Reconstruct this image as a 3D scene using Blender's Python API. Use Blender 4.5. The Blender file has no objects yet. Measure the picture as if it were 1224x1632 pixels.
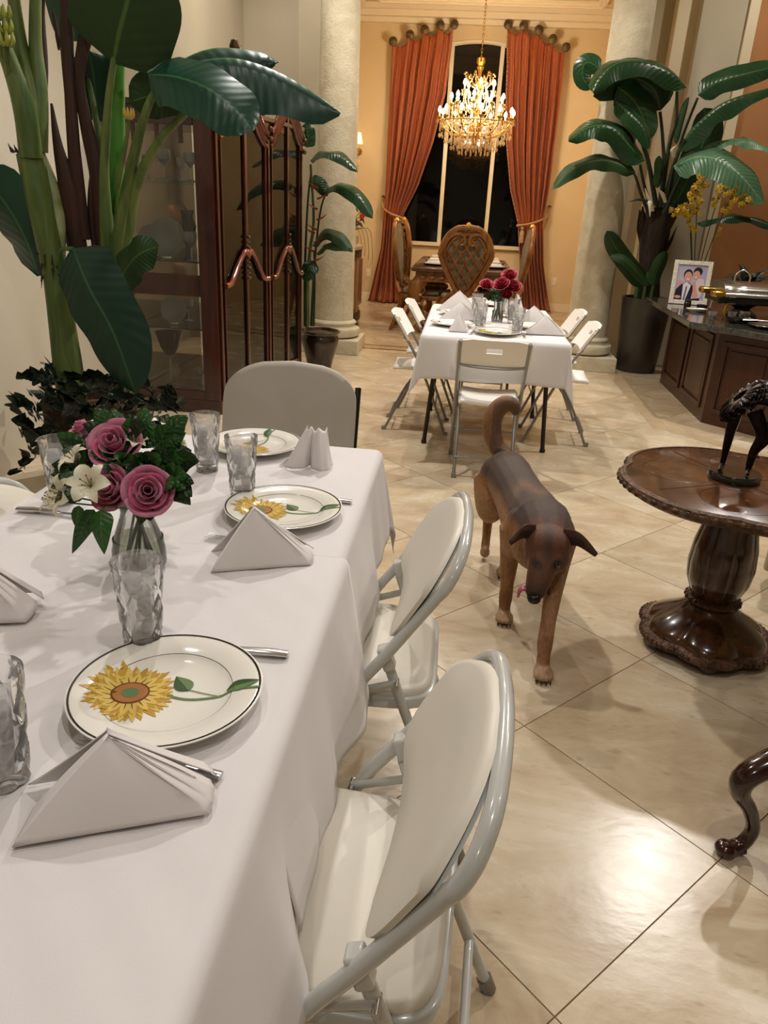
import bpy, bmesh, math, random
from mathutils import Vector, Matrix
random.seed(7)
PI = math.pi
V = Vector
S = bpy.context.scene
COL = S.collection

# ---------------------------------------------------------------- camera
cam_d = bpy.data.cameras.new('camera')
cam = bpy.data.objects.new('camera', cam_d)
COL.objects.link(cam)
cam_d.sensor_fit = 'HORIZONTAL'
cam_d.sensor_width = 36.0
cam_d.lens = 36.0 * 1180.0 / 1224.0
cam_d.clip_start = 0.02
pt, ro, yw = math.radians(22.5), math.radians(3.0), math.radians(5.0)
f_ = V((0, math.cos(pt), -math.sin(pt)))
r_ = V((1, 0, 0))
u_ = r_.cross(f_)
r2, u2 = r_ * math.cos(ro) + u_ * math.sin(ro), -r_ * math.sin(ro) + u_ * math.cos(ro)
M3 = Matrix.Rotation(yw, 3, 'Z') @ Matrix((r2, u2, -f_)).transposed()
cam.matrix_world = Matrix.Translation((0, 0, 1.41)) @ M3.to_4x4()
S.camera = cam

# ---------------------------------------------------------------- world, view, lamps
w = bpy.data.worlds.new('night')
S.world = w
w.use_nodes = True
w.node_tree.nodes['Background'].inputs[0].default_value = (0.01, 0.012, 0.02, 1)
w.node_tree.nodes['Background'].inputs[1].default_value = 0.3
S.view_settings.view_transform = 'Standard'
S.view_settings.look = 'None'
S.view_settings.gamma = 1
S.view_settings.use_curve_mapping = False
S.view_settings.exposure = -0.1
S.cycles.max_bounces = 8
S.cycles.transparent_max_bounces = 24
S.cycles.caustics_reflective = False
S.cycles.caustics_refractive = False
S.cycles.sample_clamp_indirect = 4

def lamp(name, kind, loc, power, col, size=0.1, spot=None, target=None):
    d = bpy.data.lights.new(name, kind)
    d.energy = power
    d.color = col
    if kind == 'AREA':
        d.shape = 'DISK'
        d.size = size
    else:
        d.shadow_soft_size = size
    if spot:
        d.spot_size = math.radians(spot)
        d.spot_blend = 0.6
    o = bpy.data.objects.new(name, d)
    COL.objects.link(o)
    o.location = loc
    if target:
        o.rotation_euler = (V(target) - V(loc)).to_track_quat('-Z', 'Y').to_euler()
    return o

WARM = (1.0, 0.92, 0.80)
NEUT = (1.0, 0.965, 0.925)
for loc, p, tgt, ang in (((-0.9, 4.5, 3.86), 200, (-0.3, 3.0, 0), 118), ((-1.4, 1.9, 3.86), 40, (-1.0, 1.6, 0), 115),
                         ((2.0, 5.0, 3.86), 200, (1.3, 3.8, 0), 125), ((2.9, 4.4, 3.86), 60, (2.2, 3.2, 0), 110),
                         ((0.0, 6.5, 3.86), 130, (0.0, 6.6, 0), 150), ((-1.5, 6.6, 3.86), 60, (-1.5, 7.2, 0.8), 150), ((2.6, 6.6, 3.86), 50, (2.4, 7.3, 0.8), 150), ((0.5, 0.4, 3.86), 68, (0.0, 1.0, 0), 140),  # spots added to brighten the columns, end walls and near floor
                         ((2.6, 1.6, 3.86), 30, (2.2, 2.0, 0), 130), ((-0.6, -1.6, 3.86), 45, (-0.4, 0, 0), 140)):  # two more added as fill around the camera
    lamp('downlight_or_fill', 'SPOT', loc, p * 1.38, NEUT if loc[1] < 6 else WARM, 0.06, ang, tgt)
lamp('chandelier_light', 'POINT', (-0.02, 10.0, 2.62), 190, (1.0, 0.82, 0.60), 0.22)
lamp('downlight_or_fill', 'SPOT', (-0.9, 9.2, 3.86), 85, (1.0, 0.84, 0.62), 0.06, 140, (-0.9, 10.4, 0))  # this spot and the next are added soft fill for the dining room
lamp('downlight_or_fill', 'SPOT', (0.9, 9.2, 3.86), 85, (1.0, 0.84, 0.62), 0.06, 140, (0.9, 10.4, 0))

# ---------------------------------------------------------------- materials
def lin(h):
    c = [int(h[i:i + 2], 16) / 255 for i in (0, 2, 4)]
    return tuple(x / 12.92 if x <= 0.04045 else ((x + 0.055) / 1.055) ** 2.4 for x in c) + (1,)

MATS = {}
def mat(name, col, rough=0.5, metal=0.0, col2=None, nscale=8.0, namt=1.0, bump=None, coat=0.0,
        trans=0.0, ior=1.45, emit=None, estr=0.0, stretch=None, rnd=0.0, sheen=0.0, spec=0.5, sss=0.0):
    if name in MATS:
        return MATS[name]
    m = bpy.data.materials.new(name)
    m.use_nodes = True
    nt = m.node_tree
    b = nt.nodes['Principled BSDF']
    L = nt.links.new
    b.inputs['Base Color'].default_value = lin(col)
    b.inputs['Roughness'].default_value = rough
    b.inputs['Metallic'].default_value = metal
    b.inputs['Coat Weight'].default_value = coat
    b.inputs['Coat Roughness'].default_value = 0.08
    b.inputs['Transmission Weight'].default_value = trans
    b.inputs['IOR'].default_value = ior
    b.inputs['Sheen Weight'].default_value = sheen
    b.inputs['Specular IOR Level'].default_value = spec
    if emit:
        b.inputs['Emission Color'].default_value = lin(emit)
        b.inputs['Emission Strength'].default_value = estr
    tc = mp = None
    if col2 or bump:
        tc = nt.nodes.new('ShaderNodeTexCoord')
        mp = nt.nodes.new('ShaderNodeMapping')
        L(tc.outputs['Object'], mp.inputs['Vector'])
        if stretch:
            mp.inputs['Scale'].default_value = stretch
    out = None
    if col2:
        n = nt.nodes.new('ShaderNodeTexNoise')
        n.inputs['Scale'].default_value = nscale
        n.inputs['Detail'].default_value = 6
        n.inputs['Distortion'].default_value = 0.6
        L(mp.outputs[0], n.inputs['Vector'])
        r = nt.nodes.new('ShaderNodeMapRange')
        r.inputs[1].default_value = 0.35
        r.inputs[2].default_value = 0.65
        r.inputs[4].default_value = namt
        L(n.outputs[0], r.inputs[0])
        mx = nt.nodes.new('ShaderNodeMix')
        mx.data_type = 'RGBA'
        mx.inputs[6].default_value = lin(col)
        mx.inputs[7].default_value = lin(col2)
        L(r.outputs[0], mx.inputs[0])
        out = mx.outputs[2]
    if rnd:
        oi = nt.nodes.new('ShaderNodeObjectInfo')
        hs = nt.nodes.new('ShaderNodeHueSaturation')
        mr = nt.nodes.new('ShaderNodeMapRange')
        mr.inputs[3].default_value = 1 - rnd
        mr.inputs[4].default_value = 1 + rnd
        L(oi.outputs['Random'], mr.inputs[0])
        L(mr.outputs[0], hs.inputs['Value'])
        if out:
            L(out, hs.inputs['Color'])
        else:
            hs.inputs['Color'].default_value = lin(col)
        out = hs.outputs[0]
    if out:
        L(out, b.inputs['Base Color'])
    if bump:
        n2 = nt.nodes.new('ShaderNodeTexNoise')
        n2.inputs['Scale'].default_value = bump[0]
        n2.inputs['Detail'].default_value = 5
        L(mp.outputs[0], n2.inputs['Vector'])
        bp = nt.nodes.new('ShaderNodeBump')
        bp.inputs['Strength'].default_value = bump[1]
        bp.inputs['Distance'].default_value = 0.01
        L(n2.outputs[0], bp.inputs['Height'])
        L(bp.outputs[0], b.inputs['Normal'])
    MATS[name] = m
    return m

def glassmat(name, tint='ffffff', clear=0.55, rough=0.03, milk=0.0, fior=1.5):
    """clear glass: part refracting, part letting light straight through"""
    m = bpy.data.materials.new(name)
    m.use_nodes = True
    nt = m.node_tree
    L = nt.links.new
    nt.nodes.remove(nt.nodes['Principled BSDF'])
    out = nt.nodes['Material Output']
    t = nt.nodes.new('ShaderNodeBsdfTransparent')
    t.inputs[0].default_value = lin(tint)
    g = nt.nodes.new('ShaderNodeBsdfGlass')
    g.inputs['Color'].default_value = lin(tint)
    g.inputs['Roughness'].default_value = rough
    g.inputs['IOR'].default_value = 1.45
    gl = nt.nodes.new('ShaderNodeBsdfGlossy')
    gl.inputs['Roughness'].default_value = rough
    fr = nt.nodes.new('ShaderNodeFresnel')
    fr.inputs[0].default_value = fior
    a = nt.nodes.new('ShaderNodeMixShader')
    L(fr.outputs[0], a.inputs[0])
    L(t.outputs[0], a.inputs[1])
    L(gl.outputs[0], a.inputs[2])
    c = nt.nodes.new('ShaderNodeMixShader')
    c.inputs[0].default_value = 1 - clear
    L(a.outputs[0], c.inputs[1])
    L(g.outputs[0], c.inputs[2])
    if milk:
        tr = nt.nodes.new('ShaderNodeBsdfTranslucent')
        tr.inputs[0].default_value = lin(tint)
        df = nt.nodes.new('ShaderNodeBsdfDiffuse')
        df.inputs[0].default_value = lin(tint)
        e = nt.nodes.new('ShaderNodeMixShader')
        L(tr.outputs[0], e.inputs[1])
        L(df.outputs[0], e.inputs[2])
        h = nt.nodes.new('ShaderNodeMixShader')
        h.inputs[0].default_value = milk
        L(c.outputs[0], h.inputs[1])
        L(e.outputs[0], h.inputs[2])
        c = h
    L(c.outputs[0], out.inputs[0])
    MATS[name] = m
    return m

def leafmat(name, col, col2, rib='7f9a55', rough=0.35, vein=70.0, bumps=0.35):
    m = bpy.data.materials.new(name)
    m.use_nodes = True
    nt = m.node_tree
    L = nt.links.new
    b = nt.nodes['Principled BSDF']
    b.inputs['Roughness'].default_value = rough
    b.inputs['Specular IOR Level'].default_value = 0.4
    uv = nt.nodes.new('ShaderNodeUVMap')
    sx = nt.nodes.new('ShaderNodeSeparateXYZ')
    L(uv.outputs[0], sx.inputs[0])
    d = nt.nodes.new('ShaderNodeMath'); d.operation = 'SUBTRACT'; d.inputs[1].default_value = 0.5
    L(sx.outputs[0], d.inputs[0])
    ab = nt.nodes.new('ShaderNodeMath'); ab.operation = 'ABSOLUTE'
    L(d.outputs[0], ab.inputs[0])
    # side veins run outward and slightly forward
    sk = nt.nodes.new('ShaderNodeMath'); sk.operation = 'MULTIPLY_ADD'
    sk.inputs[1].default_value = -0.35
    L(ab.outputs[0], sk.inputs[0]); L(sx.outputs[1], sk.inputs[2])
    ml = nt.nodes.new('ShaderNodeMath'); ml.operation = 'MULTIPLY'; ml.inputs[1].default_value = vein
    L(sk.outputs[0], ml.inputs[0])
    sn = nt.nodes.new('ShaderNodeMath'); sn.operation = 'SINE'
    L(ml.outputs[0], sn.inputs[0])
    n = nt.nodes.new('ShaderNodeTexNoise'); n.inputs['Scale'].default_value = 5
    tc = nt.nodes.new('ShaderNodeTexCoord')
    L(tc.outputs['Object'], n.inputs['Vector'])
    mx = nt.nodes.new('ShaderNodeMix'); mx.data_type = 'RGBA'
    mx.inputs[6].default_value = lin(col); mx.inputs[7].default_value = lin(col2)
    L(n.outputs[0], mx.inputs[0])
    ribf = nt.nodes.new('ShaderNodeMapRange')
    ribf.inputs[1].default_value = 0.012; ribf.inputs[2].default_value = 0.026
    ribf.inputs[3].default_value = 0.8; ribf.inputs[4].default_value = 0.0
    L(ab.outputs[0], ribf.inputs[0])
    m2 = nt.nodes.new('ShaderNodeMix'); m2.data_type = 'RGBA'
    m2.inputs[7].default_value = lin(rib)
    L(ribf.outputs[0], m2.inputs[0]); L(mx.outputs[2], m2.inputs[6])
    oi = nt.nodes.new('ShaderNodeObjectInfo')
    hs = nt.nodes.new('ShaderNodeHueSaturation')
    mr = nt.nodes.new('ShaderNodeMapRange'); mr.inputs[3].default_value = 0.75; mr.inputs[4].default_value = 1.25
    L(oi.outputs['Random'], mr.inputs[0]); L(mr.outputs[0], hs.inputs['Value']); L(m2.outputs[2], hs.inputs['Color'])
    L(hs.outputs[0], b.inputs['Base Color'])
    bp = nt.nodes.new('ShaderNodeBump'); bp.inputs['Strength'].default_value = bumps; bp.inputs['Distance'].default_value = 0.004
    L(sn.outputs[0], bp.inputs['Height']); bp.inputs['Distance'].default_value = 0.0015; L(bp.outputs[0], b.inputs['Normal'])
    MATS[name] = m
    return m

def travertine():
    m = bpy.data.materials.new('travertine')
    m.use_nodes = True
    nt = m.node_tree
    L = nt.links.new
    b = nt.nodes['Principled BSDF']
    tc = nt.nodes.new('ShaderNodeTexCoord')
    oi = nt.nodes.new('ShaderNodeObjectInfo')
    ad = nt.nodes.new('ShaderNodeVectorMath'); ad.operation = 'MULTIPLY_ADD'
    ad.inputs[1].default_value = (9, 7, 5)
    L(oi.outputs['Random'], ad.inputs[0]); L(tc.outputs['Object'], ad.inputs[2])
    mp = nt.nodes.new('ShaderNodeMapping'); mp.inputs['Scale'].default_value = (1, 2.0, 1)
    mp.inputs['Rotation'].default_value = (0, 0, 0.6)
    L(ad.outputs[0], mp.inputs[0])
    n = nt.nodes.new('ShaderNodeTexNoise'); n.inputs['Scale'].default_value = 2.6; n.inputs['Detail'].default_value = 9
    n.inputs['Distortion'].default_value = 0.5; n.inputs['Roughness'].default_value = 0.68
    L(mp.outputs[0], n.inputs['Vector'])
    cr = nt.nodes.new('ShaderNodeValToRGB')
    e = cr.color_ramp.elements
    e[0].position = 0.30; e[0].color = lin('b39c7e')
    e[1].position = 0.72; e[1].color = lin('d8ccb4')
    k = e.new(0.5); k.color = lin('c7b598')
    L(n.outputs[0], cr.inputs[0])
    # pits and fine veins
    n3 = nt.nodes.new('ShaderNodeTexNoise'); n3.inputs['Scale'].default_value = 16; n3.inputs['Detail'].default_value = 6
    L(mp.outputs[0], n3.inputs['Vector'])
    mr3 = nt.nodes.new('ShaderNodeMapRange'); mr3.inputs[1].default_value = 0.63; mr3.inputs[2].default_value = 0.72
    mr3.inputs[4].default_value = 0.35
    L(n3.outputs[0], mr3.inputs[0])
    mx = nt.nodes.new('ShaderNodeMix'); mx.data_type = 'RGBA'; mx.inputs[7].default_value = lin('94795a')
    L(mr3.outputs[0], mx.inputs[0]); L(cr.outputs[0], mx.inputs[6])
    hs = nt.nodes.new('ShaderNodeHueSaturation')
    mr = nt.nodes.new('ShaderNodeMapRange'); mr.inputs[3].default_value = 0.93; mr.inputs[4].default_value = 1.06
    L(oi.outputs['Random'], mr.inputs[0]); L(mr.outputs[0], hs.inputs['Value']); L(mx.outputs[2], hs.inputs['Color'])
    L(hs.outputs[0], b.inputs['Base Color'])
    rr = nt.nodes.new('ShaderNodeMapRange'); rr.inputs[3].default_value = 0.16; rr.inputs[4].default_value = 0.36
    L(n.outputs[0], rr.inputs[0]); L(rr.outputs[0], b.inputs['Roughness'])
    bp = nt.nodes.new('ShaderNodeBump'); bp.inputs['Strength'].default_value = 0.06; bp.inputs['Distance'].default_value = 0.01
    L(n3.outputs[0], bp.inputs['Height']); L(bp.outputs[0], b.inputs['Normal'])
    MATS['travertine'] = m
    return m

M_TILE = travertine()
M_GROUT = mat('grout', '8f7c62', 0.8)
M_WALL = mat('plaster_beige', 'c6bda9', 0.75, col2='bfb59f', nscale=1.2, bump=(60, 0.05))
M_WALLW = mat('plaster_ochre', 'dcc59c', 0.7, col2='d6bd92', nscale=1.4, bump=(60, 0.05))
M_WALLO = mat('plaster_terracotta', 'bd8658', 0.75, col2='b37c50', nscale=1.3, bump=(50, 0.06))
M_TRIMW = mat('cream_trim', 'e6d6b8', 0.5)
M_COLUMN = mat('column_plaster', 'd2c9b2', 0.8, col2='c3b9a0', nscale=9, bump=(55, 0.5))
M_WHITE = mat('white_gloss', 'ece6dc', 0.35)
M_CLOTH = mat('white_linen', 'dedad9', 0.72, sheen=0.3, bump=(400, 0.03))
M_NAP = mat('napkin_linen', 'ded8d5', 0.8, sheen=0.25, bump=(500, 0.05))
M_PLATE = mat('china', 'efece2', 0.12, coat=0.6)
M_GLASS = glassmat('clear_glass', 'ffffff', 0.86, 0.02, 0.07, 1.3)
M_PANE = glassmat('cabinet_glass', 'f3f5f3', 0.98, 0.02)
M_ICE = glassmat('ice_water', 'ffffff', 0.95, 0.15, 0.14, 1.2)
M_STEEL = mat('steel', 'c9c8c6', 0.22, 1.0)
M_GREYM = mat('painted_grey_steel', 'c3c5bf', 0.22, 0.0, coat=0.6)
M_VINYL = mat('cream_vinyl', 'dcd6c8', 0.42, bump=(120, 0.02))
M_PLASTIC = mat('white_plastic', 'ece8e0', 0.4)
M_GPLASTIC = mat('putty_plastic', 'aaa194', 0.5)
M_TUBE = mat('grey_tube', '8d8b87', 0.35, 0.7)
M_BLACK = mat('black_paint', '15140f', 0.35)
M_WOODR = mat('cherry_wood', '42170d', 0.25, col2='2a0d07', nscale=4, stretch=(6, 6, 0.7), coat=0.5)
M_WOODT = mat('table_walnut', '664024', 0.24, col2='462a17', nscale=3, stretch=(5, 1.2, 1), coat=0.6)
M_WOODP = mat('pedestal_walnut', '4c2d15', 0.2, col2='2b180b', nscale=4, stretch=(7, 7, 0.9), coat=0.6)
M_CARVE = mat('carved_edge', '6a4a34', 0.4, 0.35, col2='33200f', nscale=38, bump=(90, 0.9))
M_WOODD = mat('dining_wood', '96622f', 0.28, col2='6b3f18', nscale=5, stretch=(4, 4, 1), coat=0.4)
M_WOODK = mat('buffet_wood', '482a1a', 0.35, col2='371f12', nscale=3, stretch=(5, 5, 0.6))
M_GRAN = mat('dark_granite', '1d1d18', 0.12, col2='46443a', nscale=60, coat=0.5)
M_BRONZE = mat('dark_bronze', '2a1d14', 0.28, 0.75, col2='120c08', nscale=14)
M_MARB = mat('green_marble', '101613', 0.1, col2='27332b', nscale=9, coat=0.5)
M_CURT = mat('copper_silk', 'b05e36', 0.42, col2='984a22', nscale=3, sheen=0.1, stretch=(1, 1, 0.2))
M_BRASS = mat('brass', 'c79a4a', 0.22, 1.0)
M_OLDBR = mat('antique_brass', '6f5c40', 0.4, 0.6, col2='4a3c28', nscale=30, bump=(120, 0.4))
M_FRINGE = mat('bead_fringe', '8d6a48', 0.5, col2='c3a27a', nscale=80)
M_CRYST = glassmat('crystal', 'ffeecc', 0.35, 0.03, 0.22)
M_BULB = mat('lit_bulb', 'fff1c8', 0.3, emit='ffe9b8', estr=22)
M_SHADE = mat('lit_shade', 'fff0cc', 0.6, emit='ffdf9f', estr=1.6)
M_CANDLE = mat('candle_sleeve', 'f0dca8', 0.4)
M_NIGHT = mat('night_pane', '040404', 0.04, spec=0.35)
M_SOIL = mat('bark_mulch', '3a281a', 0.9, col2='5b4028', nscale=40, bump=(60, 1.0))
M_BARK = mat('rough_bark', '4a3122', 0.9, col2='2c1c12', nscale=18, stretch=(3, 3, 0.6), bump=(40, 1.0))
M_POTG = mat('charcoal_pot', '4a4640', 0.38, 0.3, col2='403c37', nscale=2)
M_POTB = mat('bronze_glaze', '33251a', 0.22, col2='1f150e', nscale=7, coat=0.5)
M_STEMG = mat('banana_stem', '66743a', 0.5, col2='3f5728', nscale=5, stretch=(4, 4, 0.5))
M_STEMB = mat('brown_sheath', '3d2217', 0.6, col2='23120c', nscale=7, stretch=(6, 6, 0.4))
M_STEMD = mat('green_petiole', '3f6a2b', 0.45, col2='2f5524', nscale=6)
M_STEMK = mat('dark_petiole', '22301c', 0.5)
M_LEAF = leafmat('banana_leaf', '133023', '1f4a38', '3d6b45', 0.36)
M_LEAFU = leafmat('banana_leaf_underside', '1a3716', '24441c', '4d6e30', 0.5, 90)
M_LEAFB = leafmat('paradise_leaf', '142e18', '224a2a', '4d6b38', 0.3, 60)
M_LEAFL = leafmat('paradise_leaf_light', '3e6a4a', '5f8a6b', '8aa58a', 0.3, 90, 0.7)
M_IVY = leafmat('ivy_leaf', '14201a', '2c3c30', '3c4a38', 0.3, 30)
M_FOL = leafmat('bouquet_leaf', '1d3d16', '2c5a22', '486f34', 0.35, 40)
M_FOLD = leafmat('bouquet_leaf_dark', '12280f', '1c3a18', '35552a', 0.35, 40)

# ---------------------------------------------------------------- mesh helpers
def spline(pts, n):
    P = [V(p) for p in pts]
    if len(P) == 2:
        return [P[0].lerp(P[1], i / n) for i in range(n + 1)]
    P = [P[0] * 2 - P[1]] + P + [P[-1] * 2 - P[-2]]
    m = len(P) - 3
    out = []
    for i in range(n + 1):
        t = i / n * m
        k = min(int(t), m - 1)
        t -= k
        a, b, c, d = P[k:k + 4]
        out.append(0.5 * ((2 * b) + (c - a) * t + (2 * a - 5 * b + 4 * c - d) * t * t + (3 * b - a - 3 * c + d) * t ** 3))
    return out

def interp(vals, t):
    x = t * (len(vals) - 1)
    k = min(int(x), len(vals) - 2)
    return vals[k] + (vals[k + 1] - vals[k]) * (x - k)

class MB:
    def __init__(s):
        s.v, s.f, s.uv, s.mi = [], [], [], []
        s.cm = 0
    def add(s, vs, fs, uv=None):
        o = len(s.v)
        s.v += [V(p) for p in vs]
        s.uv += uv if uv else [(0, 0)] * len(vs)
        s.f += [tuple(i + o for i in f) for f in fs]
        s.mi += [s.cm] * len(fs)
        return s
    def box(s, c, d, rz=0, M=None):
        hx, hy, hz = d[0] / 2, d[1] / 2, d[2] / 2
        R = M or Matrix.Rotation(rz, 3, 'Z')
        vs = [V(c) + R @ V((x * hx, y * hy, z * hz)) for x in (-1, 1) for y in (-1, 1) for z in (-1, 1)]
        return s.add(vs, [(0, 1, 3, 2), (4, 6, 7, 5), (0, 4, 5, 1), (2, 3, 7, 6), (0, 2, 6, 4), (1, 5, 7, 3)])
    def b2(s, lo, hi):
        return s.box([(a + b) / 2 for a, b in zip(lo, hi)], [b - a for a, b in zip(lo, hi)])
    def prism(s, poly, z0, z1):
        n = len(poly)
        vs = [(p[0], p[1], z0) for p in poly] + [(p[0], p[1], z1) for p in poly]
        return s.add(vs, [tuple(range(n - 1, -1, -1)), tuple(range(n, 2 * n))] +
                     [(i, (i + 1) % n, n + (i + 1) % n, n + i) for i in range(n)])
    def plate(s, poly, n, t):
        """planar polygon of 3D points thickened by t along n"""
        k = len(poly)
        n = V(n).normalized() * t
        vs = [V(p) for p in poly] + [V(p) + n for p in poly]
        return s.add(vs, [tuple(range(k - 1, -1, -1)), tuple(range(k, 2 * k))] +
                     [(i, (i + 1) % k, k + (i + 1) % k, k + i) for i in range(k)])
    def tube(s, pts, r, n=8, seg=None, flat=1.0, cap=True, closed=False, up=None):
        P = spline(pts, seg) if seg else [V(p) for p in pts]
        m = len(P)
        vs = []
        prev = None
        for i, p in enumerate(P):
            if closed:
                d = P[(i + 1) % m] - P[i - 1]
            else:
                d = P[min(i + 1, m - 1)] - P[max(i - 1, 0)]
            d.normalize()
            if prev is None:
                a = V(up) if up else (V((0, 0, 1)) if abs(d.z) < 0.9 else V((0, 1, 0)))
            else:
                a = prev
            a = (a - d * a.dot(d))
            if a.length < 1e-6:
                a = V((1, 0, 0)) - d * d.x
            a.normalize()
            prev = a
            b = d.cross(a)
            rr = interp(r, i / max(1, m - 1)) if isinstance(r, (list, tuple)) else r
            for k in range(n):
                t = 2 * PI * k / n
                vs.append(p + a * math.cos(t) * rr * flat + b * math.sin(t) * rr)
        fs = []
        for i in range(m if closed else m - 1):
            for k in range(n):
                j = (i + 1) % m
                fs.append((i * n + k, i * n + (k + 1) % n, j * n + (k + 1) % n, j * n + k))
        if cap and not closed:
            fs.append(tuple(range(n - 1, -1, -1)))
            fs.append(tuple((m - 1) * n + k for k in range(n)))
        return s.add(vs, fs)
    def lathe(s, prof, n=24, c=(0, 0, 0), wob=None, sx=1, sy=1):
        vs = []
        for i, (r, z) in enumerate(prof):
            for k in range(n):
                t = 2 * PI * k / n
                q = r * (wob(t, i / (len(prof) - 1), z) if wob else 1)
                vs.append((c[0] + q * math.cos(t) * sx, c[1] + q * math.sin(t) * sy, c[2] + z))
        fs = [(i * n + k, i * n + (k + 1) % n, (i + 1) * n + (k + 1) % n, (i + 1) * n + k)
              for i in range(len(prof) - 1) for k in range(n)]
        if prof[0][0] > 1e-5:
            fs.append(tuple(range(n - 1, -1, -1)))
        if prof[-1][0] > 1e-5:
            fs.append(tuple((len(prof) - 1) * n + k for k in range(n)))
        return s.add(vs, fs)
    def ball(s, c, r, n=10, m=6, sc=(1, 1, 1), M=None):
        vs, fs = [], []
        R = M or Matrix.Identity(3)
        for i in range(m + 1):
            a = -PI / 2 + PI * i / m
            for k in range(n):
                t = 2 * PI * k / n
                vs.append(V(c) + R @ V((r * sc[0] * math.cos(a) * math.cos(t), r * sc[1] * math.cos(a) * math.sin(t), r * sc[2] * math.sin(a))))
        for i in range(m):
            for k in range(n):
                fs.append((i * n + k, i * n + (k + 1) % n, (i + 1) * n + (k + 1) % n, (i + 1) * n + k))
        return s.add(vs, fs)
    def grid(s, fn, nu, nv, close_u=False):
        vs = [fn(i / nu, j / nv) for j in range(nv + 1) for i in range(nu + (0 if close_u else 1))]
        w = nu if close_u else nu + 1
        fs = []
        for j in range(nv):
            for i in range(nu):
                i2 = (i + 1) % w if close_u else i + 1
                fs.append((j * w + i, j * w + i2, (j + 1) * w + i2, (j + 1) * w + i))
        uv = [(i / nu, j / nv) for j in range(nv + 1) for i in range(w)]
        return s.add(vs, fs, uv)
    def leaf(s, pts, width, facing, nseg=14, cup=0.18, wav=0.0, kind='banana', nw=4, tip=0.2, droop=0.0):
        P = spline(pts, nseg)
        F = V(facing).normalized()
        L = sum((P[i + 1] - P[i]).length for i in range(nseg))
        ph = random.uniform(0, 6)
        vs, uv, fs = [], [], []
        for i, p in enumerate(P):
            t = i / nseg
            d = (P[min(i + 1, nseg)] - P[max(i - 1, 0)]).normalized()
            sd = d.cross(F)
            if sd.length < 0.05:
                sd = V((1, 0, 0))
            sd.normalize()
            n = sd.cross(d).normalized()
            if kind == 'banana':
                wd = min(1, t / 0.14) ** 0.5 * (1 - max(0, (t - 0.55) / 0.45) ** 2.6) ** 0.62
            elif kind == 'lance':
                wd = math.sin(PI * min(1, t ** 0.75)) ** 0.9
            else:
                wd = math.sin(PI * t ** 0.62) ** 0.8
            wd = max(wd, 0.02) * width / 2
            for k in range(-nw, nw + 1):
                a = k / nw
                off = n * (-cup * abs(a) ** 1.3 * wd * 1.0) if cup else V()
                wv = n * math.sin(t * 17 + ph + (2 if a > 0 else 0)) * wav * abs(a) ** 1.5
                q = p + sd * a * wd + off + wv - V((0, 0, droop * abs(a) ** 2 * wd))
                vs.append(q)
                uv.append((0.5 + a / 2, t * L / max(width, 1e-3) / 2))
        w = 2 * nw + 1
        for i in range(nseg):
            for k in range(w - 1):
                fs.append((i * w + k, i * w + k + 1, (i + 1) * w + k + 1, (i + 1) * w + k))
        return s.add(vs, fs, uv)
    def xf(s, M):
        s.v = [M @ p for p in s.v]
        return s
    def mesh(s, name, mats, smooth=True, sharp=40):
        me = bpy.data.meshes.new(name)
        me.from_pydata([tuple(p) for p in s.v], [], s.f)
        if not isinstance(mats, (list, tuple)):
            mats = [mats]
        for m in mats:
            me.materials.append(m)
        if len(mats) > 1:
            me.polygons.foreach_set('material_index', s.mi)
        if any(u != (0, 0) for u in s.uv):
            ul = me.uv_layers.new(name='UVMap')
            li = [0] * len(me.loops)
            me.loops.foreach_get('vertex_index', li)
            flat = []
            for i in li:
                flat += s.uv[i]
            ul.data.foreach_set('uv', flat)
        if smooth:
            me.polygons.foreach_set('use_smooth', [True] * len(me.polygons))
            bm = bmesh.new()
            bm.from_mesh(me)
            lim = math.radians(sharp)
            for e in bm.edges:
                if len(e.link_faces) == 2 and e.calc_face_angle(0) > lim:
                    e.smooth = False
            bmesh.ops.recalc_face_normals(bm, faces=bm.faces)
            bm.to_mesh(me)
            bm.free()
        me.update()
        return me
    def obj(s, name, mats, parent=None, world=True, smooth=True, sharp=40, loc=None, rot=None, bevel=0, sub=0, solid=0, kind=None, label=None):
        me = s.mesh(name, mats, smooth, sharp)
        o = bpy.data.objects.new(name, me)
        COL.objects.link(o)
        if parent is not None:
            o.parent = parent
            if world:           # geometry was written in world coordinates
                me.transform(Matrix.Translation(-origin(parent)))
        if loc:
            o.location = loc
        if rot:
            o.rotation_euler = rot
        if bevel:
            b = o.modifiers.new('bevel', 'BEVEL')
            b.width = bevel
            b.segments = 2
            b.limit_method = 'ANGLE'
            b.angle_limit = math.radians(40)
        if solid:
            b = o.modifiers.new('solid', 'SOLIDIFY')
            b.thickness = solid
        if sub:
            b = o.modifiers.new('sub', 'SUBSURF')
            b.levels = b.render_levels = sub
        if kind:
            o['kind'] = kind
        if label:
            o['label'] = label
        return o

def origin(o):
    p = V(o.location)
    while o.parent:
        o = o.parent
        p += V(o.location)
    return p

def thing(name, label, cat, loc=(0, 0, 0), rz=0, group=None):
    o = bpy.data.objects.new(name, None)
    o.empty_display_size = 0.05
    COL.objects.link(o)
    o.location = loc
    o.rotation_euler = (0, 0, rz)
    o['label'] = label
    o['category'] = cat
    if group:
        o['group'] = group
    return o

def tag(o, label, cat, group=None):
    o['label'] = label
    o['category'] = cat
    if group:
        o['group'] = group
    return o

def center(o):
    """move a single-mesh thing's origin to its own base without moving it"""
    me = o.data
    xs = [v.co for v in me.vertices]
    c = V((sum(p.x for p in xs) / len(xs), sum(p.y for p in xs) / len(xs), min(p.z for p in xs)))
    me.transform(Matrix.Translation(-c))
    o.location = V(o.location) + c
    return o

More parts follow.
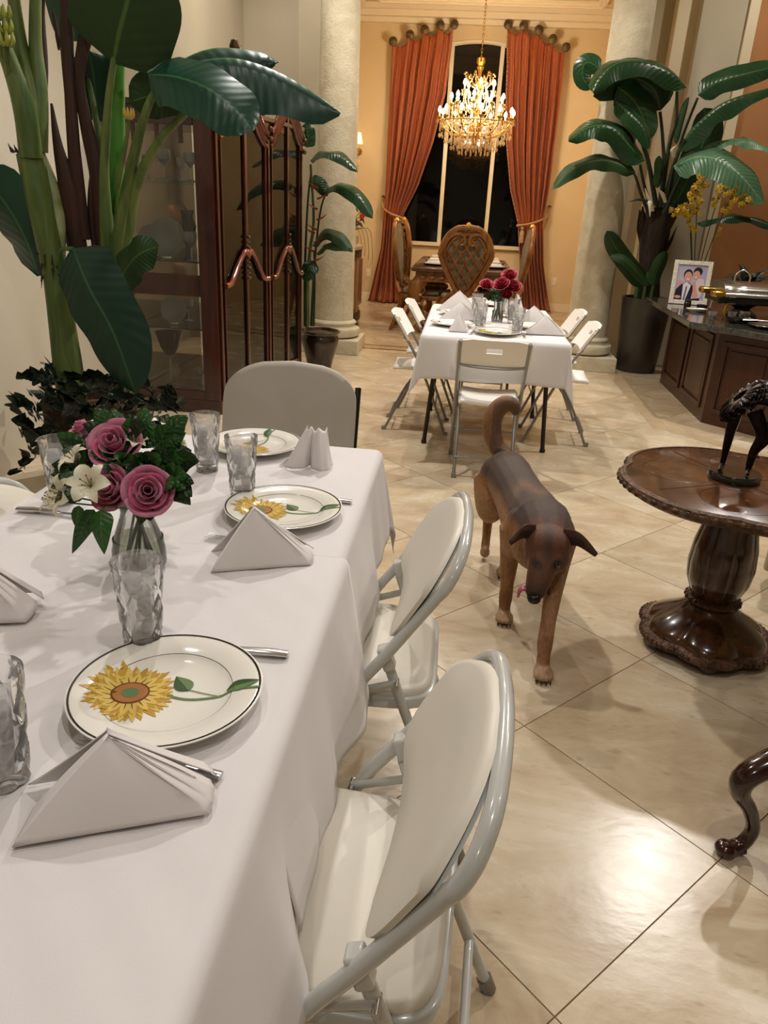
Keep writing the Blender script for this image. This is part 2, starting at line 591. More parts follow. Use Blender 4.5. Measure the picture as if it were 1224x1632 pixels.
def dup(root, loc, rz=None, label=None, group=None, rot=None, scale=None):
    bmap = {}
    def cp(o, par):
        c = o.copy()
        COL.objects.link(c)
        c.parent = par
        for ch in o.children:
            cp(ch, c)
        return c
    r = cp(root, None)
    r.location = loc
    if rz is not None:
        r.rotation_euler = (0, 0, rz)
    if rot is not None:
        r.rotation_euler = rot
    if scale is not None:
        r.scale = (scale,) * 3 if not isinstance(scale, (tuple, list)) else scale
    if label:
        r['label'] = label
    if group:
        r['group'] = group
    return r

def structure(o):
    o['kind'] = 'structure'
    return o

# ================================================================ THE ROOM
def clip(poly, a, b, c):
    """keep a*x+b*y<=c"""
    out = []
    for i in range(len(poly)):
        p, q = poly[i], poly[(i + 1) % len(poly)]
        dp, dq = a * p[0] + b * p[1] - c, a * q[0] + b * q[1] - c
        if dp <= 0:
            out.append(p)
        if dp * dq < 0:
            t = dp / (dp - dq)
            out.append((p[0] + (q[0] - p[0]) * t, p[1] + (q[1] - p[1]) * t))
    return out

floor = structure(MB().b2((-3.4, -2.6, -0.08), (5.2, 12.3, -0.004)).obj('floor', M_GROUT, smooth=False))
TS = 0.61
g = 0.0016
c45 = math.sqrt(0.5)
def tile_field(x0, x1, y0, y1):
    for i in range(-18, 30):
        for j in range(-18, 30):
            u0, v0 = 1.502 + i * TS, 1.09 + j * TS
            q = [(u0 + g, v0 + g), (u0 + TS - g, v0 + g), (u0 + TS - g, v0 + TS - g), (u0 + g, v0 + TS - g)]
            poly = [(c45 * (u - v), c45 * (u + v)) for u, v in q]
            for a, b, c in ((1, 0, x1 - g), (-1, 0, -x0 - g), (0, 1, y1 - g), (0, -1, -y0 - g)):
                if len(poly) > 2:
                    poly = clip(poly, a, b, c)
            if len(poly) < 3:
                continue
            ar = abs(sum(poly[k][0] * poly[(k + 1) % len(poly)][1] - poly[(k + 1) % len(poly)][0] * poly[k][1] for k in range(len(poly)))) / 2
            if ar < 0.004:
                continue
            cx = sum(p[0] for p in poly) / len(poly)
            cy = sum(p[1] for p in poly) / len(poly)
            loc = [(p[0] - cx, p[1] - cy) for p in poly]
            MB().prism(loc, -0.006, 0.0).obj('floor_tile', M_TILE, floor, world=False, smooth=False, loc=(cx, cy, 0))
tile_field(-3.0, 4.0, -0.6, 7.84)
tile_field(-1.9, 1.95, 8.1, 12.1)
M_INL = mat('inlay_brown', '4a2c1c', 0.25)
M_INB = mat('inlay_band', 'a88a66', 0.3, col2='c4ab86', nscale=25)
MB().b2((-1.9, 7.845, -0.006), (1.95, 7.875, 0.0)).obj('inlay_strip', M_INL, floor, smooth=False)
MB().b2((-1.9, 8.065, -0.006), (1.95, 8.095, 0.0)).obj('inlay_strip', M_INL, floor, smooth=False)
for k in range(18):
    x = -1.9 + k * 0.2139
    MB().b2((x + 0.003, 7.88, -0.006), (x + 0.211, 8.06, 0.0)).obj('band_tile', M_INB, floor, smooth=False)
M_BORD = mat('border_stone', 'bda888', 0.25, col2='b09a7a', nscale=6)
for qq, (a, b) in enumerate((((1.46, 7.5), (1.46, 5.40)), ((1.443, 5.492), (2.1, 4.75)), ((2.07, 4.75), (3.6, 4.75)))):
    A, B = V((a[0], a[1], 0.0002 * qq)), V((b[0], b[1], 0.0002 * qq))
    n = (B - A).cross(V((0, 0, 1))).normalized() * -0.12
    MB().add([A, B, B + n, A + n, A + V((0, 0, .0012)), B + V((0, 0, .0012)), B + n + V((0, 0, .0012)), A + n + V((0, 0, .0012))],
             [(0, 1, 2, 3), (7, 6, 5, 4), (0, 4, 5, 1), (1, 5, 6, 2), (2, 6, 7, 3), (3, 7, 4, 0)]).obj('border_strip', M_BORD, floor, smooth=False)

ceiling = structure(MB().b2((-3.4, -2.6, 3.96), (5.2, 12.3, 4.05)).obj('ceiling', mat('ceiling_cream', 'ddc9a4', 0.8), smooth=False))
def moulding(name, x0, x1, y0, y1, z, s, m, par=None):
    mb = MB()
    for k, (o, h) in enumerate(((0, s), (s * 0.45, s * 0.7), (s * 0.8, s * 0.35))):
        mb.b2((x0 + o, y0 + o, z - h), (x1 - o, y0 + o + s * 0.45, z))
        mb.b2((x0 + o, y1 - o - s * 0.45, z - h), (x1 - o, y1 - o, z))
        mb.b2((x0 + o, y0 + o + s * 0.45, z - h), (x0 + o + s * 0.45, y1 - o - s * 0.45, z))
        mb.b2((x1 - o - s * 0.45, y0 + o + s * 0.45, z - h), (x1 - o, y1 - o - s * 0.45, z))
    return mb.obj(name, m, par, smooth=False)
structure(moulding('trim_1', -1.9, 1.95, 8.2, 12.1, 3.955, 0.2, M_TRIMW))
structure(moulding('trim_2', -1.45, 1.5, 8.65, 11.62, 3.958, 0.07, M_TRIMW))

# far dining wall, with the tall window opening
WX0, WX1, WZ0 = -1.12, 1.03, 0.92
def arch_z(x):
    return 3.60 - 0.32 * ((x + 0.045) / 1.08) ** 2
mb = MB()
mb.b2((-1.95, 12.1, 0), (2.0, 12.26, WZ0))
mb.b2((-1.95, 12.1, WZ0), (WX0, 12.26, 3.96))
mb.b2((WX1, 12.1, WZ0), (2.0, 12.26, 3.96))
N = 26
for i in range(N):
    xa, xb = WX0 + (WX1 - WX0) * i / N, WX0 + (WX1 - WX0) * (i + 1) / N
    za, zb = arch_z(xa), arch_z(xb)
    mb.add([(xa, 12.1, za), (xb, 12.1, zb), (xb, 12.1, 3.96), (xa, 12.1, 3.96), (xa, 12.26, za), (xb, 12.26, zb), (xb, 12.26, 3.96), (xa, 12.26, 3.96)],
           [(0, 1, 2, 3), (7, 6, 5, 4), (0, 4, 5, 1)])
structure(mb.obj('wall_back', M_WALLW, smooth=False))
win = structure(thing('window_1', 'tall arched night-dark window', 'window', (-0.05, 12.17, WZ0)))
del win['category']
del win['label']
mb = MB()
arch = [(x, 12.13, arch_z(x) - 0.02) for x in [WX0 + (WX1 - WX0) * i / N for i in range(N + 1)]]
mb.tube(arch, 0.03, 6)
mb.b2((WX0, 12.1, WZ0 - 0.02), (WX0 + 0.05, 12.2, 3.26))
mb.b2((WX1 - 0.05, 12.1, WZ0 - 0.02), (WX1, 12.2, 3.26))
mb.obj('window_frame', M_TRIMW, win, smooth=False)
MB().b2((WX0 - 0.05, 12.04, WZ0 - 0.05), (WX1 + 0.05, 12.16, WZ0)).obj('window_sill', M_TRIMW, win, smooth=False)
for x in (-0.435, 0.265):
    MB().b2((x - 0.028, 12.1, WZ0), (x + 0.028, 12.18, arch_z(x))).obj('mullion', M_TRIMW, win, smooth=False)
for xa, xb in ((WX0 + 0.02, -0.45), (-0.42, 0.25), (0.28, WX1 - 0.02)):
    n = 10
    P = [(xa, 12.16, WZ0), (xb, 12.16, WZ0)] + [(xb + (xa - xb) * i / n, 12.16, arch_z(xb + (xa - xb) * i / n)) for i in range(n + 1)]
    MB().plate(P, (0, 1, 0), 0.01).obj('window_pane', M_NIGHT, win, smooth=False)

# dining side walls, near room side walls, wall ends behind the columns
structure(MB().b2((-2.1, 8.3, 0), (-1.9, 12.1, 3.96)).obj('wall_left', M_WALLW, smooth=False))
structure(MB().b2((1.95, 8.3, 0), (2.15, 12.1, 3.96)).obj('wall_right', M_WALLW, smooth=False))
mb = MB().b2((-3.2, 8.12, 0), (-1.62, 8.3, 3.96))
structure(mb.obj('wall_left_end', M_WALL, smooth=False))
structure(MB().b2((-1.74, 7.98, 0), (-1.52, 8.3, 3.96)).obj('trim_3', M_WALL, smooth=False, bevel=0.004))
structure(MB().b2((-2.5, 2.2, 0), (-2.3, 8.12, 3.96)).obj('wall_left_near', M_WALL, smooth=False))
structure(MB().b2((-3.3, -2.6, 0), (-3.1, 2.4, 3.96)).obj('wall_left_front', M_WALL, smooth=False))
structure(MB().b2((-3.2, 2.2, 0), (-2.5, 2.4, 3.96)).obj('wall_left_return', M_WALL, smooth=False))
structure(MB().b2((-3.3, -2.6, 0), (5.1, -2.4, 3.96)).obj('wall_front', M_WALL, smooth=False))
structure(MB().b2((5.0, -2.4, 0), (5.2, 8.1, 3.96)).obj('wall_right_near', M_WALL, smooth=False))
# stepped piers at the right of the right column, lit and shaded faces put into colour, then the terracotta wall over the buffet
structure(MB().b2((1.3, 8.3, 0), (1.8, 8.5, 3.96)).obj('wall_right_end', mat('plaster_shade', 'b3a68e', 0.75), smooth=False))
structure(MB().b2((1.71, 8.14, 0), (1.93, 8.45, 3.96)).obj('trim_7', M_TRIMW, smooth=False, bevel=0.004))
structure(MB().b2((1.89, 8.0, 0), (2.28, 8.45, 3.96)).obj('trim_4', M_WALL, smooth=False, bevel=0.004))
structure(MB().b2((2.28, 7.96, 0), (2.37, 8.45, 3.96)).obj('trim_5', M_TRIMW, smooth=False, bevel=0.004))
structure(MB().b2((2.37, 8.0, 0), (5.1, 8.2, 3.96)).obj('wall_buffet', M_WALLO, smooth=False))
structure(MB().b2((-1.9, 12.06, 0), (1.95, 12.1, 0.12)).obj('baseboard_back', M_TRIMW, smooth=False, bevel=0.006))
structure(MB().b2((-3.1, 8.09, 0), (-1.74, 8.12, 0.12)).obj('baseboard_left', M_TRIMW, smooth=False, bevel=0.006))
structure(MB().b2((-2.3, 3.9, 0), (-2.275, 8.09, 0.12)).obj('baseboard_left_near', M_TRIMW, smooth=False, bevel=0.006))
# low slanting kerb beside the banana planter
mb = MB()
mb.prism([(-2.46, 2.30), (-1.80, 3.03), (-1.85, 3.08), (-2.51, 2.35)], 0, 0.20)
mb.cm = 1
mb.prism([(-2.46, 2.30), (-1.80, 3.03), (-1.82, 3.05), (-2.48, 2.32)], 0.20, 0.215)
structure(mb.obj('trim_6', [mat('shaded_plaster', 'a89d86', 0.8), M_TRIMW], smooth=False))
for x, z, lab in ((-1.5, 0.42, 'small ivory wall outlet beside the left curtain hem'), (1.38, 0.45, 'small ivory wall outlet right of the right curtain')):
    t = thing('wall_outlet', lab, 'outlet', (x, 12.1, z))
    MB().b2((x - 0.035, 12.092, z - 0.06), (x + 0.035, 12.1, z + 0.06)).obj('cover_plate', M_TRIMW, t, bevel=0.003)
    MB().b2((x - 0.018, 12.088, z - 0.035), (x + 0.018, 12.093, z - 0.008)).b2((x - 0.018, 12.088, z + 0.008), (x + 0.018, 12.093, z + 0.035)).obj('socket', M_WHITE, t)

# columns
def column(x, lab):
    t = thing('column', lab, 'column', (x, 7.68, 0))
    q = [(0.195, 0.31), (0.192, 0.8), (0.188, 1.6), (0.18, 2.6), (0.172, 3.4), (0.168, 3.958)]
    MB().lathe(q, 40, (x, 7.68, 0)).obj('shaft', M_COLUMN, t)
    MB().lathe([(0.22, 0.14), (0.26, 0.16), (0.272, 0.195), (0.262, 0.23), (0.22, 0.25), (0.215, 0.27), (0.23, 0.285), (0.222, 0.30), (0.196, 0.312)], 40, (x, 7.68, 0)).obj('base_ring', M_COLUMN, t)
    MB().box((x, 7.68, 0.07), (0.58, 0.56, 0.14)).obj('plinth', M_COLUMN, t, smooth=False, bevel=0.006)
column(-1.29, 'textured cream column left of the dining room opening')
column(1.25, 'textured cream column right of the dining room opening behind folding chairs')

# ================================================================ TABLES AND CLOTHS
def banquet_table(x0, x1, y0, y1, lab):
    cx, cy = (x0 + x1) / 2, (y0 + y1) / 2
    t = thing('banquet_table', lab, 'table', (cx, cy, 0))
    MB().b2((x0, y0, 0.70), (x1, y1, 0.738)).obj('tabletop', M_PLASTIC, t, smooth=False, bevel=0.01)
    for sy in (-1, 1):
        yy = cy + sy * ((y1 - y0) / 2 - 0.3)
        for sx in (-1, 1):
            xx = cx + sx * ((x1 - x0) / 2 - 0.02)
            MB().tube([(xx - sx * 0.05, yy, 0.70), (xx, yy, 0.0)], 0.014, 10).obj('leg', M_BLACK, t)
            MB().tube([(xx, yy, 0.0), (xx - sx * 0.001, yy, 0.02)], 0.018, 10).obj('leg_cap', M_BLACK, t)
        MB().tube([(x0 + 0.06, yy, 0.62), (x1 - 0.06, yy, 0.62)], 0.01, 8).obj('crossbar', M_BLACK, t)
    return t
banquet_table(-0.95, -0.22, 0.9, 2.07, 'folding banquet table under the white cloth in the foreground, bouquet end')
banquet_table(-0.95, -0.22, -0.35, 0.88, 'folding banquet table nearest the viewer under white cloth')
banquet_table(-0.19, 0.61, 4.31, 5.75, 'folding banquet table with black legs under white cloth near the columns')

def drape(x0, x1, y0, y1, z, ext, seed, amp=0.012, flare=0.12, res=0.014, kc=9.0, hemz=None, cornerf=0.10):
    """cloth over a rectangle; ext = overhang on (x-, x+, y-, y+)"""
    rnd = random.Random(seed)
    ph = [rnd.uniform(0, 6.28) for _ in range(8)]
    X0, X1, Y0, Y1 = x0 - ext[0], x1 + ext[1], y0 - ext[2], y1 + ext[3]
    nu = int((X1 - X0) / res)
    nv = int((Y1 - Y0) / res)
    R = 0.022
    def fn(u, v):
        x, y = X0 + (X1 - X0) * u, Y0 + (Y1 - Y0) * v
        dx = (x - x1) if x > x1 else (x0 - x if x < x0 else 0)
        dy = (y - y1) if y > y1 else (y0 - y if y < y0 else 0)
        sx = 1 if x > x1 else -1
        sy = 1 if y > y1 else -1
        bx, by = min(max(x, x0), x1), min(max(y, y0), y1)
        r = math.hypot(dx, dy)
        if r == 0:
            w = 0.0012 * math.sin(x * 19 + ph[0] + 2 * math.sin(y * 7)) + 0.0010 * math.sin(y * 23 + ph[1]) + 0.0006 * math.sin((x + y) * 60)
            return (x, y, z + w)
        th = math.atan2(dy, dx)
        # rounded edge then hang
        if r < R * 1.57:
            a = r / R
            out, dz = R * math.sin(a), R * (1 - math.cos(a))
        else:
            s = r - R * 1.57
            out, dz = R + flare * s, R + s * math.sqrt(max(0.2, 1 - flare * flare))
        s = max(0, r - 0.03)
        corner = math.sin(2 * th) ** 2 if dx > 0 and dy > 0 else 0
        t = bx * 1.0 + by * 1.0
        wob = amp * s / 0.25 * (math.sin(t * kc + ph[2]) + 0.6 * math.sin(t * kc * 2.3 + ph[3]) + 0.35 * math.sin(t * kc * 4.1 + ph[4]))
        if dx > 0 and dy > 0:
            wob = wob * (1 - corner) + s * (cornerf * corner + 0.06 * math.sin(th * 6 + ph[5]) * corner)
        out += wob
        ux, uy = dx / r * sx, dy / r * sy
        zz = z - dz
        zz += 0.004 * math.sin(t * kc * 1.7 + ph[6]) * s / 0.25
        return (bx + ux * out, by + uy * out, zz)
    return MB().grid(fn, nu, nv)
tag(center(drape(-0.955, -0.215, 0.7, 2.075, 0.742, (0.27, 0.27, 0.0, 0.27), 3, 0.012, 0.16).obj('tablecloth', M_CLOTH, sharp=80, solid=0.0012)),
    'white satin cloth covering the far end of the foreground table', 'tablecloth')
tag(center(drape(-0.957, -0.205, -0.35, 1.345, 0.7455, (0.3, 0.30, 0.2, 0.0), 5, 0.014, 0.17).obj('tablecloth', M_CLOTH, sharp=80, solid=0.0012)),
    'white satin cloth covering the near end of the foreground table, overlapping the other', 'tablecloth')
tag(center(drape(-0.20, 0.615, 4.30, 5.76, 0.742, (0.25, 0.25, 0.26, 0.2), 9, 0.008, 0.07, res=0.022).obj('tablecloth', M_CLOTH, sharp=80, solid=0.0015)),
    'white cloth on the second table in front of the dining room', 'tablecloth')

# ---------------------------------------------------------------- plates
PROF = [(0, 0.004), (0.05, 0.004), (0.078, 0.005), (0.088, 0.010), (0.094, 0.014), (0.115, 0.018), (0.133, 0.021)]
def pz(r):
    for (a, za), (b, zb) in zip(PROF, PROF[1:]):
        if r <= b:
            return za + (zb - za) * (r - a) / (b - a)
    return PROF[-1][1]
M_PR = {k: mat('glaze_' + k, h, 0.2, coat=0.5) for k, h in dict(yellow='dfc063', amber='c39a3e', brown='6e4322', rust='b27a48', green='6a875a', darkgreen='3c5a3a', black='20241f').items()}
def make_plate():
    t = thing('dinner_plate', 'x', 'plate')
    q = [(0.0, 0.0), (0.07, 0.0), (0.075, 0.003), (0.09, 0.009), (0.118, 0.0145), (0.1335, 0.0185), (0.1342, 0.0205)] + PROF[::-1]
    MB().lathe(q, 64).obj('plate_body', M_PLATE, t, world=False)
    ring = MB()
    for r0, r1 in ((0.1285, 0.1315), (0.0905, 0.0912)):
        vs, fs = [], []
        for k in range(72):
            a = 2 * PI * k / 72
            for r in (r0, r1):
                vs.append((r * math.cos(a), r * math.sin(a), pz(r) + 0.0005))
        for k in range(72):
            j = (k + 1) % 72
            fs.append((2 * k, 2 * k + 1, 2 * j + 1, 2 * j))
        ring.add(vs, fs)
    ring.obj('rim_line', M_PR['black'], t, world=False)
    # sunflower print lying on the glaze
    mb = MB()
    cx, cy = -0.052, 0.0
    R = random.Random(4)
    def onp(x, y, dz=0.0006):
        return (x, y, pz(math.hypot(x, y)) + dz)
    def petal(a, r0, r1, w, dz, mi):
        mb.cm = mi
        vs = []
        for i in range(6):
            s = i / 5
            r = r0 + (r1 - r0) * s
            ww = w * math.sin(PI * min(1, 0.25 + 0.75 * s)) ** 0.8 if i < 5 else 0.0004
            for sg in (-1, 0, 1):
                x = cx + r * math.cos(a) - sg * ww * math.sin(a)
                y = cy + r * math.sin(a) + sg * ww * math.cos(a)
                if math.hypot(x, y) > 0.1325:
                    k = 0.1325 / math.hypot(x, y)
                    x, y = x * k, y * k
                vs.append(onp(x, y, dz))
        mb.add(vs, [(3 * i + k, 3 * i + k + 1, 3 * i + 4 + k, 3 * i + 3 + k) for i in range(5) for k in (0, 1)])
    for lay, (n, r1, mi, dz) in enumerate(((22, 0.066, 1, 0.0006), (22, 0.062, 0, 0.0010), (18, 0.054, 1, 0.0013), (18, 0.050, 0, 0.0016))):
        for k in range(n):
            a = 2 * PI * (k + lay * 0.5) / n + R.uniform(-0.05, 0.05)
            petal(a, 0.022, r1 * R.uniform(0.9, 1.08), 0.0062 if mi == 0 else 0.0075, dz + k * 1e-6, mi)
            if lay > 0 and mi == 0:
                petal(a, 0.024, r1 * 0.75, 0.0008, dz + 0.0003, 2)
    for r0, r1, mi, dz in ((0, 0.027, 2, 0.0020), (0.010, 0.024, 3, 0.0023), (0, 0.012, 4, 0.0026)):
        mb.cm = mi
        vs = [onp(cx + r * math.cos(2 * PI * k / 28), cy + r * 0.92 * math.sin(2 * PI * k / 28), dz) for k in range(28) for r in (r0, r1)]
        mb.add(vs, [(2 * k, 2 * k + 1, (2 * k + 3) % 56, (2 * k + 2) % 56) for k in range(28)])
    def ribbon(pts, w, mi, dz=0.0012):
        P = spline([(x, y, 0) for x, y in pts], 14)
        vs = []
        for i, p in enumerate(P):
            d = (P[min(i + 1, 14)] - P[max(i - 1, 0)]).normalized()
            ww = w[0] + (w[1] - w[0]) * i / 14 if isinstance(w, tuple) else w
            for sg in (-1, 1):
                vs.append(onp(p.x - d.y * ww * sg, p.y + d.x * ww * sg, dz))
        mb.cm = mi
        mb.add(vs, [(2 * i, 2 * i + 1, 2 * i + 3, 2 * i + 2) for i in range(14)])
    def gleaf(x, y, a, L, w, dz=0.0016):
        for sg, mi in ((-1, 4), (1, 5)):
            mb.cm = mi
            vs = []
            for i in range(9):
                s = i / 8
                ww = w * math.sin(PI * s ** 0.7) * sg
                for q in (0, ww):
                    vs.append(onp(x + math.cos(a) * L * s - math.sin(a) * q, y + math.sin(a) * L * s + math.cos(a) * q, dz))
            mb.add(vs, [(2 * i, 2 * i + 1, 2 * i + 3, 2 * i + 2) for i in range(8)])
    ribbon([(0.0, -0.004), (0.03, -0.012), (0.065, -0.008), (0.09, 0.0), (0.131, -0.002)], 0.0022, 4)
    ribbon([(0.075, -0.006), (0.045, 0.004), (0.028, 0.010)], 0.001, 4)
    gleaf(0.028, 0.008, 2.2, 0.042, 0.014)
    gleaf(0.082, 0.004, 0.22, 0.048, 0.012)
    mb.obj('sunflower_print', [M_PR[k] for k in ('yellow', 'amber', 'brown', 'rust', 'green', 'darkgreen')], t, world=False, smooth=False)
    return t
plate0 = make_plate()
ZT = 0.7455
ZN = 0.7492
def place_first(o, flag, loc, rz, label, group=None, scale=None):
    if not flag:
        flag.append(1)
        o.location = loc
        o.rotation_euler = (0, 0, rz)
        o['label'] = label
        if group:
            o['group'] = group
        if scale:
            o.scale = (scale,) * 3
        return o
    return dup(o, loc, rz, label, group, scale=scale)
pf = []
for (x, y, z, rz, lab) in (
        (-0.368, 0.838, ZN, 0.15, 'sunflower dinner plate nearest the viewer, behind the big folded napkin'),
        (-0.366, 1.540, ZT, 0.12, 'sunflower dinner plate in the middle of the foreground table'),
        (-0.560, 2.000, ZT, 1.35, 'sunflower dinner plate at the far end of the foreground table before the putty chair'),
        (0.215, 4.44, ZT, -0.1, 'sunflower plate at the near end of the second table'),
        (-0.05, 4.68, ZT, 2.6, 'sunflower plate at the left of the second table behind the upright napkin'),
        (-0.02, 5.2, ZT, 2.6, 'farthest left plate on the second table, behind napkins'),
        (0.43, 5.2, ZT, 0.4, 'farthest right plate on the second table'),
        (0.45, 4.78, ZT, 0.4, 'right-hand plate on the second table behind the near right napkin')):
    place_first(plate0, pf, (x, y, z), rz, lab, 'sunflower dinner plates')

# ---------------------------------------------------------------- cut-glass tumblers
def make_tumbler():
    t = thing('tumbler', 'x', 'glass')
    H, n, m = 0.15, 96, 44
    def rad(z):
        return 0.0285 + 0.0105 * (z / H) ** 1.15
    def fn(u, v):
        z = v * H
        a = u * 2 * PI
        q = u * 12
        k = z / 0.027
        cutz = 1 if z < 0.142 else 0
        e1 = abs(((q + k) % 2) - 1)
        e2 = abs(((q - k) % 2) - 1)
        d = min(e1, e2)
        r = rad(z) + (-0.0024 + 0.0030 * min(1, d * 2.0)) * cutz
        return (r * math.cos(a), r * math.sin(a), z)
    mb = MB().grid(fn, n, m, True)
    vs = [(0, 0, 0)]
    o = len(mb.v)
    mb.add(vs, [])
    mb.f += [(o, (k + 1) % n, k) for k in range(n)]
    mb.mi += [0] * n
    # inside wall
    o = len(mb.v)
    ins = [(0.0355, H), (0.034, 0.1), (0.0265, 0.02), (0.0, 0.016)]
    rim = m * n
    for r, z in ins[:-1]:
        mb.add([(r * math.cos(2 * PI * k / n), r * math.sin(2 * PI * k / n), z) for k in range(n)], [])
    mb.add([(0, 0, 0.016)], [])
    for k in range(n):
        j = (k + 1) % n
        mb.f.append((rim + k, rim + j, o + j, o + k)); mb.mi.append(0)
        for i in (0, 1):
            mb.f.append((o + i * n + k, o + i * n + j, o + (i + 1) * n + j, o + (i + 1) * n + k)); mb.mi.append(0)
        mb.f.append((o + 2 * n + k, o + 2 * n + j, o + 3 * n)); mb.mi.append(0)
    mb.obj('glass_body', M_GLASS, t, world=False, sharp=14)
    MB().lathe([(0.0255, 0.018), (0.0262, 0.019), (0.0305, 0.06), (0.0338, 0.100), (0.0345, 0.112)], 32).obj('water', M_ICE, t, world=False)
    R = random.Random(2)
    M_CUBE = glassmat('ice', 'ffffff', 0.7, 0.1, 0.4, 1.3)
    for k in range(7):
        a = R.uniform(0, 6.28)
        Mr = Matrix.Rotation(a, 3, 'Z') @ Matrix.Rotation(R.uniform(-.5, .5), 3, 'X')
        MB().box((0.012 * math.cos(a + k), 0.012 * math.sin(a + k), 0.036 + 0.013 * k), (0.022, 0.02, 0.018), M=Mr).obj('ice_cube', M_CUBE, t, world=False, bevel=0.003)
    return t
tum0 = make_tumbler()
tf = []
for (x, y, z, rz, lab) in (
        (-0.453, 0.957, ZN, 0.3, 'cut-glass tumbler of iced water behind the nearest sunflower plate'),
        (-0.487, 1.625, ZT, 0.9, 'cut-glass tumbler behind the middle sunflower plate'),
        (-0.628, 1.785, ZT, 1.9, 'cut-glass tumbler left of the far end plate, beside the bouquet'),
        (-0.50, 0.655, ZN, 0.1, 'cut-glass tumbler cut off by the left edge of the picture'),
        (-0.872, 1.50, ZT, 0.6, 'cut-glass tumbler half hidden behind the white lilies of the bouquet'),
        (0.12, 4.60, ZT, 0, 'left front tumbler on the second table'),
        (0.335, 4.50, ZT, 0.5, 'right front tumbler on the second table'),
        (0.11, 4.85, ZT, 1, 'left middle tumbler on the second table'),
        (0.33, 4.95, ZT, 1.4, 'right middle tumbler on the second table behind another'),
        (0.10, 5.15, ZT, 2, 'left back tumbler on the second table'),
        (0.29, 5.25, ZT, 2.3, 'right back tumbler on the second table behind the rose vase')):
    place_first(tum0, tf, (x, y, z), rz, lab, 'cut-glass tumblers')

# ---------------------------------------------------------------- cutlery
def make_knife():
    t = thing('table_knife', 'x', 'knife')
    MB().tube([(0, 0, 0.004), (0.03, 0, 0.005), (0.08, 0, 0.004), (0.10, 0, 0.0035)], [0.0085, 0.0095, 0.007, 0.004], 10, 10, flat=0.45).obj('handle', M_STEEL, t, world=False)
    MB().prism([(0.098, -0.004), (0.20, -0.009), (0.222, -0.002), (0.215, 0.004), (0.098, 0.005)], 0.001, 0.003).obj('blade', M_STEEL, t, world=False)
    return t
def make_fork():
    t = thing('table_fork', 'x', 'fork')
    MB().tube([(0, 0, 0.003), (0.05, 0, 0.005), (0.11, 0, 0.004), (0.135, 0, 0.003)], [0.008, 0.005, 0.003, 0.004], 8, 10, flat=0.4).obj('handle', M_STEEL, t, world=False)
    MB().prism([(0.13, -0.004), (0.145, -0.012), (0.160, -0.012), (0.160, 0.012), (0.145, 0.012), (0.13, 0.004)], 0.002, 0.0045).obj('fork_head', M_STEEL, t, world=False)
    for k in range(4):
        y = -0.0098 + k * 0.0065
        MB().tube([(0.158, y, 0.0032), (0.18, y, 0.002), (0.20, y * 0.95, 0.004)], 0.0014, 6, 4).obj('tine', M_STEEL, t, world=False)
    return t
kn, fk = make_knife(), make_fork()
k1, f1 = [], []
for x, y, z, rz, lab in (
        (-0.224, 0.968, ZN, math.radians(180), 'table knife beyond the nearest sunflower plate'),
        (-0.222, 1.636, ZT, math.radians(178), 'table knife beyond the middle sunflower plate'),
        (-0.941, 1.428, ZT, math.radians(0), 'dark-handled table knife left of the bouquet'),
        (-0.92, 0.745, ZN, math.radians(10), 'table knife at the left picture edge')):
    place_first(kn, k1, (x, y, z), rz, lab)
for x, y, z, rz, lab in (
        (-0.30, 1.33, ZT, math.radians(165), 'table fork half under the middle folded napkin'),
        (-0.40, 2.05, ZT, math.radians(258), 'table fork right of the far end plate'),
        (-0.245, 0.695, ZN, math.radians(170), 'table fork half under the nearest folded napkin'),
        (0.06, 4.36, ZT, math.radians(80), 'table fork left of the near plate on the second table'),
        (0.375, 4.36, ZT, math.radians(90), 'table fork right of the near plate on the second table'),
        (0.58, 4.75, ZT, math.radians(190), 'table fork at the right edge of the second table'),
        (-0.19, 4.6, ZT, math.radians(10), 'table fork at the left edge of the second table')):
    place_first(fk, f1, (x, y, z), rz, lab)

# ---------------------------------------------------------------- napkins
def tent(Lp, Rp, A, depth, lab, group=None, up=0.012):
    """napkin folded to a tent: L and R are the front base corners, A the peak, depth the way back"""
    L_, R_, A_, D = V(Lp), V(Rp), V(A), V(depth)
    d = (R_ - L_).normalized()
    U = V((0, 0, 1))
    t = thing('folded_napkin', lab, 'napkin', tuple((L_ + R_) / 2 + D * 0.4), 0, group)
    def ruled(base, apex, nu, bulge, nm):
        def fn(u, v):
            x = u * (len(base) - 1)
            k = min(int(x), len(base) - 2)
            b = base[k].lerp(base[k + 1], x - k)
            a = apex[k].lerp(apex[k + 1], x - k)
            q = b.lerp(a, v)
            return q - D.normalized() * bulge * math.sin(PI * v) * math.sin(PI * (x - k)) + U * bulge * 0.5 * math.sin(PI * v)
        MB().grid(fn, nu, 16).obj(nm, M_NAP, t, solid=0.0018, sharp=50)
    ro = [R_ + d * 0.006 + D * 0.12 + U * up * 0.35, R_ + d * 0.008 + D * 0.3 + U * up * 0.8, R_ + d * 0.004 + D * 0.42 + U * up]
    ruled([L_ + D * 0.55 + d * 0.012, L_, R_] + ro, [A_ + D * 0.10, A_, A_, A_ + D * 0.01, A_ + D * 0.02, A_ + D * 0.04], 60, 0.006, 'front_fold')
    ruled([R_ - d * 0.01 + D * 0.16 + U * up * 0.3, L_.lerp(R_, 0.5) + D * 0.35, L_ + D * 0.4 + d * 0.02], [A_ + D * 0.03 - U * 0.002] * 3, 30, 0.004, 'inner_fold')
    ruled([L_ + D * 0.95, L_.lerp(R_, 0.5) + D * 0.95, R_ + D * 0.72 + U * up, R_ + d * 0.012 + D * 0.5 + U * up], [A_ + D * 0.16, A_ + D * 0.17 + U * 0.003, A_ + D * 0.14 + U * 0.003, A_ + D * 0.08], 45, -0.003, 'back_fold')
    return t
z1 = ZN + 0.002
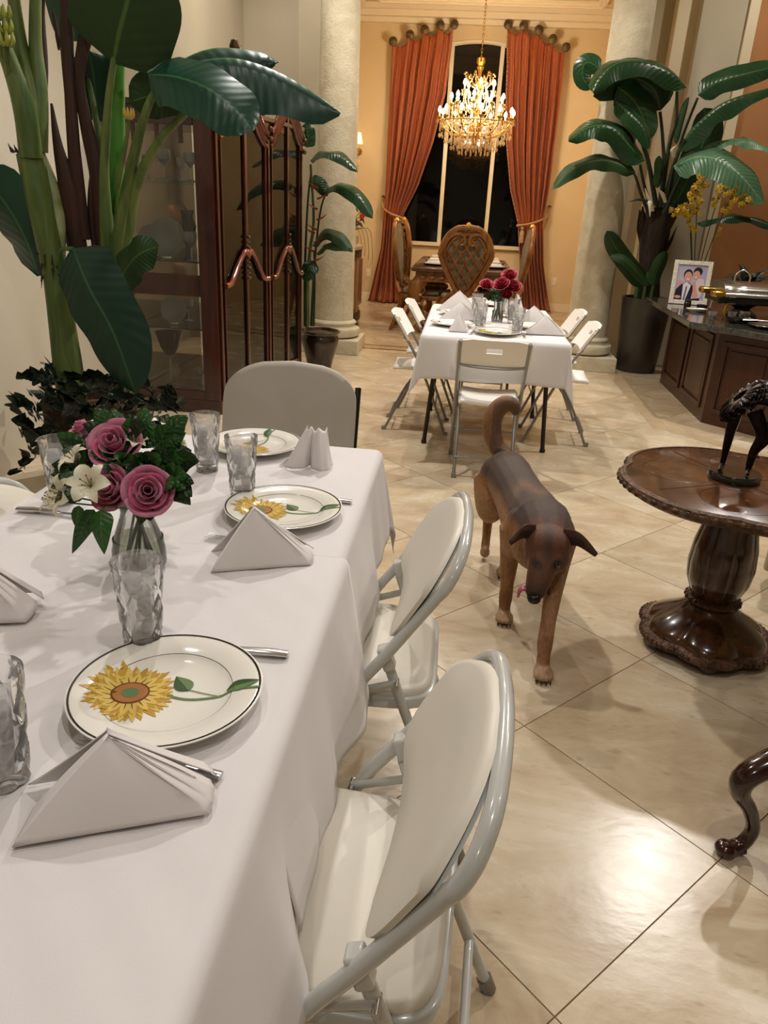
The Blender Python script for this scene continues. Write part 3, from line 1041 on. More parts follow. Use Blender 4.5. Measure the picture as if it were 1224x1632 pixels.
z2 = ZT + 0.002
tent((-0.432, 0.556, z1), (-0.240, 0.634, z1), (-0.365,0.655,0.826), (-0.035, 0.095, 0), 'large white folded napkin tent nearest the viewer')
tent((-0.432, 1.220, z2), (-0.252, 1.290, z2), (-0.370,1.305,0.850), (-0.030, 0.095, 0), 'white folded napkin tent before the middle sunflower plate')
tent((-0.86, 0.93, z1), (-0.665, 0.985, z1), (-0.80, 1.02, 0.865), (-0.02, 0.11, 0), 'white folded napkin at the left edge of the foreground table')
tent((-0.775, 1.635, z2), (-0.70, 1.655, z2), (-0.735, 1.68, 0.785), (-0.01, 0.05, 0), 'small rolled white napkin peeking out right of the bouquet')
# upright two-lobed napkin
t = thing('folded_napkin', 'upright white napkin with two standing lobes beside the far end plate', 'napkin', (-0.36, 1.87, z2))
def fn(u, v):
    bz = [(-0.435, 1.85), (-0.415, 1.838), (-0.385, 1.85), (-0.372, 1.885), (-0.36, 1.85), (-0.335, 1.835), (-0.318, 1.85), (-0.315, 1.90)]
    tp = [(-0.385, 1.90), (-0.383, 1.893), (-0.378, 1.89), (-0.370, 1.90), (-0.358, 1.89), (-0.35, 1.885), (-0.338, 1.895), (-0.335, 1.91)]
    b = V((interp([p[0] for p in bz], u), interp([p[1] for p in bz], u), z2))
    a = V((interp([p[0] for p in tp], u), interp([p[1] for p in tp], u), z2 + 0.105 - 0.012 * abs(math.sin(u * 9))))
    q = b.lerp(a, v)
    q.y -= 0.01 * math.sin(PI * v)
    return q
MB().grid(fn, 42, 14).obj('outer_fold', M_NAP, t, solid=0.0025, sharp=80)
def tent2(x, y, w, h, rz, lab):
    c, s = math.cos(rz), math.sin(rz)
    def P(a, b, z):
        return (x + c * a - s * b, y + s * a + c * b, z)
    return tent(P(-w / 2, 0, z2), P(w / 2, 0.01, z2), P(0.0, 0.045, z2 + h * 0.9), (-s * 0.09, c * 0.09, 0), lab, 'napkin tents on the second table')
tent2(0.505, 4.52, 0.24, 0.115, 0.05, 'white napkin tent at the near right of the second table')
tent2(0.47, 4.95, 0.24, 0.12, 0.1, 'white napkin tent at the middle right of the second table')
tent2(0.42, 5.35, 0.10, 0.15, 0.9, 'tall narrow white napkin at the far right of the second table')
tent2(-0.01, 4.92, 0.26, 0.12, -0.1, 'white napkin tent in the middle left row of the second table')
tent2(-0.03, 5.35, 0.30, 0.15, -0.1, 'largest white napkin tent at the far left of the second table')
tent2(-0.01, 4.42, 0.11, 0.115, 0, 'narrow upright white napkin at the near left of the second table')

# ================================================================ BOUQUET
def glass_vase(name, lab, x, y, z, prof, water, stems, rim_thick=0.002):
    t = thing(name, lab, 'vase', (x, y, z))
    inner = [(max(0.0005, r - rim_thick), zz + (0.006 if i == 0 else 0)) for i, (r, zz) in enumerate(prof)]
    MB().lathe([(0, 0)] + prof + inner[::-1] + [(0, 0.006)], 48, (x, y, z)).obj('vase_body', M_GLASS, t)
    wp = [(r - rim_thick - 0.0006, zz + (0.0065 if i == 0 else 0)) for i, (r, zz) in enumerate(prof) if zz <= water]
    MB().lathe(wp + [(wp[-1][0], water)], 40, (x, y, z)).obj('water', glassmat('vase_water', 'dfe2d8', 0.92, 0.02, 0.0, 1.2) if 'vase_water' not in MATS else MATS['vase_water'], t)
    return t
VX, VY = -0.568, 1.215
glass_vase('flower_vase', 'flared clear glass vase holding the pink rose bouquet', VX, VY, ZN, [(0.044, 0.0), (0.050, 0.012), (0.049, 0.04), (0.040, 0.075), (0.029, 0.105), (0.027, 0.118), (0.033, 0.135), (0.044, 0.150)], 0.062, None)
M_R1 = mat('rose_petal', 'c97f98', 0.5, col2='bd6c8a', nscale=30, rnd=0.08, sheen=0.4)
M_R2 = mat('rose_petal_edge', 'c04470', 0.5, col2='c26084', nscale=30, rnd=0.08, sheen=0.4)
M_RR = mat('red_rose_petal', 'a3122c', 0.45, col2='7d0a20', nscale=20, rnd=0.1)
M_ALS = mat('alstroemeria_petal', 'ece8d2', 0.5, col2='dcd9b4', nscale=20, rnd=0.05)
M_STAM = mat('stamen', '8a6a3a', 0.6)
def make_rose(mats, detail=True):
    t = thing('rose', 'x', 'flower')
    R = random.Random(11)
    specs = []
    n = 0
    for ring, (cnt, r0, r1, h, spread, open_) in enumerate(((3, 0.005, 0.0075, 0.040, 1.0, -0.15), (3, 0.008, 0.013, 0.041, 1.0, -0.05), (4, 0.012, 0.019, 0.040, 1.0, 0.05), (4, 0.016, 0.026, 0.037, 0.95, 0.16), (5, 0.020, 0.034, 0.030, 0.85, 0.34))):
        for k in range(cnt):
            a0 = 2 * PI * k / cnt + ring * 1.3 + R.uniform(-.25, .25)
            h = h * R.uniform(0.93, 1.05)
            sp = 2 * PI / cnt * 0.78
            def fn(u, v, a0=a0, sp=sp, r0=r0, r1=r1, h=h, open_=open_, ring=ring):
                a = a0 + (u - 0.5) * 2 * sp * (1 - 0.25 * v * v) * (0.35 + 0.65 * min(1, v * 2.2))
                r = 0.004 + (r1 - 0.004) * math.sin(min(1, v * 1.15) * PI / 2) ** 0.9
                r += 0.007 * max(0, v - 0.8) / 0.2 * (0.4 + open_ * 3)
                r -= 0.0012 * ring * abs(u - 0.5)
                r += 0.0025 * (u - 0.5) * min(1, ring)
                zz = h * v * (1 - 0.20 * (2 * u - 1) ** 2 * v) - ring * 0.002 + 0.0015 * math.sin(a * 5 + ring)
                if ring < 2:
                    zz += 0.004 * (1 - ring * 0.4)
                return (r * math.cos(a), r * math.sin(a), zz)
            MB().grid(fn, 8, 7).obj('petal', mats[ring % len(mats)] if ring else mats[0], t, world=False, solid=0.0006, sharp=180)
    MB().lathe([(0, -0.008), (0.006, -0.007), (0.0085, 0.0), (0.006, 0.006)], 10).obj('calyx', M_FOL, t, world=False)
    for k in range(5):
        a = k * 2 * PI / 5
        MB().leaf([(0.005 * math.cos(a), 0.005 * math.sin(a), 0), (0.018 * math.cos(a), 0.018 * math.sin(a), -0.004), (0.028 * math.cos(a), 0.028 * math.sin(a), -0.012)], 0.008, (0, 0, 1), 5, nw=1, kind='lance').obj('sepal', M_FOL, t, world=False)
    return t
def aim(d):
    return V(d).to_track_quat('Z', 'Y').to_euler()
def stem_of(o, frm, to, r=0.002, m=None, sag=0.0):
    """stem in world coordinates as a child of a rotated thing"""
    Mi = (Matrix.Translation(o.location) @ o.rotation_euler.to_matrix().to_4x4() @ Matrix.Diagonal((*o.scale, 1))).inverted()
    mid = V(frm).lerp(V(to), 0.5) + V((0, 0, sag))
    MB().tube([Mi @ V(frm), Mi @ mid, Mi @ V(to)], r / o.scale[0], 6, 6).obj('stem', m or M_STEMD, o, world=False)
rose0 = make_rose([M_R1, M_R2, M_R1, M_R2])
NECK = (VX, VY, ZN + 0.118)
FOOT = (VX, VY, ZN + 0.02)
rf = []
for (p, d, sc, lab) in (
        ((-0.606,1.235,0.984), (0.05, -0.75, 0.75), 1.2, 'largest open pink rose at the top centre of the bouquet'),
        ((-0.665,1.260,0.962), (-0.6, -0.35, 0.55), 0.85, 'pink rose leaning left, tucked behind the largest rose'),
        ((-0.696,1.290,0.992), (-0.4, -0.1, 0.9), 0.62, 'small pink rose bud at the top left of the bouquet'),
        ((-0.595,1.180,0.920), (-0.15, -0.8, 0.45), 1.0, 'closed pink rose low in the middle of the bouquet'),
        ((-0.521,1.170,0.924), (0.35, -0.85, 0.5), 1.08, 'pink rose with spiral heart at the lower right of the bouquet')):
    dd = V(d).normalized()
    loc = V(p) - dd * 0.018 * sc
    if not rf:
        r = rose0
        r.location = loc
        r.scale = (sc,) * 3
        r['label'] = lab
    else:
        r = dup(rose0, loc, None, lab, None, scale=sc)
    r.rotation_euler = aim(d)
    rf.append((r, V(loc) - dd * 0.006 * sc))
for r, p in rf:
    stem_of(r, p, NECK, 0.0022)
def make_als():
    t = thing('alstroemeria', 'x', 'flower')
    for k in range(6):
        a = k * PI / 3
        big = k % 2 == 0
        L = 0.034 if big else 0.036
        c, s = math.cos(a), math.sin(a)
        MB().leaf([(0, 0, 0), (c * L * 0.35, s * L * 0.35, 0.016), (c * L * 0.8, s * L * 0.8, 0.024), (c * L * 1.15, s * L * 1.15, 0.018)], 0.036 if big else 0.024, (0, 0, 1), 8, cup=-0.2, nw=2, kind='oval').obj('petal', M_ALS, t, world=False, sharp=180)
    for k in range(5):
        a = k * 1.25 + 0.4
        MB().tube([(0, 0, 0), (0.006 * math.cos(a), 0.006 * math.sin(a), 0.02), (0.010 * math.cos(a), 0.010 * math.sin(a), 0.030)], 0.0007, 5, 4).ball((0.010 * math.cos(a), 0.010 * math.sin(a), 0.031), 0.002, 6, 4).obj('stamen', M_STAM, t, world=False)
    return t
als0 = make_als()
af = []
als_all = []
als_specs = (
        ((-0.609,1.140,0.936), (0.1, -0.75, 0.65), 0.98, 'white alstroemeria wide open at the lower left of the bouquet'),
        ((-0.657,1.150,0.911), (-0.5, -0.6, 0.3), 1.0, 'white alstroemeria drooping lowest at the left of the bouquet'),
        ((-0.692,1.170,0.889), (-0.7, -0.3, 0.5), 0.8, 'white alstroemeria at the far lower left of the bouquet'),
        ((-0.661,1.200,0.955), (-0.5, -0.3, 0.8), 0.85, 'half-open white alstroemeria left of the closed rose'),
        ((-0.664,1.300,0.990), (0.0, 0.1, 1.0), 0.6, 'pale green alstroemeria bud above the largest rose'),
        ((-0.538,1.290,1.005), (0.3, 0.1, 1.0), 0.6, 'pale alstroemeria bud at the top right of the bouquet'),
        ((-0.571,1.250,0.982), (0.2, -0.3, 0.9), 0.55, 'pale alstroemeria bud right of the largest rose'),
        ((-0.510,1.290,0.970), (0.9, 0.0, 0.3), 0.5, 'small white alstroemeria bud at the far right of the bouquet'))
for (p, d, sc, lab) in als_specs:
    if not af:
        af.append(1)
        a = als0
        a['label'] = lab
        a.location = p
        a.scale = (sc,) * 3
    else:
        a = dup(als0, p, None, lab, None, scale=sc)
    a.rotation_euler = aim(d)
    als_all.append(a)
for a in als_all:
    stem_of(a, a.location, NECK, 0.0016)
# greenery: each sprig has a stem and its leaves
SPR = [
    # tip pixel-derived points, leaf width, facing
    ([(-0.730,1.260,0.988), (-0.696,1.240,0.963), (-0.710,1.200,0.936)], 0),
    ([(-0.712,1.200,0.948), (-0.677,1.170,0.932), (-0.698,1.160,0.922)], 1),
    ([(-0.672,1.300,1.031), (-0.635,1.300,1.033), (-0.652,1.300,1.008)], 2),
    ([(-0.596,1.280,1.030), (-0.571,1.300,1.041), (-0.572,1.270,1.016)], 1),
    ([(-0.556,1.300,1.021), (-0.528,1.300,1.030), (-0.492,1.300,1.030), (-0.488,1.280,1.002)], 0),
    ([(-0.454,1.250,0.959), (-0.490,1.260,0.978), (-0.508,1.250,0.997)], 1),
    ([(-0.462,1.200,0.948), (-0.445,1.180,0.917), (-0.480,1.200,0.962)], 0),
    ([(-0.680,1.150,0.933), (-0.673,1.140,0.914)], 2),
    ([(-0.516,1.160,0.872), (-0.513,1.180,0.901)], 1),
    ([(-0.539,1.220,0.974), (-0.505,1.200,0.972), (-0.557,1.200,0.961)], 1),
    ([(-0.578,1.200,0.957), (-0.650,1.240,0.958), (-0.594,1.270,0.996)], 2),
]
SL = ['green sprig reaching out at the upper left of the bouquet', 'dark green sprig at the left of the bouquet beside white lilies', 'pointed green sprig at the very top of the bouquet',
      'upright green sprig at the top, right of the rose', 'broad green sprig at the upper right of the bouquet', 'long-leaved sprig pointing right toward a tumbler', 'rounded green leaves at the lower right of the bouquet',
      'pair of leaves under the lowest white lily', 'small dark leaf hanging right of the vase', 'dark green sprig in the middle right of the bouquet', 'dark green sprig filling the heart of the bouquet']
for (tips, sd), lab in zip(SPR, SL):
    t = thing('greenery_sprig', lab, 'foliage', NECK)
    R = random.Random(sd * 7 + len(tips))
    mid = sum((V(p) for p in tips), V()) / len(tips)
    hub = V(NECK).lerp(mid, 0.55) + V((0, 0, 0.02))
    MB().tube([NECK, V(NECK).lerp(hub, 0.5) + V((0, 0, 0.01)), hub], 0.0016, 6, 6).obj('stem', M_STEMD, t)
    for i, p in enumerate(tips):
        p = V(p)
        for side in (0, 1, 2, 3):
            tgt = p if side == 0 else hub.lerp(p, 0.72) + V((R.uniform(-.028, .028), R.uniform(-.03, .01), R.uniform(-.024, .024)))
            st = hub.lerp(tgt, 0.3 if side == 0 else 0.25)
            m1 = st.lerp(tgt, 0.5) + V((0, 0, 0.006))
            MB().tube([hub, st], 0.0011, 5).obj('leaf_stalk', M_STEMD, t)
            MB().leaf([st, m1, tgt], (0.044 if side == 0 else 0.036) * (1.35 if lab.startswith('large') else 1), (R.uniform(-.5, .5), -1, R.uniform(0.1, 0.9)), 8, cup=0.25, nw=2, kind='oval').obj('leaf', (M_FOL, M_FOLD, M_FOL)[(i + side + sd) % 3], t, sharp=180)
t = thing('greenery_sprig', 'two long pointed leaves hanging straight down left of the vase', 'foliage', NECK)
MB().tube([NECK, (-0.579,1.140,0.901), (-0.590,1.130,0.899)], 0.0015, 6, 8).obj('stem', M_STEMD, t)
for pts, wd in (([(-0.590,1.130,0.899), (-0.587,1.115,0.873), (-0.583,1.110,0.823)], 0.042), ([(-0.603,1.130,0.898), (-0.620,1.115,0.867), (-0.642,1.110,0.819)], 0.034), ([(-0.630,1.130,0.903), (-0.631,1.120,0.884), (-0.629,1.115,0.862)], 0.022)):
    MB().leaf(pts, wd, (0.1, -1, .3), 10, cup=0.2, nw=2, kind='oval').obj('leaf', M_FOL, t, sharp=180)
# thin stems standing in the vase water
t = thing('cut_stems', 'bundle of dark green stems standing inside the bouquet vase', 'stems', (VX, VY, ZN + 0.008))
R = random.Random(5)
for k in range(11):
    a = R.uniform(0, 6.28)
    MB().tube([(VX + 0.030 * math.cos(a), VY + 0.030 * math.sin(a), ZN + 0.012), (VX + 0.012 * math.cos(a + 2), VY + 0.012 * math.sin(a + 2), ZN + 0.115)], 0.0026, 6).obj('stem', M_FOLD, t)

# red roses on the second table
glass_vase('flower_vase', 'small clear glass vase of red roses on the second table', 0.235, 4.98, ZT, [(0.035, 0.0), (0.038, 0.02), (0.028, 0.08), (0.030, 0.12), (0.042, 0.16)], 0.07, None)
rr0 = make_rose([M_RR])
n2 = (0.235, 4.98, ZT + 0.12)
done = []
specs2 = []
for (p, sc, lab) in (
        ((0.243,4.950,0.966), 1.35, 'red rose at the front right of the second table vase'),
        ((0.317,4.970,0.953), 1.3, 'red rose at the far right of the second table vase'),
        ((0.287,5.000,1.018), 1.3, 'red rose at the top of the second table vase'),
        ((0.145,4.980,0.958), 1.1, 'small red rose at the left of the second table vase'),
        ((0.273,4.950,0.910), 0.9, 'lowest red rose in the second table vase')):
    d = (R.uniform(-.4, .4), -0.6, 0.8)
    if not done:
        done.append(1)
        a = rr0
        a['label'] = lab
        a.location = p
        a.scale = (sc,) * 3
    else:
        a = dup(rr0, p, None, lab, None, scale=sc)
    a.rotation_euler = aim(d)
    specs2.append(a)
for a in specs2:
    stem_of(a, a.location, n2, 0.003)
t = thing('greenery_sprig', 'dark green leaves around the red roses on the second table', 'foliage', n2)
for k in range(22):
    a = R.uniform(0, 6.28)
    rr = R.uniform(0.03, 0.085)
    tip = V(n2) + V((rr * math.cos(a) * 1.2 - 0.01, rr * math.sin(a) * 0.7, R.uniform(0.02, 0.13)))
    st = V(n2).lerp(tip, 0.5)
    MB().tube([n2, st], 0.0015, 5).obj('leaf_stalk', M_STEMD, t)
    MB().leaf([st, st.lerp(tip, 0.5) + V((0, 0, 0.008)), tip], 0.04, (R.uniform(-.5, .5), -1, 0.5), 6, cup=0.2, nw=2, kind='oval').obj('leaf', M_FOLD if k % 2 else M_FOL, t, sharp=180)
t = thing('cut_stems', 'dark green rose stems standing in the second table vase', 'stems', (0.235, 4.98, ZT + 0.008))
for k in range(7):
    a = k * 0.9
    MB().tube([(0.235 + 0.025 * math.cos(a), 4.98 + 0.025 * math.sin(a), ZT + 0.012), (0.235 + 0.01 * math.cos(a + 2), 4.98 + 0.01 * math.sin(a + 2), ZT + 0.12)], 0.0035, 6).obj('stem', M_FOLD, t)

# ================================================================ CHAIRS
def make_padded_chair():
    """metal folding chair with padded seat and back; sitter faces local +Y"""
    t = thing('folding_chair', 'x', 'chair')
    W = 0.215
    r = 0.0125
    for s in (-1, 1):
        pts = [(s * W, 0.255, 0.0), (s * W, 0.135, 0.22), (s * W, 0.02, 0.45), (s * W, -0.05, 0.555), (s * W, -0.145, 0.70)]
        MB().tube(pts, r, 12, 16).obj('side_tube', M_GREYM, t, world=False)
        MB().tube([(s * W, 0.255, 0.0), (s * W, 0.25, 0.015)], r * 1.2, 10).obj('foot_cap', M_TUBE, t, world=False)
        # rear leg hanging from a bracket on the side tube
        MB().tube([(s * (W - 0.022), -0.055, 0.53), (s * (W - 0.022), -0.12, 0.35), (s * (W - 0.022), -0.25, 0.01)], r * 0.92, 10, 8).obj('rear_leg', M_GREYM, t, world=False)
        MB().tube([(s * (W - 0.022), -0.255, 0.0), (s * (W - 0.022), -0.243, 0.03)], r * 1.25, 10).obj('foot_cap', M_TUBE, t, world=False)
        MB().box((s * (W - 0.014), -0.054, 0.545), (0.030, 0.026, 0.055), M=Matrix.Rotation(-0.35, 3, 'X')).obj('hinge_bracket', M_GREYM, t, world=False, bevel=0.005)
        lk = MB()
        a, b = V((s * (W - 0.002), 0.035, 0.445)), V((s * (W - 0.002), -0.078, 0.485))
        lk.tube([a, b], 0.0095, 8, flat=1.0)
        lk.v = [V((s * (W - 0.012) + (p.x - s * (W - 0.002)) * 0.35, p.y, p.z)) for p in lk.v]
        lk.obj('link_bar', M_GREYM, t, world=False)
        for q in (a, b, V((s * W, -0.135, 0.33))):
            MB().tube([(s * (W - 0.026), q.y, q.z), (s * (W + 0.004 - (0.022 if q.z < .4 else 0)), q.y, q.z)], 0.0055, 10).obj('rivet', M_STEEL, t, world=False)
    # top bow of the frame
    bow = [(-W, -0.145, 0.70), (-W, -0.162, 0.724), (-W + 0.020, -0.180, 0.756), (-W + 0.080, -0.195, 0.784), (0, -0.202, 0.795),
           (W - 0.080, -0.195, 0.784), (W - 0.020, -0.180, 0.756), (W, -0.162, 0.724), (W, -0.145, 0.70)]
    MB().tube(bow, r, 12, 40).obj('top_bow', M_GREYM, t, world=False)
    for z, y in ((0.30, -0.1415), (0.13, -0.205)):
        MB().tube([(-W + 0.022, y, z), (W - 0.022, y, z)], 0.009, 10).obj('stretcher', M_GREYM, t, world=False)
    MB().tube([(-W, 0.165, 0.165), (W, 0.165, 0.165)], 0.009, 10).obj('stretcher', M_GREYM, t, world=False)
    # seat pan and cushion
    def pad(hw, y0, y1, z0, z1, rr, nm, m, dome):
        def outline(k, n=48):
            a = 2 * PI * k / n
            c, s_ = math.cos(a), math.sin(a)
            p = 0.32
            x = hw * (abs(c) ** p) * (1 if c > 0 else -1)
            y = (y0 + y1) / 2 + (y1 - y0) / 2 * (abs(s_) ** p) * (1 if s_ > 0 else -1)
            x *= 1 + 0.04 * (y - (y0 + y1) / 2) / (y1 - y0)
            return x, y
        n = 48
        mb = MB()
        vs = []
        lev = [(1.0, z0), (1.0, z1 - rr), (0.985, z1 - rr * 0.3), (0.95, z1), (0.7, z1 + dome * .6), (0.35, z1 + dome), (0.0, z1 + dome)]
        cy = (y0 + y1) / 2
        for f, z in lev:
            for k in range(n):
                x, y = outline(k)
                vs.append((x * f, cy + (y - cy) * f, z))
        fs = [(i * n + k, i * n + (k + 1) % n, (i + 1) * n + (k + 1) % n, (i + 1) * n + k) for i in range(len(lev) - 1) for k in range(n)]
        fs.append(tuple(range(n - 1, -1, -1)))
        mb.add(vs, fs)
        return mb.obj(nm, m, t, world=False, sharp=60)
    pad(0.196, -0.165, 0.255, 0.412, 0.438, 0.004, 'seat_pan', M_GREYM, 0)
    pad(0.188, -0.155, 0.247, 0.438, 0.456, 0.012, 'seat_cushion', M_VINYL, 0.006)
    # padded back, curved around the sitter
    def back(off0, off1, shrink):
        def fn(u, v):
            a = 2 * PI * u
            return a, v
        n = 56
        mb = MB()
        lev = [(0.0, off1 + 0.004), (0.5, off1 + 0.003), (0.92, off1), (1.0, off1 - 0.006), (1.0, off0 + 0.002), (0.9, off0), (0.0, off0)]
        vs = []
        for f, d in lev:
            for k in range(n):
                a = 2 * PI * k / n
                c, s_ = math.cos(a), math.sin(a)
                x = (W + 0.010 - shrink) * (abs(c) ** 0.5) * (1 if c > 0 else -1) * f
                h = s_
                top = 0.808 - shrink - 0.060 * (abs(x) / W) ** 2.6
                bot = 0.550 + shrink + 0.045 * (1 - min(1, abs(x) / W) ** 2)
                zc = 0.70
                z = zc + ((top - zc) if h > 0 else (zc - bot)) * (abs(h) ** 0.55) * (1 if h > 0 else -1) * f
                y = -0.048 - (z - 0.555) * 0.55 + d - 0.014 * (1 - (x / W) ** 2)
                vs.append((x, y, z))
        mb.add(vs, [(i * n + k, i * n + (k + 1) % n, (i + 1) * n + (k + 1) % n, (i + 1) * n + k) for i in range(len(lev) - 1) for k in range(n)])
        return mb
    back(0.002, 0.020, 0.004).obj('back_cushion', M_VINYL, t, world=False, sharp=70)
    back(-0.006, 0.002, 0.008).obj('back_panel', M_GREYM, t, world=False, sharp=70)
    return t
pc = make_padded_chair()
pc.location = (-0.150, 1.50, 0)
pc.rotation_euler = (0, 0, math.radians(91))
pc['label'] = 'cream padded metal folding chair, the farther of two at the right of the foreground table'
dup(pc, (-0.098, 0.828, 0), math.radians(87), 'cream padded metal folding chair nearest the viewer at the right of the foreground table')
dup(pc, (-0.835, 1.345, 0), math.radians(-90), 'cream padded folding chair at the left edge, only its back corner showing')

# putty moulded chair at the far end
t = thing('folding_chair', 'putty plastic folding chair with wide rounded back beyond the foreground table', 'chair', (-0.56, 2.42, 0), 0)
def shell(y, th, x0, zt, zb):
    mb = MB()
    n = 56
    vs = []
    lev = [(0.0, 0), (0.9, 0), (1.0, th * 0.35), (1.0, th * 0.8), (0.95, th), (0.0, th)]
    for f, d in lev:
        for k in range(n):
            a = 2 * PI * k / n
            c, s_ = math.cos(a), math.sin(a)
            x = 0.238 * (abs(c) ** 0.36) * (1 if c > 0 else -1) * f
            zz = (abs(s_) ** 0.36) * (1 if s_ > 0 else -1)
            top = zt - 0.055 * (abs(x) / 0.238) ** 2.4
            zc = (zt + zb) / 2
            z = zc + ((top - zc) if zz > 0 else (zc - zb)) * abs(zz) * f * (1 if zz > 0 else -1)
            vs.append((x0 + x, y + d - 0.03 * (1 - (x / 0.238) ** 2) * -1 + (z - zb) * 0.24, z))
    mb.add(vs, [(i * n + k, i * n + (k + 1) % n, (i + 1) * n + (k + 1) % n, (i + 1) * n + k) for i in range(len(lev) - 1) for k in range(n)])
    return mb
shell(2.44, 0.026, -0.575, 0.885, 0.50).obj('backrest', M_GPLASTIC, t, sharp=60)
MB().b2((-0.79, 2.13, 0.43), (-0.36, 2.50, 0.455)).obj('seat', M_GPLASTIC, t, bevel=0.012)
for s in (-1, 1):
    x = -0.575 + s * 0.232
    MB().tube([(x, 2.60, 0.80), (x, 2.48, 0.48), (x, 2.33, 0.2), (x, 2.22, 0.0)], 0.011, 10, 12).obj('side_tube', M_BLACK, t)
    MB().tube([(x - s * 0.02, 2.40, 0.44), (x - s * 0.02, 2.66, 0.0)], 0.010, 10).obj('rear_leg', M_BLACK, t)
MB().tube([(-0.80, 2.57, 0.15), (-0.35, 2.57, 0.15)], 0.008, 8).obj('stretcher', M_BLACK, t)

def make_white_chair():
    t = thing('folding_chair', 'x', 'chair')
    W = 0.185
    for s in (-1, 1):
        MB().tube([(s * W, 0.20, 0.0), (s * W, 0.02, 0.42), (s * W, -0.13, 0.68), (s * W, -0.185, 0.765)], 0.0115, 10, 12, flat=0.8).obj('side_tube', M_TUBE, t, world=False)
        MB().tube([(s * (W - 0.025), 0.04, 0.42), (s * (W - 0.025), -0.10, 0.24), (s * (W - 0.025), -0.215, 0.0)], 0.010, 10, 8, flat=0.8).obj('rear_leg', M_TUBE, t, world=False)
        MB().box((s * W, 0.203, 0.012), (0.028, 0.03, 0.024)).obj('foot_cap', M_BLACK if False else M_TUBE, t, world=False)
        MB().box((s * (W - 0.025), -0.217, 0.012), (0.026, 0.03, 0.024)).obj('foot_cap', M_TUBE, t, world=False)
    MB().tube([(-W + 0.025, -0.18, 0.11), (W - 0.025, -0.18, 0.11)], 0.0065, 8).obj('stretcher', M_TUBE, t, world=False)
    MB().tube([(-W, 0.12, 0.19), (W, 0.12, 0.19)], 0.0065, 8).obj('stretcher', M_TUBE, t, world=False)
    MB().tube([(-W, -0.095, 0.62), (-0.08, -0.115, 0.612), (0.08, -0.115, 0.612), (W, -0.095, 0.62)], 0.009, 8, 10).obj('back_rail', M_TUBE, t, world=False)
    # seat, slightly dished, with a rolled front edge
    def seat(u, v):
        x = (u - 0.5) * 0.34
        y = -0.175 + v * 0.36
        z = 0.445 - 0.012 * math.sin(PI * u) + 0.012 * (v - 0.5) - (0.02 * ((v - 0.9) / 0.1) if v > 0.9 else 0)
        if abs(u - 0.5) > 0.47:
            z -= 0.015
        return (x, y, z)
    MB().grid(seat, 20, 16).obj('seat', M_PLASTIC, t, world=False, solid=0.014)
    # back panel with a hand slot, wrapping the tubes
    ys = lambda z, x: -0.13 - (z - 0.68) * 0.62 - 0.028 * (1 - (x / 0.2) ** 2)
    mb = MB()
    xs = [-0.205, -0.198, -0.12, -0.055, -0.043, 0.043, 0.055, 0.12, 0.198, 0.205]
    zs = [0.612, 0.627, 0.685, 0.698, 0.728, 0.74, 0.760, 0.775]
    fr, vs = [], []
    def pos(i, j, d):
        x, z = xs[i], zs[j]
        if j >= 6 and abs(x) > 0.19:
            z -= 0.014
            x *= 0.98
        if j <= 1 and abs(x) < 0.15:
            z += 0.006
        if i in (3, 6) and j in (3, 4):
            pass
        return (x, ys(z, x) + d, z)
    ni, nj = len(xs), len(zs)
    for d in (0.0, 0.018):
        for j in range(nj):
            for i in range(ni):
                vs.append(pos(i, j, d))
    hole = {(4, 3)}
    K = ni * nj
    fs = []
    for j in range(nj - 1):
        for i in range(ni - 1):
            if (i, j) in hole:
                continue
            a = j * ni + i
            fs.append((a, a + 1, a + ni + 1, a + ni))
            fs.append((K + a + ni, K + a + ni + 1, K + a + 1, K + a))
            for (di, dj, p, q) in ((0, -1, a, a + 1), (0, 1, a + ni + 1, a + ni), (-1, 0, a + ni, a), (1, 0, a + 1, a + ni + 1)):
                ii, jj = i + di, j + dj
                if (ii, jj) in hole or ii < 0 or jj < 0 or ii >= ni - 1 or jj >= nj - 1:
                    fs.append((q, p, K + p, K + q))
    mb.add(vs, fs)
    mb.obj('backrest', M_PLASTIC, t, world=False, sharp=50)
    for s in (-1, 1):
        for z in (0.65, 0.70, 0.75):
            MB().ball((s * W, ys(z, s * W) - 0.001, z), 0.005, 8, 4).obj('rivet', M_TUBE, t, world=False)
    return t
wc = make_white_chair()
wc.location = (0.195, 4.215, 0)
wc['label'] = 'white plastic folding chair with its back to the viewer, behind the dog'
dup(wc, (-0.24, 5.02, 0), math.radians(-90), 'white folding chair at the near left of the second table')
dup(wc, (-0.20, 5.62, 0), math.radians(-90), 'white folding chair at the far left of the second table')
dup(wc, (0.68, 4.98, 0), math.radians(88), 'white folding chair at the near right of the second table')
dup(wc, (0.68, 5.62, 0), math.radians(90), 'white folding chair at the far right of the second table')
dup(wc, (0.215, 5.86, 0), math.radians(180), 'white folding chair at the far end of the second table behind the roses')

# ================================================================ PEDESTAL TABLE
PX, PY, PH = 0.97, 2.42, 0.62
t = thing('pedestal_table', 'round scalloped walnut pedestal table with carved edge', 'table', (PX, PY, 0))
def scal(a):
    # four lobes with shallow notches
    k = abs(math.sin(2 * (a + 0.35)))
    return 1 - 0.075 * (1 - k) ** 2.2
MB().lathe([(0, PH - 0.012), (0.35, PH - 0.012), (0.378, PH - 0.008), (0.378, PH - 0.002), (0.372, PH), (0, PH)], 96, (PX, PY, 0), wob=lambda a, s, z: scal(a)).obj('tabletop', M_WOODT, t)
MB().lathe([(0.33, PH - 0.045), (0.372, PH - 0.042), (0.392, PH - 0.03), (0.402, PH - 0.015), (0.396, PH - 0.002), (0.378, PH + 0.002), (0.374, PH - 0.006)], 96, (PX, PY, 0),
           wob=lambda a, s, z: scal(a)).obj('carved_edge', M_CARVE, t)
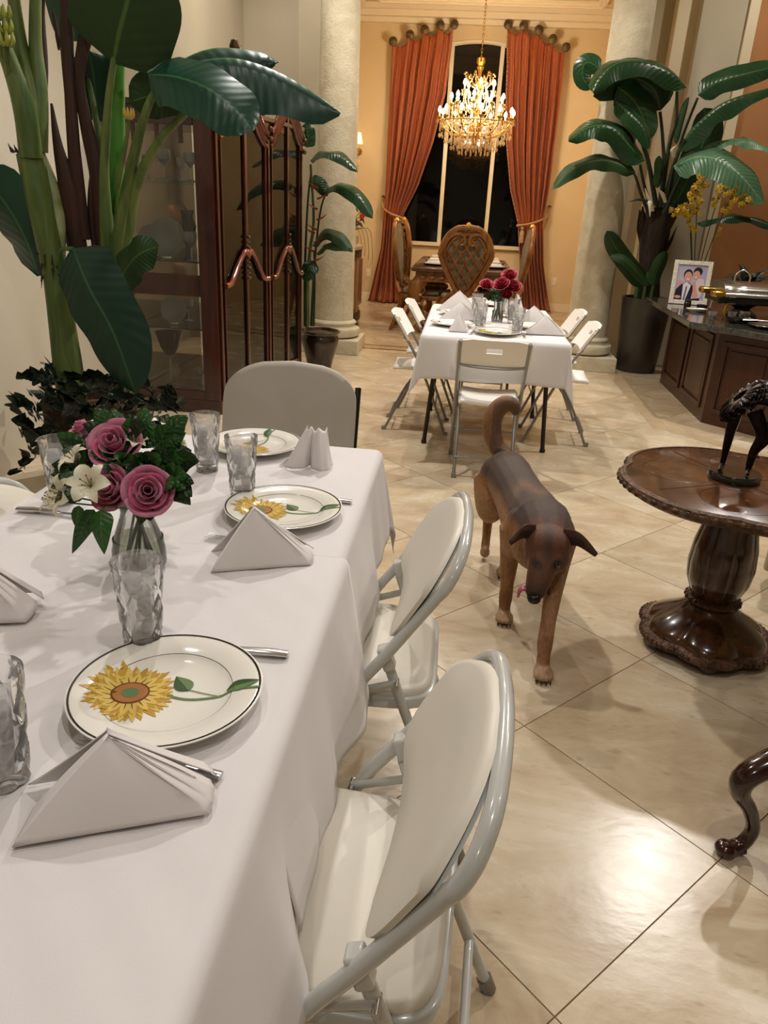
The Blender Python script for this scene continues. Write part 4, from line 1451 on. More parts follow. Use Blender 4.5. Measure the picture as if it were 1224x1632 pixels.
for k in range(64):
    a = 2 * PI * k / 64
    r = 0.399 * scal(a)
    MB().ball((PX + r * math.cos(a), PY + r * math.sin(a), PH - 0.016), 0.0115, 8, 6, (0.6, 1.1, 0.9), Matrix.Rotation(a, 3, 'Z')).obj('edge_boss', M_CARVE, t)
# inlay lines on the top
M_INLAY = mat('table_inlay_line', '3a2010', 0.25)
for k in range(4):
    a = 2 * PI * k / 4 + 0.44
    MB().box((PX + 0.18 * math.cos(a), PY + 0.18 * math.sin(a), PH + 0.0004), (0.30, 0.003, 0.0008), a).obj('inlay_line', M_INLAY, t, smooth=False)
    c = (PX + 0.2 * math.cos(a + 0.785), PY + 0.2 * math.sin(a + 0.785))
    MB().tube([(c[0] + 0.115 * math.cos(q) , c[1] + 0.115 * math.sin(q), PH + 0.0004) for q in [2 * PI * i / 36 for i in range(36)]], 0.0014, 4, flat=0.3, closed=True).obj('inlay_line', M_INLAY, t)
# fluted baluster
prof = [(0.070, PH - 0.03), (0.076, PH - 0.07), (0.086, 0.47), (0.103, 0.39), (0.109, 0.32), (0.103, 0.26), (0.085, 0.215), (0.070, 0.19)]
pr_ = [(interp([p[0] for p in prof], i / 30), interp([p[1] for p in prof], i / 30)) for i in range(31)]
MB().lathe(pr_, 96, (PX, PY, 0), wob=lambda a, s, z: 1 + 0.055 * (abs(math.sin(4 * a)) ** 0.45 - 0.8)).obj('baluster', M_WOODP, t)
MB().lathe([(0.078, 0.172), (0.090, 0.178), (0.092, 0.188), (0.080, 0.196)], 40, (PX, PY, 0)).obj('collar', M_CARVE, t)
for k in range(22):
    a = 2 * PI * k / 22
    MB().ball((PX + 0.089 * math.cos(a), PY + 0.089 * math.sin(a), 0.184), 0.0085, 8, 5).obj('collar_bead', M_CARVE, t)
def lob(a, s=1):
    return 1 + s * (0.13 * (abs(math.sin(3 * a + 0.6)) ** 0.7 - 0.7))
MB().lathe([(0.080, 0.176), (0.088, 0.160), (0.110, 0.135), (0.150, 0.108), (0.185, 0.085), (0.203, 0.064), (0.205, 0.052), (0.0, 0.052)], 96, (PX, PY, 0),
           wob=lambda a, s, z: lob(a, min(1, s * 1.6))).obj('domed_foot', M_WOODP, t, sharp=70)
MB().lathe([(0.0, 0.026), (0.212, 0.026), (0.226, 0.034), (0.228, 0.046), (0.218, 0.058), (0.200, 0.062)], 96, (PX, PY, 0), wob=lambda a, s, z: lob(a)).obj('foot_rim', M_CARVE, t)
for k in range(72):
    a = 2 * PI * k / 72
    r = 0.226 * lob(a)
    MB().ball((PX + r * math.cos(a), PY + r * math.sin(a), 0.044), 0.0095, 6, 5, (0.7, 1.2, 1.1), Matrix.Rotation(a, 3, 'Z')).obj('rim_boss', M_CARVE, t)
for k in range(6):
    a = PI / 3 * k + PI / 6 - 0.2
    r = 0.185
    MB().lathe([(0.022, 0.0), (0.036, 0.008), (0.040, 0.022), (0.034, 0.036)], 16, (PX + r * math.cos(a), PY + r * math.sin(a), 0)).obj('bun_foot', M_WOODP, t)

# ================================================================ STATUE
def remesh_obj(mb, name, m, parent, voxel, smooth_it=8, world=True):
    o = mb.obj(name, m, parent, world=world, sharp=180)
    md = o.modifiers.new('r', 'REMESH')
    md.mode = 'VOXEL'
    md.voxel_size = voxel
    md.use_smooth_shade = True
    sm = o.modifiers.new('s', 'SMOOTH')
    sm.factor = 0.5
    sm.iterations = smooth_it
    dg = bpy.context.evaluated_depsgraph_get()
    me = bpy.data.meshes.new_from_object(o.evaluated_get(dg))
    o.modifiers.clear()
    old = o.data
    o.data = me
    me.name = name
    if not me.materials:
        me.materials.append(m)
    me.polygons.foreach_set('use_smooth', [True] * len(me.polygons))
    return o
SX, SY, SZ = 0.955, 2.455, PH + 0.002
t = thing('ballerina_statue', 'dark bronze ballerina bending over on a green marble base', 'statue', (SX, SY, SZ))
MB().lathe([(0.082, 0.0), (0.084, 0.004), (0.084, 0.020), (0.081, 0.024), (0, 0.024)], 48, (SX, SY, SZ)).obj('marble_base', M_MARB, t)
def sp(x, y, z):
    return (SX + x * 1.12, SY + y * 1.12, SZ + 0.024 + z * 1.62)
mb = MB()
# standing leg, crossed front leg, bent trunk, arms reaching to the ankle, head down
mb.tube([sp(-0.035, 0.01, 0.125), sp(-0.042, -0.004, 0.070), sp(-0.038, 0.01, 0.012)], [0.024, 0.021, 0.016, 0.014, 0.011, 0.009], 10, 12)
mb.tube([sp(-0.036, 0.010, 0.010), sp(-0.052, -0.020, 0.006), sp(-0.058, -0.03, 0.004)], [0.009, 0.008, 0.005], 8, 6)
mb.tube([sp(0.012, 0.0, 0.128), sp(0.040, -0.022, 0.085), sp(0.030, -0.020, 0.045), sp(0.026, -0.022, 0.010)], [0.026, 0.023, 0.018, 0.016, 0.013, 0.010], 10, 14)
mb.tube([sp(0.026, -0.022, 0.008), sp(0.020, -0.044, 0.004)], [0.008, 0.006], 8, 4)
mb.tube([sp(-0.015, 0.0, 0.135), sp(0.01, 0.0, 0.152), sp(0.050, -0.012, 0.150), sp(0.074, -0.02, 0.132)], [0.022, 0.021, 0.020, 0.021, 0.018], 12, 12)
mb.ball(sp(0.084, -0.028, 0.108), 0.016, 14, 10, (0.9, 1, 1.15))
mb.ball(sp(0.090, -0.018, 0.116), 0.008, 10, 8)
mb.ball(sp(0.082, -0.042, 0.104), 0.004, 8, 6)
mb.tube([sp(0.074, -0.02, 0.132), sp(0.080, -0.024, 0.118)], 0.008, 8)
for yy, xs_ in ((-0.032, 0.062), (-0.006, 0.056)):
    mb.tube([sp(0.062, yy, 0.135), sp(xs_, yy - 0.006, 0.088), sp(0.036, -0.024, 0.048)], [0.012, 0.010, 0.009, 0.008], 8, 10)
for k in range(5):
    mb.tube([sp(0.036, -0.024, 0.048), sp(0.028 + k * 0.003, -0.032 - 0.002 * k, 0.036 + 0.001 * k)], 0.0024, 6)
mb.tube([sp(0.036, -0.024, 0.048), sp(0.046, -0.030, 0.036)], 0.0026, 6)
remesh_obj(mb, 'figure', M_BRONZE, t, 0.0022, 3)
R = random.Random(3)
def tutu(u, v, k):
    a = 2 * PI * u
    r = 0.022 + 0.066 * v
    x, y = r * math.cos(a), r * math.sin(a) * 0.8
    z = 0.004 * math.sin(a * 17 + k * 2) * v + 0.0022 * math.sin(a * 41 + k) * v - 0.012 * v * v + k * 0.006
    q = Matrix.Rotation(-0.85, 3, 'Y') @ V((x * 1.05, y, z + 0.0))
    return V(sp(-0.028, 0, 0.150)) + q
for k in range(4):
    MB().grid(lambda u, v, k=k: tutu(u, v * (1 - 0.07 * k), k * 0.8), 140, 7, True).obj('tutu_layer', M_BRONZE, t, solid=0.001, sharp=50)
MB().grid(lambda u, v: V(sp(-0.022 + 0.034 * v, 0, 0.142 + 0.012 * v)) + V((0, (0.024 - 0.002 * v) * math.cos(2 * PI * u), (0.024 - 0.002 * v + 0.001 * math.sin(60 * u + 30 * v)) * math.sin(2 * PI * u))), 40, 10, True).obj('bodice', M_BRONZE, t, solid=0.0012)

# cabriole-legged chair cut off by the right edge, and the cream seat behind the pedestal
t = thing('cabriole_stool', 'dark mahogany seat with a scrolled cabriole leg at the right edge', 'stool', (1.08, 1.50, 0))
M_MAH = mat('mahogany', '31100a', 0.18, col2='240a06', nscale=6, coat=0.7)
def cab(x, y, dx, dy):
    d = V((dx, dy, 0))
    b = V((x, y, 0))
    P = [b + d * 0.005 + V((0, 0, 0.018)), b + d * -0.035 + V((0, 0, 0.035)), b + d * -0.052 + V((0, 0, 0.09)), b + d * -0.025 + V((0, 0, 0.17)), b + d * 0.015 + V((0, 0, 0.24)), b + d * 0.01 + V((0, 0, 0.30)), b + d * -0.06 + V((0, 0, 0.345)), b + d * -0.13 + V((0, 0, 0.365))]
    l = MB().tube(P, [0.020, 0.018, 0.016, 0.020, 0.028, 0.034, 0.036], 16, 26)
    l.ball(b + d * 0.008 + V((0, 0, 0.022)), 0.026, 16, 10, (1, 1, 0.85))
    l.tube([b + d * -0.01 + V((-.02, .0, 0.02)), b + d * -0.02 + V((0.02, 0, 0.02))], 0.016, 10)
    l.v = [V((p.x, p.y, p.z * 0.80)) for p in l.v]
    l.obj('leg', M_MAH, t)
cab(0.752, 1.43, -0.95, -0.3)
cab(1.36, 1.25, 0.8, -0.6)
cab(1.14, 1.98, -0.8, 0.6)
cab(1.45, 1.78, 0.8, 0.6)
MB().prism([(0.83, 1.42), (1.36, 1.24), (1.48, 1.80), (1.12, 1.96)], 0.265, 0.33).obj('seat_rail', M_MAH, t, bevel=0.01)
MB().prism([(0.85, 1.43), (1.34, 1.27), (1.45, 1.78), (1.13, 1.93)], 0.33, 0.41).obj('seat_cushion', mat('cream_upholstery', 'b9ae94', 0.85, bump=(200, .1)), t, bevel=0.025)
t = thing('cream_ottoman', 'cream upholstered seat behind the pedestal table at the right edge', 'ottoman', (1.75, 3.2, 0))
MB().prism([(1.36, 2.98), (1.75, 2.62), (2.3, 3.1), (1.9, 3.6)], 0.05, 0.36).obj('upholstered_body', mat('sage_cream_fabric', 'b5ad93', 0.85, bump=(150, .1)), t, bevel=0.02)
MB().prism([(1.34, 2.98), (1.75, 2.60), (2.32, 3.1), (1.9, 3.62)], 0.36, 0.45).obj('seat_cushion', MATS['sage_cream_fabric'], t, bevel=0.03)
for p in ((1.44, 2.98), (1.75, 2.70), (2.2, 3.1), (1.9, 3.5)):
    MB().tube([(p[0], p[1], 0), (p[0], p[1], 0.06)], 0.022, 10).obj('foot', M_MAH, t)

# ================================================================ BUFFET CABINET
t = thing('buffet_cabinet', 'brown panelled angled buffet cabinet at the right', 'cabinet', (2.5, 6.2, 0))
BP = [(1.91, 7.15), (1.88, 5.70), (2.22, 5.36), (3.6, 5.36), (3.6, 7.15)]
MB().prism(BP, 0.0, 0.70).obj('carcass', M_WOODK, t, smooth=False)
def panel_on(a, b, z0, z1, o):
    A, B = V((a[0], a[1], 0)), V((b[0], b[1], 0))
    d = (B - A).normalized()
    n = V((0, 0, 1)).cross(d) * o
    def q(s, z, k):
        return A + d * s + n * k + V((0, 0, z))
    L = (B - A).length
    fr = MB()
    w = 0.035
    for s0, s1, za, zb in ((0, L, z1 - w, z1), (0, L, z0, z0 + w), (0, w, z0 + w, z1 - w), (L - w, L, z0 + w, z1 - w)):
        fr.plate([q(s0, za, 0.0), q(s1, za, 0.0), q(s1, zb, 0.0), q(s0, zb, 0.0)], n, 0.014)
    fr.obj('panel_frame', M_WOODK, t, smooth=False, bevel=0.004)
    MB().plate([q(w + .025, z0 + w + .025, 0), q(L - w - .025, z0 + w + .025, 0), q(L - w - .025, z1 - w - .025, 0), q(w + .025, z1 - w - .025, 0)], n, 0.010).obj('raised_panel', M_WOODK, t, smooth=False, bevel=0.006)
panel_on((1.905, 7.05), (1.895, 6.48), 0.09, 0.64, -1)
panel_on((1.893, 6.38), (1.882, 5.80), 0.09, 0.64, -1)
panel_on((2.30, 5.36), (2.95, 5.36), 0.09, 0.62, -1)
panel_on((3.0, 5.36), (3.55, 5.36), 0.09, 0.62, -1)
panel_on((1.915, 5.665), (2.19, 5.39), 0.09, 0.62, -1)
ct = MB().prism([(1.68, 7.30), (1.63, 5.62), (2.04, 5.20), (3.7, 5.20), (3.7, 7.30)], 0.70, 0.745).obj('countertop', M_GRAN, smooth=False, bevel=0.008)
tag(center(ct), 'dark speckled granite countertop on the brown buffet cabinet', 'countertop')

CZ = 0.746
# photo in a white pearl frame
t = thing('photo_frame', 'white pearly frame with a photo of a smiling couple on the buffet', 'photo frame', (1.92, 6.80, CZ), math.radians(-8))
tilt = Matrix.Rotation(math.radians(-12), 3, 'X')
def fp(x, z, y=0):
    return tilt @ V((x, y, z))
FW, FH = 0.155, 0.36
def fbox(x0, x1, z0, z1, y0, y1, nm, m, par, bev=0.0):
    vs = [fp(x, z, y) for x in (x0, x1) for z in (z0, z1) for y in (y0, y1)]
    return MB().add(vs, [(0, 1, 3, 2), (4, 6, 7, 5), (0, 4, 5, 1), (2, 3, 7, 6), (0, 2, 6, 4), (1, 5, 7, 3)]).obj(nm, m, par, world=False, smooth=False, bevel=bev)
M_PEARL = mat('pearl_frame', 'efe9dc', 0.3, col2='cfc7b4', nscale=90, bump=(120, 0.5))
fbox(-FW, -FW + 0.035, 0, FH, -0.01, 0.01, 'frame_side', M_PEARL, t, 0.003)
fbox(FW - 0.035, FW, 0, FH, -0.01, 0.01, 'frame_side', M_PEARL, t, 0.003)
fbox(-FW + 0.035, FW - 0.035, 0, 0.035, -0.01, 0.01, 'frame_side', M_PEARL, t, 0.003)
fbox(-FW + 0.035, FW - 0.035, FH - 0.035, FH, -0.01, 0.01, 'frame_side', M_PEARL, t, 0.003)
fbox(-0.02, 0.02, 0.0, 0.25, 0.012, 0.016, 'easel_back', M_BLACK, t)
ph = fbox(-FW + 0.035, FW - 0.035, 0.035, FH - 0.035, -0.002, 0.004, 'photograph', mat('photo_backdrop', 'a79fc0', 0.25, col2='c7bccb', nscale=5), t)
def flat(pts, m, dy, nm):
    n = len(pts)
    vs = [fp(x, z, -0.0025 - dy) for x, z in pts]
    MB().add(vs, [tuple(range(n))]).obj(nm, m, ph, world=False, smooth=False)
def ell(cx, cz, rx, rz, n=20, a0=0, a1=2 * PI):
    return [(cx + rx * math.cos(a0 + (a1 - a0) * k / n), cz + rz * math.sin(a0 + (a1 - a0) * k / n)) for k in range(n)]
P1 = mat('photo_suit', '14122a', 0.3); P2 = mat('photo_skin', 'd79a86', 0.3); P3 = mat('photo_hair', '1c1420', 0.3)
P4 = mat('photo_shirt', 'e4dde8', 0.3); P5 = mat('photo_tie', '6d6878', 0.3); P6 = mat('photo_dress', 'dcc8c8', 0.3); P7 = mat('photo_smile', 'f4ece8', 0.3)
flat([(-0.118, 0.037), (0.09, 0.037), (0.085, 0.10), (0.03, 0.15), (-0.02, 0.185), (-0.075, 0.165), (-0.112, 0.12)], P1, 0.0, 'printed_suit')
flat([(0.02, 0.05), (0.085, 0.06), (0.115, 0.15), (0.10, 0.215), (0.05, 0.22), (0.03, 0.15)], P6, 0.0003, 'printed_dress')
flat([(-0.055, 0.04), (-0.025, 0.04), (0.005, 0.16), (-0.03, 0.185), (-0.06, 0.165)], P4, 0.0005, 'printed_shirt')
flat([(-0.045, 0.04), (-0.03, 0.04), (-0.022, 0.15), (-0.035, 0.15)], P5, 0.0007, 'printed_tie')
flat(ell(-0.03, 0.245, 0.036, 0.045), P3, 0.0009, 'printed_hair')
flat(ell(-0.028, 0.228, 0.030, 0.042), P2, 0.0011, 'printed_face')
flat(ell(-0.026, 0.208, 0.012, 0.005), P7, 0.0013, 'printed_smile')
flat(ell(0.045, 0.275, 0.036, 0.035), P3, 0.0009, 'printed_hair')
flat(ell(0.038, 0.245, 0.027, 0.036), P2, 0.0011, 'printed_face')
flat(ell(0.034, 0.229, 0.010, 0.004), P7, 0.0013, 'printed_smile')
flat([(0.03, 0.05), (0.075, 0.075), (0.055, 0.12), (0.035, 0.19), (0.015, 0.185), (0.025, 0.12)], P2, 0.0014, 'printed_arm')
flat(ell(-0.09, 0.175, 0.016, 0.024), P2, 0.0014, 'printed_hand')
flat(ell(-0.09, 0.06, 0.026, 0.012), P2, 0.0014, 'printed_hand')

# chafing dish
t = thing('chafing_dish', 'stainless chafing dish with gold corner and arched handle on the buffet', 'chafing dish', (2.20, 6.05, CZ))
cx0, cx1, cy0, cy1 = 1.86, 2.55, 5.86, 6.26
M_GOLD = mat('gold_trim', 'd8a94a', 0.2, 1.0)
M_DPAN = mat('dark_pan', '3a3632', 0.25, 0.8)
MB().b2((cx0 + 0.02, cy0 + .02, CZ + 0.11), (cx1, cy1 - .02, CZ + 0.16)).obj('water_pan', M_DPAN, t, bevel=0.01)
MB().b2((cx0 + .05, cy0, CZ + 0.16), (cx1, cy1, CZ + 0.19)).obj('rim', M_STEEL, t, bevel=0.008)
MB().grid(lambda u, v: (cx0 + 0.05 + (cx1 - cx0 - 0.05) * u, (cy0 + cy1) / 2 - 0.19 * math.cos(PI * v), CZ + 0.19 + 0.075 * math.sin(PI * v) ** 0.7), 4, 18).obj('roll_lid', M_STEEL, t, solid=0.003)
MB().plate([(cx0 + 0.05, (cy0 + cy1) / 2 - 0.19 * math.cos(PI * v / 12), CZ + 0.19 + 0.075 * math.sin(PI * v / 12) ** 0.7) for v in range(13)], (-1, 0, 0), 0.003).obj('lid_end', M_STEEL, t)
MB().b2((cx0 - 0.03, cy0 - 0.005, CZ + 0.155), (cx0 + 0.055, cy0 + 0.10, CZ + 0.20)).obj('gold_corner', M_GOLD, t, bevel=0.012)
MB().b2((cx0 - 0.03, cy1 - 0.10, CZ + 0.155), (cx0 + 0.055, cy1 + 0.005, CZ + 0.20)).obj('gold_corner', M_GOLD, t, bevel=0.012)
MB().tube([(2.02, 6.06, CZ + 0.262), (2.025, 6.06, CZ + 0.31), (2.075, 6.06, CZ + 0.345), (2.125, 6.06, CZ + 0.31), (2.13, 6.06, CZ + 0.262)], 0.007, 10, 20).obj('lid_handle', M_STEEL, t)
for x in (cx0 + 0.10, cx1 - 0.06):
    for y in (cy0 + 0.03, cy1 - 0.03):
        MB().tube([(x, y, CZ + 0.16), (x - 0.02, y, CZ + 0.06), (x, y, CZ)], 0.009, 8, 8).obj('stand_leg', M_GOLD if y < 6 else M_STEEL, t)
MB().lathe([(0.035, 0), (0.04, 0.01), (0.038, 0.05), (0.02, 0.055)], 20, (2.15, 6.06, CZ)).obj('burner', M_STEEL, t)
def tray(name, lab, cat, x, y, rz, L, W_, h, m):
    t = thing(name, lab, cat, (x, y, CZ), rz)
    def fn(u, v):
        a = 2 * PI * u
        e = lambda q, k: (abs(q) ** 0.5) * (1 if q > 0 else -1) * k
        f, z = interp([0.0, 0.8, 0.86, 0.96, 1.0], v), interp([0.004, 0.004, 0.008, h, h + 0.002], v)
        return (e(math.cos(a), L / 2) * f, e(math.sin(a), W_ / 2) * f, z)
    MB().grid(fn, 40, 8, True).obj('dish', m, t, world=False, solid=0.002)
    return t
def spoon(lab, x, y, z, rz, L=0.24):
    t = thing('serving_spoon', lab, 'spoon', (x, y, z), rz)
    MB().tube([(0, 0, 0.006), (L * 0.5, 0, 0.012), (L, 0, 0.006)], [0.008, 0.005, 0.006], 8, 8, flat=0.5).obj('handle', M_STEEL, t, world=False)
    MB().ball((L + 0.03, 0, 0.008), 0.03, 14, 8, (1.2, 0.8, 0.25)).obj('bowl', M_STEEL, t, world=False)
tray('small_dish', 'small white oval dish with silver rim in front of the photo frame', 'dish', 1.86, 6.30, 0.3, 0.16, 0.10, 0.02, M_PLATE)
tray('serving_tray', 'oval silver tray at the front of the buffet, cut off at the right', 'tray', 2.28, 5.52, 0.05, 0.55, 0.26, 0.02, M_STEEL)
tray('serving_tray', 'dark glass tray under the chafing dish front edge', 'tray', 2.02, 5.72, 0.1, 0.22, 0.14, 0.03, M_DPAN)
spoon('silver serving spoon lying across the front of the buffet', 1.99, 5.62, CZ + 0.03, -0.25, 0.26)
spoon('silver serving spoon pointing toward the small dish', 1.90, 5.93, CZ, -1.1, 0.14)
t = thing('spice_jar', 'small dark brown jar before the photo frame', 'jar', (1.83, 6.47, CZ))
MB().lathe([(0.026, 0), (0.028, 0.05), (0.024, 0.055), (0, 0.055)], 20, (1.83, 6.47, CZ)).obj('jar_body', mat('dark_jar', '2b1b18', 0.15), t)
MB().lathe([(0.026, 0.055), (0.026, 0.068), (0, 0.068)], 20, (1.83, 6.47, CZ)).obj('lid', M_BLACK, t)
t = thing('cup', 'dark purple tea light cup between jar and small dish', 'cup', (1.94, 6.45, CZ))
MB().lathe([(0.02, 0), (0.038, 0.01), (0.042, 0.04), (0.038, 0.04), (0.03, 0.012), (0, 0.01)], 24, (1.94, 6.45, CZ)).obj('cup_body', mat('purple_glass', '2c2130', 0.15), t)
MB().lathe([(0.02, 0.012), (0.021, 0.02), (0, 0.02)], 20, (1.94, 6.45, CZ)).obj('tea_light', M_CANDLE, t)
for i, (x, y, lab) in enumerate(((1.99, 5.86, 'small clear glass cup at the left corner of the chafing dish'), (1.83, 5.80, 'clear glass cup nearest the corner of the granite'))):
    t = thing('glass_cup', lab, 'cup', (x, y, CZ))
    MB().lathe([(0.022, 0), (0.03, 0.03), (0.032, 0.06), (0.029, 0.06), (0.026, 0.03), (0, 0.006)], 24, (x, y, CZ)).obj('cup_body', M_GLASS, t)
    MB().lathe([(0.019, 0.006), (0.027, 0.035), (0, 0.035)], 20, (x, y, CZ)).obj('contents', M_STEEL, t)

# ================================================================ DISPLAY CABINET
CA, CD = V((-1.60, 4.90, 0)), V((0.175, 0.9846, 0)).normalized()
CL = 1.45
CN = V((CD.y, -CD.x, 0))
CB = CA + CD * CL
def cs(s, z, o=0.0):
    return CA + CD * s + CN * o + V((0, 0, z))
t = thing('display_cabinet', 'tall cherry wood glass display cabinet behind the banana plant', 'cabinet', (-1.85, 5.5, 0))
foot = [(-2.24, 4.90), (-1.60, 4.90), (CB.x, CB.y), (-2.24, CB.y)]
MB().prism(foot, 0.0, 0.10).obj('base_plinth', M_WOODR, t, smooth=False, bevel=0.006)
MB().prism([(-2.22, 4.93), (-1.62, 4.93), (CB.x - 0.02, CB.y - 0.02), (-2.22, CB.y - 0.02)], 0.10, 0.125).obj('cabinet_floor', M_WOODR, t, smooth=False)
MB().prism([(-2.24, 4.90), (-1.60, 4.90), (CB.x, CB.y), (-2.24, CB.y)], 1.86, 1.90).obj('cabinet_roof', M_WOODR, t, smooth=False)
MB().prism([(-2.27, 4.87), (-1.585, 4.87), (CB.x + 0.02, CB.y + 0.02), (-2.27, CB.y + 0.02)], 1.90, 1.935).obj('cornice', M_WOODR, t, smooth=False, bevel=0.008)
MB().b2((-2.245, 4.95, 0.1), (-2.23, CB.y, 1.86)).obj('back_panel', mat('cabinet_mirror_back', '8c8070', 0.08, 1.0), t, smooth=False)
def post(p, w, z0, z1, nm='post'):
    MB().tube([p + V((0, 0, z0)), p + V((0, 0, z1))], w, 4).obj(nm, M_WOODR, t, smooth=False)
# end panel facing the viewer
MB().b2((-2.24, 4.89, 0.1), (-2.185, 4.93, 1.86)).obj('end_stile', M_WOODR, t, smooth=False, bevel=0.004)
MB().b2((-1.715, 4.89, 0.1), (-1.60, 4.94, 1.86)).obj('end_stile', M_WOODR, t, smooth=False, bevel=0.004)
for z0, z1 in ((1.80, 1.86), (0.79, 0.925), (0.10, 0.16)):
    MB().b2((-2.185, 4.89, z0), (-1.715, 4.925, z1)).obj('end_rail', M_WOODR, t, smooth=False, bevel=0.004)
for z0, z1 in ((0.16, 0.79), (0.925, 1.80)):
    MB().b2((-2.185, 4.905, z0), (-1.715, 4.909, z1)).obj('glass_pane', M_PANE, t, smooth=False)
for x in (-2.1, -1.95, -1.8):
    MB().b2((x - 0.012, 4.90, 1.70), (x + 0.012, 4.915, 1.80)).obj('fret', M_WOODR, t, smooth=False)
# long side: two arched doors, each with a centre mullion
def topz(s):
    c = 0.43 if s < 0.78 else 1.15
    h = 0.36
    k = max(0.0, 1 - abs(s - c) / h)
    return 1.83 + 0.22 * (0.5 - 0.5 * math.cos(PI * k)) + 0.03 * math.exp(-((s - c) / 0.05) ** 2)
for s, w_ in ((0.03, 0.030), (0.085, 0.016), (0.745, 0.018), (0.80, 0.028), (0.855, 0.018), (1.375, 0.014), (1.42, 0.024)):
    mb = MB()
    a, b = cs(s - w_ / 2, 0.1, -0.02), cs(s + w_ / 2, 0.1, -0.02)
    mb.add([a, b, b + CN * 0.035, a + CN * 0.035] + [p + V((0, 0, topz(s) - 0.1)) for p in (a, b, b + CN * 0.035, a + CN * 0.035)],
           [(3, 2, 1, 0), (4, 5, 6, 7), (0, 1, 5, 4), (1, 2, 6, 5), (2, 3, 7, 6), (3, 0, 4, 7)])
    mb.obj('door_stile', M_WOODR, t, smooth=False, bevel=0.004)
for s in (0.43, 1.15):
    a, b = cs(s - 0.02, 0.1, -0.015), cs(s + 0.02, 0.1, -0.015)
    MB().add([a, b, b + CN * 0.03, a + CN * 0.03] + [p + V((0, 0, topz(s) - 0.12)) for p in (a, b, b + CN * 0.03, a + CN * 0.03)],
             [(3, 2, 1, 0), (4, 5, 6, 7), (0, 1, 5, 4), (1, 2, 6, 5), (2, 3, 7, 6), (3, 0, 4, 7)]).obj('door_mullion', M_WOODR, t, smooth=False, bevel=0.005)
M_WOODL = mat('polished_arch', '7b3a24', 0.18, col2='5c2716', nscale=4, coat=0.8)
for s0, s1 in ((0.07, 0.77), (0.83, 1.43)):
    for k, (dz, r) in enumerate(((0.0, 0.020), (-0.045, 0.014), (-0.085, 0.016))):
        n = 26
        P = [cs(s0 + (s1 - s0) * i / n, topz(s0 + (s1 - s0) * i / n) + dz, 0.018 - 0.004 * k) for i in range(n + 1)]
        MB().tube(P, r, 8).obj('arch_moulding', M_WOODL, t)
    n = 26
    vs = []
    for i in range(n + 1):
        s = s0 + (s1 - s0) * i / n
        for z in (topz(s) - 0.10, topz(s)):
            vs.append(cs(s, z, 0.004))
            vs.append(cs(s, z, -0.014))
    fs = []
    for i in range(n):
        a = 4 * i
        fs += [(a, a + 2, a + 6, a + 4), (a + 5, a + 7, a + 3, a + 1), (a + 2, a + 3, a + 7, a + 6), (a, a + 4, a + 5, a + 1)]
    MB().add(vs, fs).obj('door_arch', M_WOODL, t)
    # bottom rail, S-curved middle rails, glass, handles
    a, b = cs(s0, 0.1, -0.015), cs(s1, 0.1, -0.015)
    MB().add([a, b, b + CN * 0.03, a + CN * 0.03] + [p + V((0, 0, 0.07)) for p in (a, b, b + CN * 0.03, a + CN * 0.03)],
             [(3, 2, 1, 0), (4, 5, 6, 7), (0, 1, 5, 4), (1, 2, 6, 5), (2, 3, 7, 6), (3, 0, 4, 7)]).obj('door_rail', M_WOODR, t, smooth=False)
    c = 0.43 if s0 < 0.5 else 1.15
    for e in (s0 + 0.01, s1 - 0.01):
        P = [cs(e, 0.86, 0.016), cs(e + (c - e) * 0.25, 0.875, 0.018), cs(e + (c - e) * 0.55, 0.98, 0.02), cs(e + (c - e) * 0.85, 1.065, 0.02), cs(c, 1.045, 0.02)]
        MB().tube(P, [0.022, 0.018, 0.014, 0.018, 0.022], 10, 20).obj('scrolled_rail', M_WOODL, t)
    hb = MB()
    for i in range(9):
        hb.ball(cs(c, 1.16 - i * 0.034, 0.026), 0.012 - 0.003 * (i % 2), 8, 6)
    hb.obj('beaded_handle', M_OLDBR, t)
    gp = [cs(s0, 0.17, -0.004), cs(s1, 0.17, -0.004)] + [cs(s1 + (s0 - s1) * i / 20, topz(s1 + (s0 - s1) * i / 20) - 0.06, -0.004) for i in range(21)]
    MB().plate(gp, CN, 0.003).obj('glass_pane', M_PANE, t, smooth=False)
for s, z in ((0.80, 1.86), (0.80, 1.80), (1.43, 1.84), (1.43, 1.76)):
    MB().ball(cs(s, z, 0.03), 0.018, 10, 8).obj('carved_drop', M_OLDBR, t)
# crest and finial on the roof
P = [cs(0.06, 1.95, -0.03), cs(0.20, 2.03, -0.03), cs(0.34, 2.16, -0.03), cs(0.43, 2.21, -0.03), cs(0.52, 2.16, -0.03), cs(0.66, 2.03, -0.03), cs(0.80, 1.95, -0.03)]
sp_ = spline(P, 24)
vs = []
for p in sp_:
    vs += [p, V((p.x, p.y, 1.93)), p - CN * 0.03, V((p.x, p.y, 1.93)) - CN * 0.03]
fs = []
for i in range(24):
    a = 4 * i
    fs += [(a, a + 4, a + 5, a + 1), (a + 3, a + 7, a + 6, a + 2), (a, a + 2, a + 6, a + 4)]
MB().add(vs, fs).obj('crest_board', M_WOODL, t)
MB().tube(P, 0.02, 8, 24).obj('crest_moulding', M_WOODL, t)
MB().lathe([(0.014, 2.20), (0.028, 2.225), (0.016, 2.24), (0.034, 2.27), (0.036, 2.295), (0.024, 2.325), (0, 2.335)], 20, tuple(cs(0.43, 0, -0.045))).obj('finial', M_OLDBR, t)
SHZ = (0.57, 1.005, 1.49)
